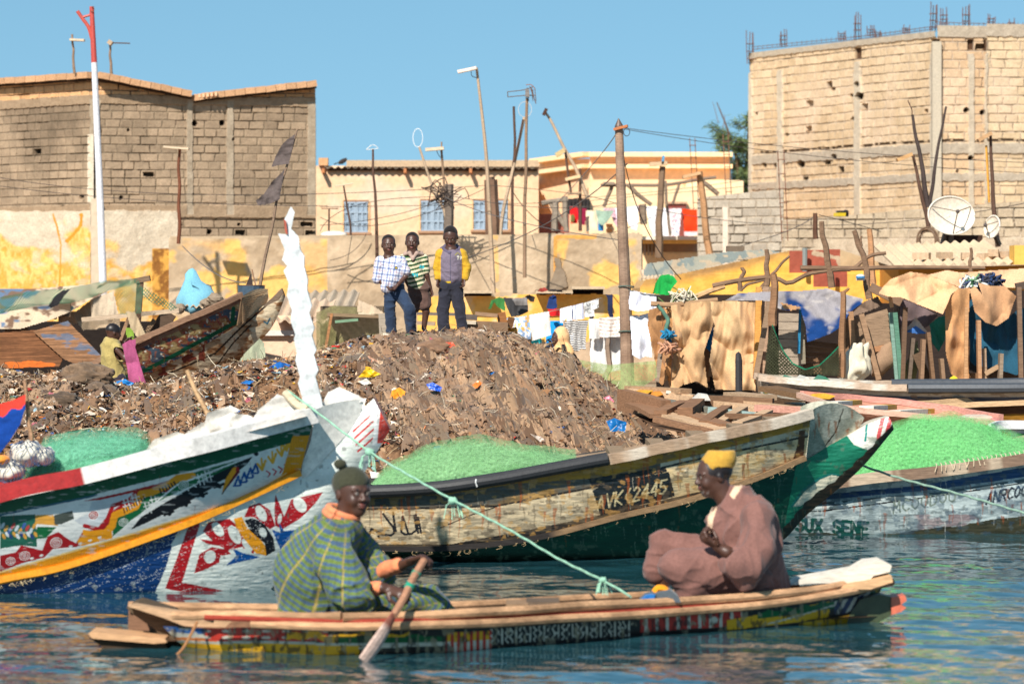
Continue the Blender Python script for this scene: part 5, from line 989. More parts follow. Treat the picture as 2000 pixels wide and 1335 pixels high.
    bilge(t, [(1580, 799, 36.2), (1660, 825, 35.3), (1800, 844, 35.0), (1945, 855, 35.0)], .6)
    t = T('fishing_boat', 'brown and mustard hull with pale rail between the 2012 boat and the pink railed boat', 'boat', (W(1950, 830, 37)[0], 37, .4))
    def pq(X, Y, v): n = fbm(X * .05, Y * .15, 4, 63); c = mix(C(110, 70, 44), C(60, 46, 36), n); m_ = (v > .3) & (v < .55); c[m_] = mix(C(186, 134, 44), C(120, 84, 40), n)[m_]; return c
    b = MB(); hull_grid(b, [(1800, 797, 36.7, 1820, 812, 36.8), (1900, 796, 36.5, 1905, 838, 36.6), (2000, 790, 36.4, 2000, 850, 36.5), (2200, 784, 36.4, 2200, 850, 36.5)], 200, 30, pq, mirror=37.1, mcol=C(120, 96, 76), rough=.008, seed=4); b.build('hull_planking', 'wood', t, smooth=True)
    b = MB(); rail(b, [(1700, 800, 37.0), (1800, 794, 36.66), (1900, 791, 36.45), (2000, 786, 36.35), (2200, 780, 36.35)], .035, C(206, 170, 130), k=4, mirror=37.1, wob=.005); b.build('gunwale', 'wood', t)
    t = T('rowing_boat', 'bow of a white boat with green, orange and blue panels at the right frame edge', 'boat', (W(2010, 860, 33)[0], 33, .2))
    def pr(X, Y, v): c = np.broadcast_to(C(226, 226, 222), X.shape + (3,)).copy(); return strokes(X, Y, c, [('p', [(1958, 842), (1975, 846), (1972, 858), (1955, 852)], C(236, 150, 50)), ('p', [(1984, 846), (2060, 846), (2060, 860), (1986, 862)], C(30, 130, 70)), ('p', [(1955, 836), (1966, 836), (1960, 842)], C(40, 90, 160))])
    b = MB(); hull_grid(b, [(1952, 836, 32.9, 1962, 862, 33.0), (2000, 836, 32.6, 2000, 875, 32.7), (2100, 838, 32.6, 2100, 880, 32.7)], 150, 30, pr, mirror=33.2, mcol=C(200, 200, 196), rough=.003); b.build('hull_planking', 'paint', t)
    b = MB(); rail(b, [(1950, 835, 32.9), (2000, 834, 32.55), (2100, 836, 32.55)], .02, C(236, 236, 232), k=4, mirror=33.2); b.build('gunwale', 'paint', t)
    bilge(t, [(1962, 861, 33.0), (2000, 874, 32.7), (2100, 879, 32.7)], .3)
    t = T('broken_boat', 'collapsed wooden boat skeleton of brown planks right of the rubbish mound', 'boat', (W(1400, 810, 35.5)[0], 35.5, .3))
    def pk(x0, y0, d0, x1, y1, d1, w_, h_, col, nm='plank'):
        b = MB(); p, q = W(x0, y0, d0), W(x1, y1, d1); m_ = (p + q) / 2 + [0, 0, random.uniform(-.015, .015)]; b.beam(p, m_, w_, h_, jc(col)); b.beam(m_, q, w_, h_, jc(col)); b.build(nm, 'wood', t)
    BR, TN, GY, PK = C(140, 104, 78), C(196, 162, 128), C(130, 128, 116), C(206, 150, 130)
    for a in ((1220, 772, 36.6, 1420, 838, 34.6, .16, .10, BR), (1230, 764, 37.2, 1560, 800, 36.0, .10, .06, TN), (1262, 800, 35.6, 1450, 850, 34.2, .18, .05, TN), (1300, 784, 36.4, 1470, 822, 35.2, .07, .05, GY), (1330, 776, 36.8, 1520, 806, 35.9, .14, .06, TN), (1300, 764, 37.0, 1380, 776, 37.0, .3, .03, C(216, 206, 190)),
              (1290, 806, 35.2, 1338, 786, 36.0, .12, .05, BR), (1338, 806, 35.2, 1362, 788, 36.0, .14, .1, BR), (1375, 826, 34.8, 1420, 796, 35.8, .1, .05, BR), (1395, 834, 34.7, 1452, 798, 35.8, .09, .05, TN), (1280, 818, 34.9, 1420, 846, 34.4, .08, .05, BR), (1240, 790, 36.0, 1290, 812, 35.2, .2, .04, BR), (1420, 812, 35.1, 1540, 812, 35.3, .12, .05, BR), (1385, 800, 35.7, 1480, 812, 35.5, .07, .06, C(150, 170, 164)), (1440, 830, 34.6, 1500, 806, 35.5, .1, .06, TN), (1215, 780, 36.4, 1300, 802, 35.6, .10, .2, BR), (1355, 783, 36.5, 1510, 790, 36.3, .1, .12, C(120, 92, 70)), (1480, 796, 36.0, 1590, 800, 35.6, .12, .06, PK)): pk(*a)
    b = MB(); b.grid(np.array([[W(1225, 800, 36.5), W(1280, 835, 34.6)], [W(1400, 822, 36.5), W(1440, 862, 34.3)], [W(1560, 826, 36), W(1580, 868, 34.3)]]), C(96, 72, 54)); b.build('floor_boards', 'wood', t)
    for lab, pts, col in (('yellow and red painted thwart end on the broken boat', [(1236, 768), (1250, 761), (1276, 762), (1270, 770)], C(226, 160, 50)), ('rounded orange and green painted seat on the broken boat', [(1258, 774), (1270, 765), (1290, 764), (1296, 770), (1280, 775)], C(220, 140, 50)), ('rounded pale grey seat board on the broken boat', [(1350, 782), (1366, 768), (1382, 770), (1388, 782)], C(216, 208, 196))):
        b = MB(); b.prism([W(x, y, 36.7 - (x > 1340) * .5) for x, y in pts], (0, .25, 0), col); o = b.build('painted_board', 'paint'); tag(o, lab, 'board', 'painted boards on the broken boat')
    for i, (x, y, x2, y2, w_, col, lab) in enumerate(((1500, 758, 1600, 778, .25, C(120, 92, 66), 'wide dark board leaning left of the 2012 bow'), (1430, 770, 1500, 776, .2, C(180, 150, 120), 'flat tan board in front of the burlap shack'), (1560, 790, 1600, 800, .3, C(190, 170, 140), 'short upright plank end beside the yellow bow seat'), (1230, 758, 1340, 764, .15, C(170, 136, 104), 'weathered board below the burlap curtain'))):
        b = MB(); b.beam(W(x, y, 37.4), W(x2, y2, 36.8), w_, .05, col); o = b.build('loose_board', 'wood'); tag(o, lab, 'board', 'loose boards on the shore')
right_back_boats()
def canoe():
    dw = lambda x: np.interp(x, [200, 390, 694, 900, 1305, 1575, 1800], [20.5, 20.36, 20.07, 20.3, 21.2, 21.7, 22.1])
    t = T('rowing_canoe', 'narrow painted canoe with pale pole rails carrying two seated men', 'canoe', (W(950, 1270, 20.6)[0], 20.7, 0))
    xs = [(318, 1222, 1280), (420, 1226, 1292), (491, 1224, 1300), (675, 1229, 1302), (900, 1226, 1296), (1215, 1206, 1278), (1400, 1194, 1262), (1530, 1180, 1250), (1650, 1162, 1236), (1725, 1142, 1222)]
    def mid(x): return dw(x) + np.interp(x, [251, 500, 1500, 1740], [.30, .36, .36, .12])
    st = [(x, a, dw(x) - .07 + .28 * sst(1560, 1740, x), x + (60 if x < 350 else (-40 if x > 1700 else 0)), b_, dw(x) + .06 + .16 * sst(1560, 1740, x)) for x, a, b_ in xs]
    def pc(X, Y, v):
        n = fbm(X * .05, Y * .12, 4, 3); c = mix(C(30, 28, 30), C(60, 50, 44), n); top = np.interp(X, [p[0] for p in xs], [p[1] for p in xs]); h = Y - top
        def band(x0, x1, h0, h1, col): m = (X > x0) & (X < x1) & (h > h0) & (h < h1); c[m] = col
        wv = 4 * np.sin(X * .06) + 3 * np.sin(X * .13)
        ye, re, wh, gr = C(226, 168, 30), C(190, 56, 44), C(206, 198, 180), C(24, 96, 50)
        m = (X < 430) & (h > 2) & (h < 34); c[m] = wh; c[(X < 430) & (h < 12) & (n > .5)] = C(40, 90, 150); c[(X < 430) & (h > 20) & (h < 26)] = C(210, 120, 60)
        m = (X > 400) & (X < 640) & (h > -4) & (h < 26 + wv * .6); c[m] = re; c[m & (np.sin(X * .16) + np.cos(Y * .5) > 1.1)] = wh
        m = (X > 560) & (X < 800) & (h > 8 + wv) & (h < 22 + wv); c[m] = ye; m = (X > 660) & (X < 900) & (h > 14 + wv * .6) & (h < 28); c[m] = gr
        band(390, 960, 26, 31, C(190, 190, 176)); m = (X < 700 + 3 * n) & (h > 31) & (h < 60); c[m] = ye; m = (X > 700) & (X < 960) & (h > 34 - (X - 700) * .05) & (h < 38 - (X - 700) * .03); c[m] = wh
        m = (X > 870) & (X < 960) & (h > 8); c[m] = np.where((np.sin(X * .5) > 0)[..., None], re, np.where((h > 26)[..., None], wh, ye))[m]
        # white lettering, worn to strokes
        for i in range(30):
            x = 962 + i * 9.2; g = [np.sin(Y * .5 + i) * 2.2, np.cos(Y * .35 + i * 2) * 2.5, 0 * Y][i % 3]; m = (np.abs(X - x - g) < 1.6) & (h > 5) & (h < 36); c[m] = wh
            if i % 2: m = (np.abs(X - x - 4) < 4) & (np.abs(h - (10 + (i * 7) % 20)) < 1.3); c[m] = wh
        m = (X > 1250) & (X < 1450) & (h > 0) & (h < 30); c[m] = np.where((np.sin(X * .3) > .6)[..., None], wh, re)[m]; c[(np.hypot(X - 1395, (h - 16)) < 7)] = wh
        m = (X > 1420) & (X < 1620) & (h > 18 - (X - 1420) * .06) & (h < 38); c[m] = ye; sc = 6 * np.abs(np.sin(X * .09)); m = (X > 1480) & (X < 1640) & (h > 6 + sc - (X - 1480) * .02) & (h < 22); c[m] = gr
        m = (X > 1500) & (X < 1700) & (np.abs(h - 34 + (X - 1500) * .14) < 1.4); c[m] = wh; m = (X > 1630) & (h > 8) & (h < 34); c[m] = np.where((np.sin(X * .35 + Y * .2) > .2)[..., None], wh, C(60, 70, 100))[m]; m = (X > 1560) & (h > 40) ; c[m] = C(196, 150, 30); m = (X > 1700); c[m] = np.where((n > .5)[..., None], ye * .8, C(30, 80, 50))[m]
        c = wear(X, Y, c, [C(44, 40, 38), C(150, 136, 110)], 87, .6, .12, .06, .75); return streaks(X, Y, c, C(24, 22, 22), 120, 400, 1700, 1180, 1250, 9, (.6, 2), (10, 40), .7)
    b = MB(); hull_grid(b, st, 1100, 46, pc, bulge=.02, rough=.004, seed=9); b.build('near_side', 'hull', t, smooth=True)
    # far side, bottom
    b = MB(); fr = [(251, 1186, .62), (420, 1188, .68), (559, 1190, .70), (900, 1187, .70), (1080, 1176, .70), (1273, 1165, .68), (1450, 1154, .62), (1560, 1145, .5), (1700, 1128, .25)]
    F = smooth_pl([W(x, y, dw(x) + o_) for x, y, o_ in fr], 80); Bm = F.copy(); Bm[:, 2] = -.12; Bm[:, 1] -= .06; b.grid(np.stack([F, Bm], 1), C(126, 92, 70)); b.build('far_side', 'wood', t)
    b = MB(); N1 = smooth_pl([W(x, y, dw(x) + .0) for x, y, _ in xs], 80); N1[:, 2] = .04; F2 = F.copy(); F2[:, 2] = .04; F2 = smooth_pl(F2, 80); b.grid(np.stack([N1, F2], 1), C(92, 70, 54)); b.build('floor', 'wood', t)
    PO = C(206, 160, 120)
    pol = lambda w_: mix(PO * .6, PO, sst(.3, .6, fbm(w_[:, 0] * 7, w_[:, 2] * 9, 3, 4)))
    b = MB(); rail(b, [(338, 1200, 20.28), (487, 1201, 20.1), (667, 1204, 19.97)], .024, PO, colfn=pol, wob=.003); b.cut(); rail(b, [(669, 1204, 19.96), (900, 1197, 20.2), (1125, 1184, 20.68), (1350, 1172, 21.2), (1575, 1153, 21.62), (1648, 1143, 21.82)], .024, PO, colfn=pol, wob=.003, n=120); b.build('upper_rail', 'wood', t)
    b = MB(); rail(b, [(491, 1217, 20.06), (675, 1222, 19.94), (900, 1218, 20.18), (1215, 1202, 20.86), (1400, 1188, 21.26), (1530, 1174, 21.52), (1660, 1154, 21.78), (1742, 1137, 22.02)], .023, PO, colfn=pol, wob=.003, n=160); b.build('lower_rail', 'wood', t)
    b = MB(); rail(b, [(400, 1205, 20.12), (675, 1213, 19.97), (900, 1208, 20.21), (1215, 1193, 20.89), (1400, 1180, 21.3), (1650, 1149, 21.82)], .014, C(158, 62, 48), n=100); b.build('red_batten', 'wood', t)
    b = MB(); rail(b, [(251, 1182, 21.05), (420, 1184, 21.02), (559, 1188, 20.9), (700, 1189, 20.78), (900, 1183, 21.0), (1080, 1172, 21.45), (1273, 1161, 21.9), (1450, 1150, 22.1), (1560, 1143, 22.15)], .026, PO, colfn=lambda w_: pol(w_) * .92, wob=.003, n=120); b.build('far_rail', 'wood', t)
    # left end: transom board and landing spur
    b = MB(); b.prism([W(x, y, 20.5) for x, y in ((247, 1186), (262, 1180), (330, 1200), (350, 1225), (350, 1285), (322, 1250), (300, 1226), (262, 1200))], (0, .5, 0), C(96, 80, 62)); b.prism([W(x, y, 20.38) for x, y in ((249, 1183), (262, 1180), (335, 1192), (400, 1200), (455, 1210), (440, 1224), (360, 1222), (320, 1206))], (0, .12, 0), C(196, 158, 122)); b.build('stern_board', 'wood', t)
    b = MB(); b.prism([W(x, y, 20.3) for x, y in ((172, 1237), (176, 1233), (322, 1246), (326, 1254), (300, 1256), (180, 1246))], (0, .3, 0), C(206, 160, 118)); b.prism([W(x, y, 20.34) for x, y in ((173, 1244), (320, 1254), (345, 1300), (292, 1305), (200, 1262))], (0, .22, 0), C(70, 54, 40)); b.build('spur', 'wood', t)
    b = MB(); b.tube(smooth_pl([W(385, 1214, 20.2), W(372, 1240, 20.15), W(352, 1272, 20.12), (W(318, 1296, 20.15)), W(306, 1300, 20.2)], 16), .008, C(160, 112, 72)); b.build('tie_rope', 'cloth', t)
    b = MB(); b.prism([W(x, y, 20.2) for x, y in ((392, 1216), (400, 1196), (410, 1196), (416, 1216))], (0, .08, 0), C(190, 150, 116)); b.build('cleat', 'wood', t)
    # right end
    b = MB(); b.prism([W(x, y, 21.9) for x, y in ((1545, 1142), (1560, 1132), (1668, 1112), (1692, 1098), (1722, 1094), (1742, 1104), (1738, 1116), (1706, 1124), (1690, 1140), (1600, 1138))], (0, .3, 0), C(222, 212, 196)); b.build('prow_board', 'wood', t)
    b = MB(); b.prism([W(x, y, 21.78) for x, y in ((1640, 1150), (1648, 1142), (1690, 1136), (1742, 1124), (1744, 1136), (1700, 1150))], (0, .3, 0), C(214, 170, 126)); b.build('prow_cap', 'wood', t)
    b = MB(); b.prism([W(x, y, 21.95) for x, y in ((1718, 1160), (1744, 1166), (1742, 1200), (1715, 1215), (1640, 1225), (1680, 1170))], (0, .16, 0), C(60, 70, 44)); b.prism([W(x, y, 21.93) for x, y in ((1741, 1166), (1768, 1162), (1771, 1172), (1760, 1180), (1770, 1186), (1760, 1194), (1741, 1200))], (0, .2, 0), C(206, 106, 78)); b.build('spur', 'paint', t)
    b = MB(); b.box(W(1060, 1176, 21.0), (.18, .3, .03), C(110, 92, 76)); b.box(W(1010, 1180, 20.9), (.12, .3, .03), C(150, 120, 92)); b.build('floor_board', 'wood', t)
    b = MB(); b.prism([W(x, y, 21.1) for x, y in ((1250, 1176), (1262, 1164), (1290, 1156), (1310, 1152), (1326, 1166), (1330, 1176))], (0, .25, 0), C(86, 94, 100)); b.prism([W(x, y, 21.08) for x, y in ((1246, 1177), (1262, 1163), (1280, 1160), (1276, 1177))], (0, .1, 0), C(30, 110, 180)); o = b.build('bundle', 'cloth'); tag(o, 'blue and grey bundle at the feet of the man in the brown robe', 'bundle')
    b = MB(); b.tube(smooth_pl([W(1278, 1156, 21.2), W(1286, 1148, 21.2), W(1298, 1150, 21.2), W(1304, 1158, 21.2)], 10), .02, C(236, 150, 30)); o = b.build('orange_rope', 'cloth'); tag(o, 'short loop of orange rope beside the blue bundle', 'rope')
canoe()
# ------------------------------------------------------------ nets: soft green heaps of monofilament
def gauze():
    m = mat('net').copy(); m.name = 'gauze'; n = m.node_tree; b = n.nodes['Principled BSDF']; ns = n.nodes.new('ShaderNodeTexNoise'); ns.inputs['Scale'].default_value = 42; ns.inputs['Detail'].default_value = 5; mr = n.nodes.new('ShaderNodeMapRange'); mr.inputs['From Min'].default_value = .3; mr.inputs['From Max'].default_value = .7; mr.inputs['To Max'].default_value = .4
    tc_ = n.nodes.new('ShaderNodeTexCoord'); n.links.new(tc_.outputs['Object'], ns.inputs['Vector']); n.links.new(ns.outputs[0], mr.inputs[0]); n.links.new(mr.outputs[0], b.inputs['Alpha']); MATS['gauze'] = m
gauze()
def net_heap(name, label, px0, px1, top, bot, d0, d1, c0, c1, N=14000, L=.12, thin=.0013, group='green fishing nets', base=True, par=None):
    r = np.random.default_rng(int(px0)); xs = np.linspace(px0, px1, 90); K = 16
    ty = np.interp(xs, [p[0] for p in top], [p[1] for p in top]); by = np.interp(xs, [p[0] for p in bot], [p[1] for p in bot]); P = np.zeros((90, K, 3))
    for j in range(K):
        f = j / (K - 1); d = d0 + (d1 - d0) * f; z_t = CH - (ty - HZ) / FPX * (d0 + d1) / 2; z_b = CH - (by - HZ) / FPX * d0; z = z_b + (z_t - z_b) * np.sin(f * math.pi) ** .7; P[:, j] = np.stack([(xs - 1000) / FPX * (d0 + (d1 - d0) * .5), np.full(90, d), z], 1)
    P[..., 2] += .08 * (fbm(P[..., 0] * 5, P[..., 1] * 5, 3, 5) - .5)
    t = T(name, label, 'net', (P[..., 0].mean(), (d0 + d1) / 2, P[..., 2].min()), group)
    n = fbm(P[..., 0] * 4, P[..., 1] * 4, 3, 6); b = MB(); b.grid(P, mix(c0, c1, n)); b.build('net_mass', 'net', t, smooth=True)
    for q_ in range(5):
        b = MB(); Q = P.copy(); Q[..., 2] += .02 * (q_ + 1) + .05 * (fbm(P[..., 0] * 6 + q_, P[..., 1] * 6, 3, q_) - .5); b.grid(Q, mix(c0, c1, fbm(P[..., 0] * 9, P[..., 1] * 9 + q_, 3, 6))); b.build('net_layer', 'gauze', t, smooth=True)
    i = r.random(N) * 88; j = 1 + r.random(N) * (K - 4) * .8; i0 = i.astype(int); j0 = j.astype(int); p = P[i0, j0] + (P[i0 + 1, j0] - P[i0, j0]) * (i - i0)[:, None] + (P[i0, j0 + 1] - P[i0, j0]) * (j - j0)[:, None]
    dr = r.normal(0, 1, (N, 3)); dr[:, 2] = np.abs(dr[:, 2]) * .35; dr /= np.linalg.norm(dr, axis=1)[:, None]; LL = L * (.3 + r.random(N) ** 1.5)[:, None]; cv = r.normal(0, .5, (N, 3)) * LL
    p0 = p - dr * LL * .5; p0[:, 2] = np.maximum(p0[:, 2], p[:, 2] - .02); p1 = p + cv * .5 + [0, 0, .02]; p2 = p + dr * LL * .6; sd = np.cross(dr, r.normal(0, 1, (N, 3))); sd /= np.linalg.norm(sd, axis=1)[:, None]; sd *= thin / 2
    V = np.stack([p0 - sd, p0 + sd, p1 - sd, p1 + sd, p2 - sd, p2 + sd], 1).reshape(-1, 3); bs = np.arange(N)[:, None, None] * 6; q = np.array([[0, 1, 3, 2], [2, 3, 5, 4]]); cc = mix(c0 * 1.05, c1 * 1.15, r.random(N)); b = MB(); b.add(V, (bs + q).reshape(-1, 4), np.repeat(np.clip(cc, 0, 1), 6, 0)); o = b.build('mesh_strands', 'net', t); o['kind'] = 'stuff'; return t
net_heap('fishing_net', 'pale green net heaped in the middle boat behind its black pipe rail', 735, 1125, [(735, 950), (760, 930), (850, 892), (930, 880), (980, 884), (1040, 894), (1080, 900), (1125, 912)], [(735, 975), (1125, 925)], 27.2, 28.6, C(140, 198, 134), C(170, 220, 160), 22000, L=.09)
net_heap('fishing_net', 'bright green net piled high in the boat at the right edge', 1640, 2060, [(1640, 945), (1680, 900), (1720, 860), (1800, 832), (1870, 826), (1930, 846), (2000, 872), (2060, 880)], [(1640, 965), (1800, 938), (2060, 905)], 30.1, 31.5, C(116, 208, 124), C(154, 230, 152), 30000, L=.10)
net_heap('fishing_net', 'teal green net in the stern of the painted boat', 60, 285, [(60, 940), (90, 885), (130, 868), (200, 866), (250, 868), (285, 880)], [(60, 965), (285, 900)], 23.9, 24.9, C(104, 190, 148), C(146, 216, 180), 12000, L=.09)
def white_sacks():
    for i, (x, y, rx, lab) in enumerate(((55, 885, .1, 'netted white sack nearest the leaning stick'), (86, 890, .07, 'round white bundle wrapped in net beside the teal net'), (22, 918, .09, 'low white netted sack at the left frame edge'))):
        b = MB(); c_ = W(x, y, 23.85); b.ell(c_, (rx, .1, rx * .8), C(226, 218, 200), nu=26, nv=18, jit=.5); 
        for k in range(16): a = k * .39; pts = [c_ + np.array([math.cos(a + 1.2 * u) * math.sin(u * 3) * rx * 1.06, -abs(math.sin(a)) * .11 - .01, math.cos(u * 3) * rx * .84]) for u in np.linspace(.1, .95, 8)]; b.tube(pts, .0025, C(60, 84, 120), k=3)
        o = b.build('net_sack', 'cloth', smooth=True); tag(o, lab, 'sack', 'white netted sacks')
    b = MB(); b.ell(W(4, 897, 23.8), (.05, .08, .03), C(240, 150, 60)); o = b.build('orange_bundle', 'cloth', smooth=True); tag(o, 'orange cloth bundle above the white netted sacks', 'bundle')
white_sacks()
# ------------------------------------------------------------ ropes
def rope(pts, r, col, lab, n=90, knots=(), nm='mooring_rope'):
    b = MB(); w_ = smooth_pl([W(*p) for p in pts], n); th = np.arange(n) * 1.4; w_ = w_ + np.stack([0 * th, np.cos(th), np.sin(th)], 1) * r * .25; cc = np.array([col * (1.1 if i % 2 else .85) for i in range(n)]); b.tube(w_, r, cc, k=6)
    for x, y, d_, s in knots:
        c_ = W(x, y, d_); b.ell(c_, (s, s * .8, s * .8), col, jit=.6)
        for k in range(10): a = random.random() * 6.28; b.tube([c_, c_ + np.array([math.cos(a), math.sin(a) * .4, -.6]) * s * 1.6, c_ + np.array([math.cos(a) * 1.3, 0, -1.6 - random.random()]) * s * 1.7], .003, np.clip(col * 1.2, 0, 1), k=3)
    o = b.build(nm, 'cloth', smooth=True); tag(o, lab, 'rope'); return o
rope([(560, 762, 24.5), (600, 790, 24.3), (720, 880, 23.9), (800, 928, 23.4), (885, 976, 22.9), (1000, 1037, 22.2), (1090, 1090, 21.7), (1178, 1133, 21.2), (1232, 1164, 20.95)], .0075, C(146, 192, 164), 'pale green mooring rope running from the carved post down to the canoe', knots=((722, 882, 23.88, .03), (884, 977, 22.88, .028), (1178, 1132, 21.18, .022)))
rope([(1676, 906, 28.5), (1760, 934, 28.0), (1880, 966, 27.2), (2000, 1001, 26.4), (2120, 1036, 25.6)], .009, C(140, 170, 150), 'thin grey green rope crossing the right boat to the frame edge', n=60)
# ============================================================ POLES, ANTENNAS, DISHES, WIRES
def Z2(*p): return [(600 + x * .337, 100 + y * .337) for x, y in p]
def Z3(*p): return [(1000 + x * .2547, 200 + y * .2547) for x, y in p]
def Z6(*p): return [(900 + x * .25, 500 + y * .25) for x, y in p]
def Zb(*p): return [(1330 + x * .337, 400 + y * .337) for x, y in p]
def stick(b, pts, d, r0, r1, col, n=14, wob=.006, k=6):
    w_ = smooth_pl([W(x, y, d) for x, y in pts], n); q_ = np.linspace(0, 5, n); w_[:, 0] += (vn(q_, 0 * q_, int(pts[0][0])) - .5) * wob * 4; b.tube(w_, [r0, r1], np.array([jc(col, .15) for _ in range(n)]), k=k); return w_
def poles():
    t = T('flag_mast', 'tall white mast with a red forked top in front of the left block building', 'mast', W(203, 620, 58))
    b = MB(); b.tube([W(204, 640, 58), W(196, 400, 58), W(184, 122, 58)], [.062, .045], C(226, 224, 226), k=12); b.build('white_pole', 'paint', t)
    b = MB(); b.tube([W(184, 123, 58), W(179, 13, 58)], [.045, .034], C(190, 76, 66), k=10); b.build('red_top', 'paint', t)
    b = MB(); b.tube(smooth_pl([W(151, 22, 58), W(162, 38, 58), (W(173, 54, 58)), W(180, 78, 58)], 10), .028, C(196, 84, 70)); b.build('fork', 'paint', t)
    b = MB(); b.tube([W(161, 34, 58), W(178, 29, 58)], .02, C(190, 80, 68)); b.build('crossbar', 'paint', t)
    b = MB(); b.tube([W(180 + 4 * math.cos(a), 18 + 5 * math.sin(a), 57.95) for a in np.linspace(-2, 2.6, 9)], .006, C(120, 80, 60), k=4); b.build('ring', 'metal', t)
    WD, BM, DK = C(150, 122, 98), C(190, 164, 136), C(96, 72, 60)
    def ant(nm, lab, d, pole, r, col, extra=None, group='homemade antennas', cat='antenna'):
        pole = [(pole[0][0], 620)] + list(pole) if d == 64 else pole; t = T(nm, lab, cat, W(pole[0][0], pole[0][1], d), group); b = MB(); stick(b, pole, d, r[0], r[1], col); b.build('pole', 'wood', t)
        for name, kind, pts, rr, cc in (extra or []):
            b = MB()
            if kind == 't': b.tube(smooth_pl([W(x, y, d - .03) for x, y in pts], max(3, len(pts) * 2)), rr, cc, k=5)
            elif kind == 'r': (cx, cy, rx, ry) = pts; b.tube([W(cx + rx * math.cos(a), cy + ry * math.sin(a), d) for a in np.linspace(0, 6.29, 26)], rr, cc, k=4)
            elif kind == 'b': p, q = W(*pts[0], d - .05), W(*pts[1], d - .05); b.beam(p, q, .22, rr, cc)
            b.build(name, 'wood', t)
    LC = C(222, 198, 168)
    ant('roof_antenna', 'thin roof antenna with a short flat arm, left of the white mast', 70, [(145, 144), (141, 67)], (.025, .018), WD, [('arm', 'b', [(137, 78), (165, 79)], .035, LC)])
    ant('roof_antenna', 'roof antenna with a long thin boom, right of the white mast', 70.5, [(218, 152), (214, 80)], (.028, .018), WD, [('boom', 't', [(212, 84), (254, 85)], .012, DK), ('box', 'b', [(212, 81), (219, 86)], .08, BM)])
    ant('wire_antenna', 'rusty pole with a small T shaped head before the left building', 60, [(350, 476), (350, 289)], (.03, .022), C(120, 74, 54), [('crossbar', 'b', [(320, 287), (369, 291)], .03, LC)])
    ant('hanger_antenna', 'pole topped with a bent wire coat hanger above the first shutter', 61.5, Z2((405, 1230), (395, 900), (380, 565)), (.03, .016), DK, [('wire_hanger', 't', Z2((343, 570), (378, 542), (412, 562), (380, 568), (343, 570)), .006, C(230, 226, 220))])
    ant('ring_antenna', 'leaning pole with one big wire ring, left of the flat board antenna', 64, Z2((810, 1015), (730, 790), (650, 555)), (.035, .018), BM, [('wire_ring', 'r', Z2((641, 502))[0] + (9.5, 18), .006, C(236, 232, 226))])
    ant('board_antenna', 'short pole with a tan flat board head over the second shutter', 64, Z2((806, 1000), (795, 780), (780, 570)), (.03, .018), WD, [('board', 'b', Z2((685, 571), (792, 563)), .05, LC), ('tip', 't', Z2((778, 525), (778, 580)), .014, WD), ('loop', 't', Z2((750, 575), (760, 600), (785, 630)), .006, DK)])
    ant('board_antenna', 'tallest leaning pole carrying a white tapered board at its tip', 61.0, Z2((1082, 1400), (1055, 900), (1025, 480), (980, 95)), (.04, .02), BM, [('board', 'b', Z2((872, 121), (980, 98)), .045, C(244, 226, 210)), ('loop', 't', Z2((950, 118), (955, 145), (985, 155)), .006, DK)])
    ant('leaning_pole', 'long bamboo pole slanting up to a faint wire ring by the tall yagi mast', 64, Z2((1122, 1045), (1190, 700), (1258, 382)), (.04, .022), BM, [('wire_ring', 'r', Z2((1262, 338))[0] + (13, 15), .005, C(206, 196, 186)), ('second_cane', 't', Z2((1200, 640), (1225, 520), (1250, 395)), .016, DK)])
    ant('bare_pole', 'thin bare dark pole standing just left of the yagi mast', 64, Z2((1190, 760), (1202, 560), (1201, 320)), (.03, .02), DK)
    ant('yagi_antenna', 'straight mast with a tangled metal yagi aerial at its head', 61.0, Z2((1256, 1312), (1258, 1000), (1266, 650), (1274, 272)), (.03, .022), WD,
        [('boom', 't', Z2((1162, 236), (1250, 226), (1310, 206)), .008, C(110, 100, 96)), ('boom', 't', Z2((1162, 266), (1255, 258), (1325, 256)), .008, C(110, 100, 96)), ('end_bar', 't', Z2((1161, 234), (1162, 268)), .008, C(110, 100, 96)), ('balun', 'b', Z2((1264, 245), (1288, 245)), .12, C(130, 124, 120))] + [('reflector', 't', Z2((1290 + 8 * i, 205 + 9 * i), (1322 - 8 * i + 4, 285 - 22 * i + 20)), .008, C(110, 90, 84)) for i in range(3)] + [('director', 't', Z2((x, 212), (x + 8, 290)), .007, C(110, 90, 84)) for x in (1275, 1300, 1318)] + [('top_rod', 't', Z2((1268, 196), (1300, 196), (1322, 222)), .007, C(150, 100, 80))])
    ant('leaning_pole', 'slanting cane with a dark knob at its tip and a flat board half way', 75, Z2((1628, 850), (1560, 690), (1488, 565), (1408, 400), (1375, 350)), (.04, .024), BM, [('knob', 'b', Z2((1370, 348), (1386, 356)), .14, C(80, 56, 46)), ('board', 'b', Z2((1442, 604), (1490, 574)), .09, C(206, 180, 130)), ('prop', 't', Z2((1495, 575), (1510, 700), (1530, 830)), .026, DK)])
    ant('board_antenna', 'dark pole with two flat boards beside the red laundry', 75, Z2((1586, 1042), (1584, 860), (1581, 680)), (.035, .024), DK, [('board', 'b', Z2((1496, 744), (1582, 724)), .06, C(230, 196, 150)), ('lower_board', 'b', Z2((1508, 828), (1592, 820)), .035, C(170, 144, 116))])
    ant('wire_antenna', 'low T shaped antenna in front of the first blue shutter', 64, Z2((252, 1050), (236, 930), (210, 780)), (.025, .014), DK, [('crossbar', 't', Z2((160, 782), (212, 776), (268, 766)), .012, LC)])
    ant('wire_antenna', 'shortest T shaped antenna close to the left block building', 64, Z2((126, 1042), (125, 910)), (.02, .014), DK, [('crossbar', 't', Z2((82, 912), (180, 912)), .012, WD)])
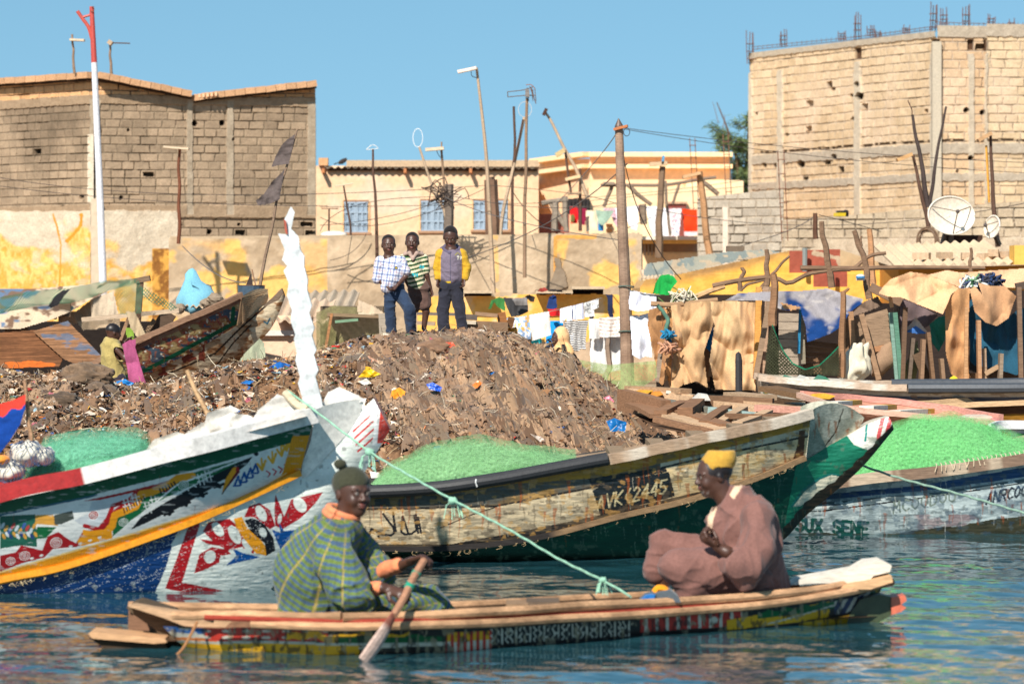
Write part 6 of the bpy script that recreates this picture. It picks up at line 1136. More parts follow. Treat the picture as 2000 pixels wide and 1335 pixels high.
    ant('board_antenna', 'brown pole with a flat board arm before the grey block wall', 62, Z3((1512, 1160), (1478, 860), (1442, 530)), (.06, .05), C(184, 138, 98), [('board', 'b', Z3((1308, 574), (1442, 542)), .05, C(206, 166, 124))])
    ant('board_antenna', 'crooked post with a blue tipped wide board over the white sheets', 78, Z3((1130, 1190), (1128, 980), (1140, 720), (1158, 490)), (.08, .06), C(136, 110, 88), [('board', 'b', Z3((1054, 476), (1190, 466)), .08, C(206, 176, 140)), ('cup', 'b', Z3((1150, 440), (1166, 442)), .18, C(90, 160, 200))])
    for i, (pts, r, lab) in enumerate(((((1781, 224), (1797, 310), (1813, 405)), (.02, .042), 'thick black leaning pole before the tall unfinished building'), (((1847, 208), (1832, 290), (1815, 400)), (.015, .03), 'thin dark pole leaning right above the satellite dish'))):
        ant('leaning_pole', lab, 56, pts[::-1], r[::-1], C(78, 66, 62), [('whisker', 't', [(pts[0][0] - 8, 196), (pts[0][0], 215), pts[0]], .008, DK)] if i == 0 else None)
    ant('board_antenna', 'dark leaning pole with a small orange board left of the big dish', 56, [(1815, 450), (1800, 380), (1782, 302)], (.035, .02), DK, [('board', 'b', [(1752, 313), (1781, 301)], .05, C(206, 160, 110))])
    ant('board_antenna', 'dark pole with a short board passing behind the small dish', 56, [(1948, 482), (1940, 380), (1934, 264)], (.04, .02), DK, [('board', 'b', [(1910, 275), (1936, 260)], .05, C(190, 150, 110)), ('yellow_tube', 't', [(1926, 284), (1932, 395)], .018, C(226, 160, 70))])
    # posts
    ant('wooden_post', 'thick grey post tangled with wires over the second shutter', 64, Z2((822, 1015), (820, 890), (818, 770)), (.085, .08), C(134, 118, 104), None, 'old wooden posts', 'post')
    ant('wooden_post', 'thick pointed brown post standing in front of the half open shutter', 64, Z2((1078, 1045), (1070, 900), (1063, 745)), (.15, .11), C(130, 100, 80), [('cap', 't', Z2((1063, 748), (1062, 728)), .07, C(110, 88, 74))], 'old wooden posts', 'post')
    t = T('utility_pole', 'weathered wooden utility pole with pointed cap right of the laundry', 'pole', W(1226, 760, 45))
    b = MB(); w_ = smooth_pl([W(1228, 860, 45), W(1222, 600, 45), W(1214, 400, 45), W(1209, 250, 45)], 60); b.tube(w_, [.088, .048], mix(C(128, 102, 84), C(168, 140, 118), vn(np.arange(60) * .5, np.zeros(60), 3)), k=12); b.build('shaft', 'wood', t)
    b = MB(); b.tube([W(1209, 251, 45), W(1209, 246, 45), W(1208, 231, 45)], [.052, .05, .004], C(108, 92, 84), k=12); b.build('cap', 'metal', t)
    b = MB(); b.beam(W(1199, 253, 44.95), W(1226, 246, 44.9), .04, .03, C(190, 120, 80)); b.build('bracket', 'wood', t)
    b = MB(); b.tube([W(1224 + 6 * math.cos(a), 258 + 8 * math.sin(a), 44.9) for a in np.linspace(0, 6.3, 14)], .006, C(60, 60, 66), k=4); b.build('cable_loop', 'metal', t)
    for y in (560, 648): b = MB(); b.tube([W(1223 + 15 * math.cos(a), y + 2 * math.sin(a), 45 + .09 * math.sin(a)) for a in np.linspace(0, 6.3, 14)], .008, C(90, 110, 100), k=4); b.build('tie', 'cloth', t)
    # balcony frame poles
    t = T('pole_frame', 'rough frame of grey crooked poles above the balcony laundry', 'frame', W(1240, 460, 79))
    for p, r in ((Z3((680, 634), (900, 634), (1180, 632), (1400, 596), (1565, 574)), .035), (Z3((766, 640), (735, 720), (700, 800)), .04), (Z3((888, 630), (970, 710), (1070, 786)), .045), (Z3((1460, 610), (1520, 650), (1580, 705)), .05), (Z3((1288, 620), (1260, 700), (1226, 780)), .03), (Z3((1178, 600), (1190, 800), (1216, 1020)), .03), (Z3((1000, 780), (1005, 850), (1010, 935)), .07)): b = MB(); stick(b, p, 79, r, r * .9, C(140, 120, 102)); b.build('bar', 'wood', t)
    b = MB(); b.beam(W(*Z3((700, 622))[0], 79), W(*Z3((786, 622))[0], 79), .3, .06, C(150, 130, 112)); b.build('board', 'wood', t)
    t = T('pole_frame', 'crooked driftwood frame left of the red laundry', 'frame', W(1085, 455, 76))
    for p, r in ((Z3((225, 775), (330, 755), (430, 742)), .05), (Z3((330, 765), (330, 985)), .07), (Z3((405, 720), (415, 985)), .06), (Z3((290, 770), (350, 880), (420, 980)), .03), (Z3((430, 985), (380, 900), (330, 790)), .03)): b = MB(); stick(b, p, 76, r, r * .9, C(150, 136, 120)); b.build('bar', 'wood', t)
    for x, y0, y1, d, lab in ((1352, 270, 410, 74, 'thin rebar column rising between the orange towel and the grey wall'), (1417, 262, 414, 74, 'thin rebar column above the pale pillar of the grey block wall'), (1525, 294, 470, 64, 'rebar column at the end of the low block wall')):
        t = T('rebar_column', lab, 'rebar', W(x, y1, d), 'rebar columns')
        for ox in (-.05, .05): b = MB(); b.tube([W(x + (1352 - x) * .0 + 8, y1, d) + [ox, 0, 0], W(x, y0, d) + [ox, 0, 0]], .011, C(140, 96, 74), k=4); b.build('bar', 'metal', t)
        for f in np.arange(.1, 1, .16): b = MB(); b.box(W(x + 8 * (1 - f), y1 + (y0 - y1) * f, d), (.13, .1, .012), C(140, 96, 74)); b.build('tie', 'metal', t)
    # black flags on a stick rising from the derelict boat
    t = T('flag_pole', 'leaning pole with two dark ragged flags behind the derelict boat', 'flag', W(505, 556, 42.6)); b = MB(); stick(b, ((504, 575), (535, 420), (556, 335), (579, 252)), 42.6, .02, .01, C(140, 116, 96)); b.build('pole', 'wood', t)
    for i, p in enumerate((((577, 262), (562, 272), (549, 285), (538, 305), (530, 326), (548, 322), (564, 320), (571, 290)), ((556, 330), (545, 342), (530, 356), (516, 378), (500, 392), (504, 401), (526, 398), (546, 390), (551, 360)))): sheet('flag', p, 42.55, C(100, 88, 84), parent=t, fold=.06, ffreq=(6, 5), res=1.2, seed=i + 60)
    # red and blue flag, left edge
    t = T('flag_pole', 'crooked stick with a red and blue cloth tied to it at the left edge', 'flag', W(60, 870, 24.2)); b = MB(); stick(b, ((63, 880), (60, 840), (52, 790), (46, 742)), 24.3, .016, .012, C(170, 130, 100), wob=.004); b.build('pole', 'wood', t)
    def rb(X, Y, c): m = Y > 790 + (50 - X) * .45 + 4 * np.sin(X * .2); c[m] = C(14, 62, 140) * (c[m].mean(-1, keepdims=True) / c.mean()); return c
    sheet('cloth', [(50, 770), (30, 780), (-40, 800), (-60, 900), (0, 885), (20, 860), (40, 828), (50, 796)], 24.25, C(226, 64, 50), parent=t, fold=.05, ffreq=(3, 4), res=1.5, seed=44, colfn=rb)
    for p, lab in ((((364, 722), (388, 775), (412, 822)), 'bare pale stick leaning left above the painted boat bow'),): b = MB(); stick(b, p, 24.8, .014, .016, C(206, 166, 124), wob=.002); o = b.build('leaning_stick', 'wood'); tag(o, lab, 'stick')
poles()
def dish(cx, cy, rx, ry, d, tilt, yaw, lab, legs):
    t = T('satellite_dish', lab, 'satellite dish', W(cx, cy + ry, d), 'satellite dishes'); R0 = rx / FPX * d; c0 = W(cx, cy, d); Rm = Matrix.Rotation(yaw, 3, 'Z') @ Matrix.Rotation(tilt, 3, 'X'); M = np.array(Rm)
    r = np.linspace(.02, 1, 10); a = np.linspace(0, 2 * math.pi, 40, endpoint=False); P = np.stack([np.outer(np.cos(a), r), np.outer(0 * a + 1, -.22 * r ** 2 + .2), np.outer(np.sin(a) * ry / rx, r)], -1) * R0
    b = MB(); b.grid(P @ M.T + c0, C(238, 222, 200), wrapu=True); b.grid((P[:, ::-1] + [0, .015, 0]) @ M.T + c0, C(200, 186, 170), wrapu=True); b.tube((np.stack([np.cos(a), -.02 + 0 * a, np.sin(a) * ry / rx], 1) * R0)[list(range(40)) + [0]] @ M.T + c0, .012, C(236, 224, 206), k=5); b.build('reflector', 'paint', t, smooth=True)
    F = np.array([0, -.75 * R0, 0]) @ M.T + c0
    b = MB(); b.ell(F, (.03, .05, .03), C(90, 80, 76)); b.build('feed', 'plastic', t)
    for an in (-1.57, .5, 2.64): b = MB(); b.tube([F, np.array([math.cos(an) * R0 * .95, -.02, math.sin(an) * R0 * .95 * ry / rx]) @ M.T + c0], .009, C(120, 106, 94), k=4); b.build('feed_arm', 'metal', t)
    for l in legs: b = MB(); b.tube([c0 + [0, .12, 0], W(*l, d + .2)], .04, C(120, 104, 90), k=6); b.build('leg', 'metal', t)
dish(1858, 421, 48, 38, 54, R(-12), R(14), 'large pale satellite dish standing on the right hand roofs', [(1858, 492), (1840, 480)])
dish(1938, 443, 23, 22, 54, R(-10), R(-58), 'smaller pale dish seen edge on, right of the large dish', [(1952, 478)])
def boxprop(nm, lab, cat, px, py, d, sz, col, m='block', rz=0, group=None): b = MB(); b.box(W(px, py, d), sz, col, rz=rz); o = b.build(nm, m); return tag(o, lab, cat, group)
def clutter():
    b = MB(); b.box(W(1645, 417, 65.5), (.2, .2, .1), C(50, 44, 36)); b.box(W(1640, 419, 65.4), (.14, .18, .06), C(216, 184, 40), rz=.4); b.ell(W(1652, 414, 65.4), (.05, .05, .04), C(40, 36, 34)); o = b.build('cloth_bundle', 'cloth'); tag(o, 'yellow and black bundle lying on top of the low block wall', 'bundle')
    b = MB(); b.beam(W(1845, 480, 54.5), W(1915, 480, 54.5), .5, .3, C(70, 50, 40)); o = b.build('dark_hatch', 'wood'); tag(o, 'dark wooden hatch below the large satellite dish', 'hatch')
    b = MB()
    for k in range(9): a0 = k * .7; c_ = W(1812 + 3 * math.cos(k), 470 + 2 * math.sin(k * 2), 53); b.tube([c_ + np.array([(.13 + .02 * math.sin(k)) * math.cos(a), .03 * math.sin(a + k), (.16 + .02 * math.cos(k * 3)) * math.sin(a)]) for a in np.linspace(a0, a0 + 5.6, 16)], .011, C(120, 96, 76), k=4)
    o = b.build('cable_coil', 'cloth', smooth=True); tag(o, 'tangled brown coil hanging left of the satellite dish', 'coil')
    b = MB(); b.ell(W(669, 315, 82.2), (.11, .06, .05), C(60, 52, 50), rot=np.array(Matrix.Rotation(R(-28), 3, 'Y'))); b.ell(W(675, 311, 82.2), (.035, .03, .03), C(56, 48, 46)); b.beam(W(659, 318, 82.2), W(652, 321, 82.2), .05, .02, C(50, 44, 42)); b.tube([W(669, 319, 82.2), W(669, 323, 82.2)], .006, C(90, 60, 50), k=4); o = b.build('bird', 'cloth', smooth=True); tag(o, 'small dark bird perched on the peach house roof', 'bird')
    b = MB(); b.ell(W(652, 458, 62.3), (.22, .1, .06), C(236, 226, 210), nv=8); o = b.build('white_basin', 'plastic', smooth=True); tag(o, 'white upturned basin on top of the plaster wall', 'basin')
clutter()
def wires():
    D = C(70, 62, 60); L = [((1218, 250), (1600, 292), (2010, 318), 60, 62, 'upper of two wires from the utility pole to the frame edge'), ((1218, 252), (1600, 306), (2010, 338), 60, 62, 'lower of two wires from the utility pole to the frame edge'), ((1203, 262), (1150, 330), (1085, 400), 45, 74, 'wire from the pole top down to the driftwood frame'), ((1212, 270), (1255, 430), (1330, 545), 45, 50, 'wire dropping from the pole top to the yellow house'),
        ((-10, 362), (300, 392), (640, 402), 60, 61, 'sagging wire across the left block building'), ((-10, 345), (400, 380), (950, 362), 60, 61, 'nearly straight wire above the shutters'), ((625, 440), (760, 422), (870, 388), 61, 61, 'thick drooping wire up to the tangled post'), ((625, 424), (760, 436), (960, 362), 61, 61, 'wire looping under the shutters'), ((625, 404), (1000, 398), (1110, 392), 61, 75, 'level wire across the peach house'), ((870, 385), (1000, 430), (1220, 470), 61, 50, 'wire falling from the tangled post to the right'),
        ((868, 380), (1060, 405), (1210, 395), 61, 60, 'wire from the tangled post to the utility pole'), ((960, 362), (1130, 380), (1210, 402), 61, 60, 'wire from the pointed brown post to the utility pole'), ((625, 452), (700, 400), (865, 385), 61, 61, 'crossing wire before the first shutter'), ((1120, 388), (1300, 372), (1465, 350), 76, 76, 'clothes line wire above the balcony'), ((1120, 395), (1300, 378), (1480, 362), 76, 76, 'second wire above the balcony'),
        ((356, 480), (415, 530), (480, 552), 60, 43, 'thin line sagging down to the derelict boat'), ((750, 540), (1000, 470), (1225, 320), 58, 46, 'faint diagonal wire before the plaster wall'), ((1440, 482), (1540, 450), (1592, 420), 60, 55, 'wire rising to the charred stake'), ((1600, 420), (1650, 432), (1720, 452), 55, 60, 'short wire right of the charred stake'), ((645, 508), (690, 490), (716, 455), 61.8, 61.8, 'loose drooping wire on the plaster wall'), ((1000, 372), (1120, 460), (1280, 420), 61, 70, 'slack wire behind the yagi mast'), ((1250, 402), (1600, 440), (2010, 395), 62, 56, 'slack wire crossing the grey walls')]
    for a, m_, c, d0, d1, lab in L:
        p, q = W(*a, d0), W(*c, d1); mm = W(*m_, (d0 + d1) / 2); t = np.linspace(0, 1, 24)[:, None]; pts = p * (1 - t) * (1 - 2 * t) + mm * 4 * t * (1 - t) + q * t * (2 * t - 1); b = MB(); b.tube(pts, .0065, D, k=4); o = b.build('overhead_wire', 'cloth'); tag(o, lab, 'wire', 'overhead wires')
    b = MB(); r = np.random.default_rng(2); c_ = W(868, 382, 61.1)
    for k in range(12): b.tube(smooth_pl(c_ + r.normal(0, 1, (5, 3)) * [.16, .04, .12], 14), .009, C(70, 58, 52), k=4)
    o = b.build('wire_tangle', 'cloth'); tag(o, 'dark knot of wires around the grey post over the second shutter', 'wires')
wires()
# ============================================================ LAUNDRY
def stripes_fn(col2, per, ang=0., duty=.5):
    def f(X, Y, c): m = ((X * math.sin(ang) + Y * math.cos(ang) + 1.5 * np.sin(X * .12)) / per) % 1 < duty; c[m] = np.asarray(col2); return c
    return f
def spots_fn(cols, th=.6, f=.2):
    def g(X, Y, c):
        for i, cc in enumerate(cols): c[fbm(X * f, Y * f, 2, 80 + i) > th] = cc
        return c
    return g
WHT, WH2 = C(244, 242, 246), C(232, 232, 244)
def laundry():
    up = [('red garment', 'bright red garment, first on the balcony line', Z3((445, 800), (500, 800), (508, 870), (500, 925), (450, 930)), C(226, 30, 34)), ('olive cloth', 'small olive cloth in front of the red garment', Z3((452, 865), (470, 852), (482, 880), (474, 918), (450, 916)), C(120, 110, 60)), ('maroon shirt', 'maroon and lilac shirt beside the red garment', Z3((505, 808), (570, 812), (562, 935), (548, 940), (505, 920)), C(140, 30, 60)), ('cream cloth', 'long cream cloth on the balcony line', Z3((560, 828), (655, 832), (662, 900), (655, 992), (570, 990)), C(240, 222, 190)), ('blue cloth', 'sky blue cloth under the grey green shawl', Z3((662, 900), (705, 930), (702, 985), (660, 985)), C(60, 140, 200)), ('shawl', 'grey green knitted shawl hanging in a triangle', Z3((640, 820), (700, 830), (780, 830), (750, 890), (700, 945), (665, 930)), C(170, 190, 170)),
          ('chequered cloth', 'pink chequered cloth slanting over the balcony', Z3((700, 812), (800, 810), (825, 950), (800, 955), (760, 870), (720, 930)), C(226, 206, 214)), ('white shirt', 'white shirt just right of the utility pole on the balcony', Z3((790, 808), (872, 798), (885, 945), (820, 960), (800, 880)), WH2), ('white shirt', 'white shirt with hanging sleeves on the balcony line', Z3((868, 800), (965, 795), (972, 900), (955, 978), (920, 968), (900, 940), (880, 900)), WHT), ('dark shirt', 'dark red and grey shirt on the balcony line', Z3((965, 790), (1012, 780), (1020, 930), (985, 935)), C(110, 60, 70)), ('white sheet', 'large white sheet on the balcony line', Z3((1025, 798), (1120, 800), (1204, 815), (1210, 1025), (1085, 1025), (1060, 960)), WHT), ('printed sheet', 'white sheet with faint printed letters left of the orange towel', Z3((1206, 812), (1300, 812), (1290, 940), (1278, 1025), (1212, 1025)), C(244, 236, 230)),
          ('orange towel', 'bright orange towel at the right end of the balcony', Z3((1306, 815), (1418, 822), (1425, 905), (1428, 990), (1320, 995)), C(240, 66, 22)), ('pink towel', 'pale pink towel hanging under the orange towel', Z3((1320, 992), (1430, 990), (1428, 1020), (1322, 1022)), C(240, 206, 206))]
    for i, (nm, lab, poly, col) in enumerate(up):
        fn = {'chequered cloth': stripes_fn(C(180, 90, 110), 4, .8, .4), 'shawl': stripes_fn(C(130, 160, 140), 4, .3, .4), 'printed sheet': spots_fn([C(226, 150, 160), C(150, 170, 210)], .68, .4)}.get(nm)
        o = sheet(nm.replace(' ', '_'), poly, 81.3 - (i % 3) * .08, col, fold=.05, ffreq=(5, .8), res=1.2, seed=i + 100, colfn=fn); tag(o, lab, 'laundry', 'laundry on the balcony')
    low = [('green_jacket', 'green jacket draped on the low yellow wall', Z6((215, 410), (240, 345), (300, 320), (340, 330), (348, 430), (290, 400), (262, 360), (235, 412)), 49.6, C(60, 120, 60)), ('grey_trousers', 'dark grey trousers draped over the wall by the green jacket', Z6((332, 322), (420, 330), (520, 325), (527, 435), (460, 465), (395, 475), (360, 400)), 49.5, C(62, 62, 64)), ('grey_shirt', 'pale grey shirt on top of the dark trousers', Z6((400, 330), (515, 322), (522, 385), (430, 385)), 49.4, C(130, 124, 120)),
           ('black_sock', 'small black rag hanging right of the dark trousers', Z6((500, 315), (535, 300), (580, 320), (570, 360), (545, 355)), 49.5, C(40, 36, 38)), ('navy_shirt', 'navy blue shirt above the red cloth', Z6((690, 320), (720, 304), (748, 312), (750, 400), (730, 422), (668, 405)), 49.4, C(34, 58, 110)), ('red_cloth', 'small bright red cloth below the navy shirt', Z6((678, 415), (770, 410), (776, 465), (700, 466)), 46.6, C(220, 30, 34)),
           ('floral_shirt', 'white shirt with faded yellow and blue flowers', Z6((355, 485), (420, 480), (545, 460), (548, 715), (415, 700), (400, 560)), 46.4, WHT), ('white_shirt', 'white shirt between the floral shirt and the blue cloth', Z6((540, 458), (690, 432), (706, 615), (640, 635), (560, 660), (545, 560)), 46.4, C(244, 240, 232)), ('turquoise_cloth', 'turquoise cloth hanging low under the white shirt', Z6((545, 660), (630, 645), (640, 748), (560, 720)), 46.7, C(60, 200, 206)), ('blue_cloth', 'bright blue cloth behind the woman in the headscarf', Z6((665, 508), (800, 505), (800, 640), (770, 760), (668, 755), (665, 640)), 46.8, C(30, 150, 220)),
           ('white_blouse', 'white blouse with short sleeves, left on the middle line', Z6((775, 410), (865, 388), (870, 505), (830, 515), (826, 480), (800, 522), (776, 520)), 46.3, WHT), ('striped_blouse', 'white and pale blue ribbed blouse in the middle line', Z6((862, 390), (955, 366), (970, 490), (870, 500)), 46.3, WH2), ('printed_shirt', 'white shirt with grey print at the right of the middle line', Z6((958, 368), (1075, 330), (1078, 400), (1040, 420), (1045, 470), (970, 475)), 46.3, C(238, 236, 230)), ('grey_socks', 'grey cloth hanging under the printed shirt', Z6((1005, 470), (1040, 465), (1036, 500), (1018, 515), (1006, 495)), 46.4, C(130, 130, 136)), ('navy_scarf', 'narrow navy scarf hanging on the yellow wall', Z6((1130, 300), (1185, 300), (1190, 475), (1165, 486), (1150, 440), (1148, 330)), 49.5, C(36, 44, 74)),
           ('striped_tshirt', 'black and white striped t shirt upside down on the line', Z6((808, 515), (840, 508), (985, 500), (1000, 510), (985, 560), (975, 700), (980, 730), (940, 725), (915, 745), (880, 740), (850, 690), (838, 580), (806, 545)), 46.2, C(236, 232, 226)), ('white_towel', 'small white towel over the long white sheet', Z6((1000, 492), (1082, 490), (1084, 645), (1004, 645)), 46.25, C(244, 240, 234)), ('patterned_cloth', 'white cloth with brown line pattern beside the wooden pole', Z6((1080, 482), (1265, 472), (1268, 630), (1084, 634)), 46.2, C(240, 234, 226)), ('long_sheet', 'long white sheet reaching down behind the thin crooked post', Z6((1008, 625), (1272, 620), (1280, 820), (1276, 880), (1100, 920), (1012, 900)), 46.4, C(226, 222, 218)),
           ('white_shorts', 'white shorts with navy hem pegged to the utility pole', Z6((1325, 265), (1420, 285), (1528, 300), (1530, 400), (1480, 420), (1380, 432), (1318, 415), (1312, 350)), 44.8, WH2), ('white_dress', 'long bright white dress right of the utility pole', Z6((1322, 465), (1395, 470), (1460, 445), (1472, 500), (1480, 640), (1495, 790), (1440, 780), (1400, 805), (1340, 770), (1330, 600)), 44.9, C(240, 242, 252)), ('green_coat', 'bright green coat hung on the corner of the yellow house', Z6((1500, 290), (1520, 210), (1560, 150), (1620, 142), (1665, 160), (1690, 200), (1650, 250), (1625, 305), (1560, 300)), 44.5, C(30, 160, 70)), ('red_rag', 'dark red rag lying on the grey slab of the plaster wall', Z6((600, 275), (620, 250), (660, 245), (680, 268), (640, 280)), 49.3, C(150, 60, 50)), ('black_rag', 'black rag on the grey slab of the plaster wall', Z6((680, 275), (700, 258), (780, 262), (806, 280)), 49.3, C(46, 40, 40))]
    for i, (nm, lab, poly, d, col) in enumerate(low):
        fn = {'floral_shirt': spots_fn([C(240, 190, 110), C(150, 180, 216)], .6, .22), 'striped_tshirt': stripes_fn(C(36, 32, 40), 4.3, 0, .5), 'patterned_cloth': stripes_fn(C(196, 160, 140), 7, 0, .22), 'striped_blouse': stripes_fn(C(190, 196, 226), 4, 1.57, .3), 'printed_shirt': spots_fn([C(150, 150, 150)], .64, .4)}.get(nm)
        o = sheet(nm, poly, d, col, fold=.07, ffreq=(7, 1), res=1.1, seed=i + 140, colfn=fn); tag(o, lab, 'laundry', 'laundry in front of the yellow wall')
    for i, (a, c, d, lab) in enumerate(((Z6((340, 486))[0], Z6((705, 430))[0], 46.45, 'clothes line of the floral shirt'), (Z6((700, 430))[0], Z6((1100, 325))[0], 46.35, 'clothes line of the middle white blouses'), (Z6((790, 508))[0], Z6((1300, 470))[0], 46.3, 'clothes line of the striped t shirt'), (Z6((1310, 262))[0], Z6((1560, 305))[0], 44.8, 'clothes line of the white shorts'), (Z6((1310, 462))[0], Z6((1500, 440))[0], 44.9, 'clothes line of the long white dress'), (Z3((430, 795))[0], Z3((1430, 812))[0], 81.3, 'clothes line across the balcony'))):
        b = MB(); b.tube([W(*a, d), (W(*a, d) + W(*c, d)) / 2 - [0, 0, .02], W(*c, d)], .007, C(110, 110, 100), k=4); o = b.build('clothes_line', 'cloth'); tag(o, lab, 'clothes line', 'clothes lines')
    b = MB(); stick(b, Z6((1100, 1000), (1145, 920), (1158, 800), (1150, 640)), 45.8, .035, .03, C(150, 128, 110), wob=.01); o = b.build('crooked_post', 'wood'); tag(o, 'thin crooked post standing before the long white sheet', 'post')
laundry()
# ============================================================ SHACKS
def net_sheet(name, poly, d, col, cell, par, seed=0, lw=.22, fold=.06, rimcol=None):
    p = np.asarray(poly, float); x0, y0 = p.min(0); x1, y1 = p.max(0); res = .55; xs = np.arange(x0, x1, res); ys = np.arange(y0, y1, res); X, Y = np.meshgrid(xs, ys, indexing='ij')
    wx = 3 * fbm(X * .03, Y * .03, 3, seed); U = X + wx * 3; V = Y + 3 * wx; a = ((U + V) / cell) % 1; e = ((U - V) / cell) % 1; ln = (a < lw) | (e < lw); D = d + fold * 2 * (fbm(X * .03, Y * .012, 3, seed) - .5)
    P = np.stack([(X - 1000) / FPX * d, D, CH - (Y - HZ) / FPX * d], -1); c = np.broadcast_to(col, P.shape).copy() * (.7 + .6 * fbm(X * .1, Y * .1, 2, seed))[..., None]; ins = inpoly(X, Y, p)
    if rimcol is not None: rim = dseg(X, Y, rimcol[1]) < rimcol[2]; c[rim] = rimcol[0]; ln |= rim
    b = MB(); b.grid(P, c, (ins & ln)[:-1, :-1]); return b.build(name, 'net', par, smooth=True)
def pkt(t, nm, items, m='wood'):
    for x0, y0, d0, x1, y1, d1, w_, h_, col in items: b = MB(); b.beam(W(x0, y0, d0), W(x1, y1, d1), w_, h_, jc(col, .1)); b.build(nm, m, t)
def shacks():
    BU, BU2, TN, BRN, GB = C(204, 164, 120), C(172, 126, 84), C(206, 164, 120), C(128, 98, 74), C(146, 128, 110)
    dirtf = lambda X, Y, c: mix(c, c * .62 + C(60, 46, 34) * .1, sst(.5, .75, fbm(X * .05, Y * .02, 4, 9)))
    # burlap shack
    t = T('burlap_shack', 'shack curtained with hanging tan burlap sheets beside the utility pole', 'shack', W(1370, 770, 44.5))
    b = MB(); p, q = W(1290, 590, 45.2), W(1480, 560, 45.2); b.box(((p[0] + q[0]) / 2, 45.9, 1.05), (q[0] - p[0], 1.3, 1.6), C(60, 46, 38)); b.build('interior_shade_box', 'wood', t)  # solid box coloured dark for the shade behind the burlap
    for i, (poly, col, dd) in enumerate(((Z6((1470, 420), (1540, 400), (1640, 400), (1650, 700), (1640, 930), (1570, 1010), (1530, 960), (1510, 760), (1480, 640), (1460, 540)), BU2, 44.3), (Z6((1560, 400), (1650, 390), (1780, 500), (1780, 670), (1650, 680), (1640, 1030), (1690, 1040), (1640, 1050), (1600, 900), (1590, 640)), C(204, 150, 98), 44.2), (Z6((1640, 385), (1780, 370), (1800, 560), (1775, 690), (1760, 980), (1700, 1030), (1640, 1050), (1660, 780), (1640, 700), (1650, 520)), BU, 44.1),
            (Zb((20, 570), (170, 555), (200, 640), (180, 720), (130, 850), (155, 1060), (90, 1020), (20, 1040), (-20, 860), (-10, 700)), BU, 44.0), (Zb((170, 560), (300, 556), (445, 565), (440, 700), (435, 850), (430, 1075), (200, 1070), (165, 900), (195, 700), (178, 640)), C(210, 172, 128), 43.9))):
        sheet('burlap_sheet', poly, dd, col, parent=t, fold=.16, ffreq=(5, .7), res=1.3, seed=i + 200, colfn=dirtf)
    sheet('blue_rag', Zb((185, 700), (192, 760), (170, 850), (145, 830), (160, 760)), 44.2, C(30, 120, 190), parent=t, seed=3)
    b = MB(); stick(b, Z6((1480, 370), (1620, 380), (1780, 368), (2000, 340)), 44.1, .03, .025, C(176, 140, 106)); b.build('roof_pole', 'wood', t)
    pkt(t, 'board', [(1310, 650, 44.4, 1345, 648, 44.4, .05, .09, BRN), (1315, 672, 44.4, 1345, 670, 44.4, .05, .05, BRN), (1380, 660, 44.4, 1382, 745, 44.4, .05, .05, BRN), (1283, 745, 44, 1290, 690, 44, .05, .08, GB), (1386, 735, 44.4, 1396, 640, 44.4, .04, .06, GB), (1476, 740, 43.8, 1482, 560, 43.8, .06, .10, C(206, 150, 80)), (1490, 745, 43.9, 1496, 560, 43.9, .08, .07, C(170, 140, 116)), (1318, 600, 44.6, 1352, 578, 44.6, .3, .08, C(110, 90, 76))])
    b = MB(); stick(b, Z6((1560, 380), (1610, 540), (1600, 600), (1620, 680)), 44.0, .02, .03, C(90, 130, 110), wob=.02); [b.tube(smooth_pl(W(*Z6((x_, y_))[0], 43.9) + np.random.default_rng(k).normal(0, s_, (5, 3)), 14), .012, jc(c_, .3), k=5) for k in range(14) for x_, y_, s_, c_ in ((1622, 712, .05, C(190, 140, 110)), (1618, 610, .035, C(30, 120, 160)))]; b.build('rope_bundle', 'cloth', t, smooth=True)
    b = MB(); r = np.random.default_rng(4)
    for k in range(40): c_ = W(1332 + r.normal(0, 9), 584 + r.normal(0, 4), 44.2); b.tube(smooth_pl(c_ + r.normal(0, .06, (4, 3)), 8), .008, C(226, 214, 190) if k % 3 else C(90, 110, 60), k=4)
    o = b.build('white_netting', 'cloth'); tag(o, 'pale tangled netting lying on the burlap shack roof', 'netting')
    b = MB(); stick(b, Z6((1800, 330), (1900, 290), (2060, 235)), 44.3, .035, .028, C(206, 164, 120)); o = b.build('long_pole', 'wood'); tag(o, 'pale bare pole sticking out over the burlap shack', 'pole')
    b = MB(); b.tube([W(*p_, 43.2) for p_ in Zb((336, 1080), (335, 900), (332, 862), (333, 850))], [.04, .04, .03, .004], C(50, 48, 50), k=8); o = b.build('black_stake', 'black'); tag(o, 'short pointed black stake before the burlap sheets', 'stake')
    # blue tarp shack
    t = T('plank_shack', 'plank shack under a blue and grey tarpaulin behind the hanging net', 'shack', W(1600, 770, 43.5))
    b = MB(); p, q = W(1505, 560, 44.4), W(1745, 560, 44.4); b.box(((p[0] + q[0]) / 2, 45, 1.0), (q[0] - p[0], 1.2, 1.5), C(44, 34, 30)); b.build('interior_shade_box', 'wood', t)  # solid box, the gloom of the opening put into its colour
    def tf(X, Y, c): g = sst(.42, .56, fbm(X * .02, Y * .02, 3, 5) + .22 * sst(615, 575, Y + (X - 1600) * .05)); c = mix(c, np.broadcast_to(C(150, 144, 146), c.shape), g); m = sst(.6, .8, fbm(X * .06, Y * .09, 3, 6)); return mix(c, np.broadcast_to(C(190, 180, 170), c.shape), m * .5)
    sheet('tarpaulin', Zb((250, 555), (330, 512), (560, 500), (700, 498), (850, 484), (960, 520), (1055, 545), (1040, 572), (975, 620), (920, 700), (850, 745), (790, 770), (722, 792), (715, 700), (690, 600), (610, 612), (560, 600), (530, 560), (430, 552)), 43.2, C(14, 56, 112), parent=t, fold=.14, ffreq=(3, 2), res=1.3, seed=230, colfn=tf, lean=-.5)
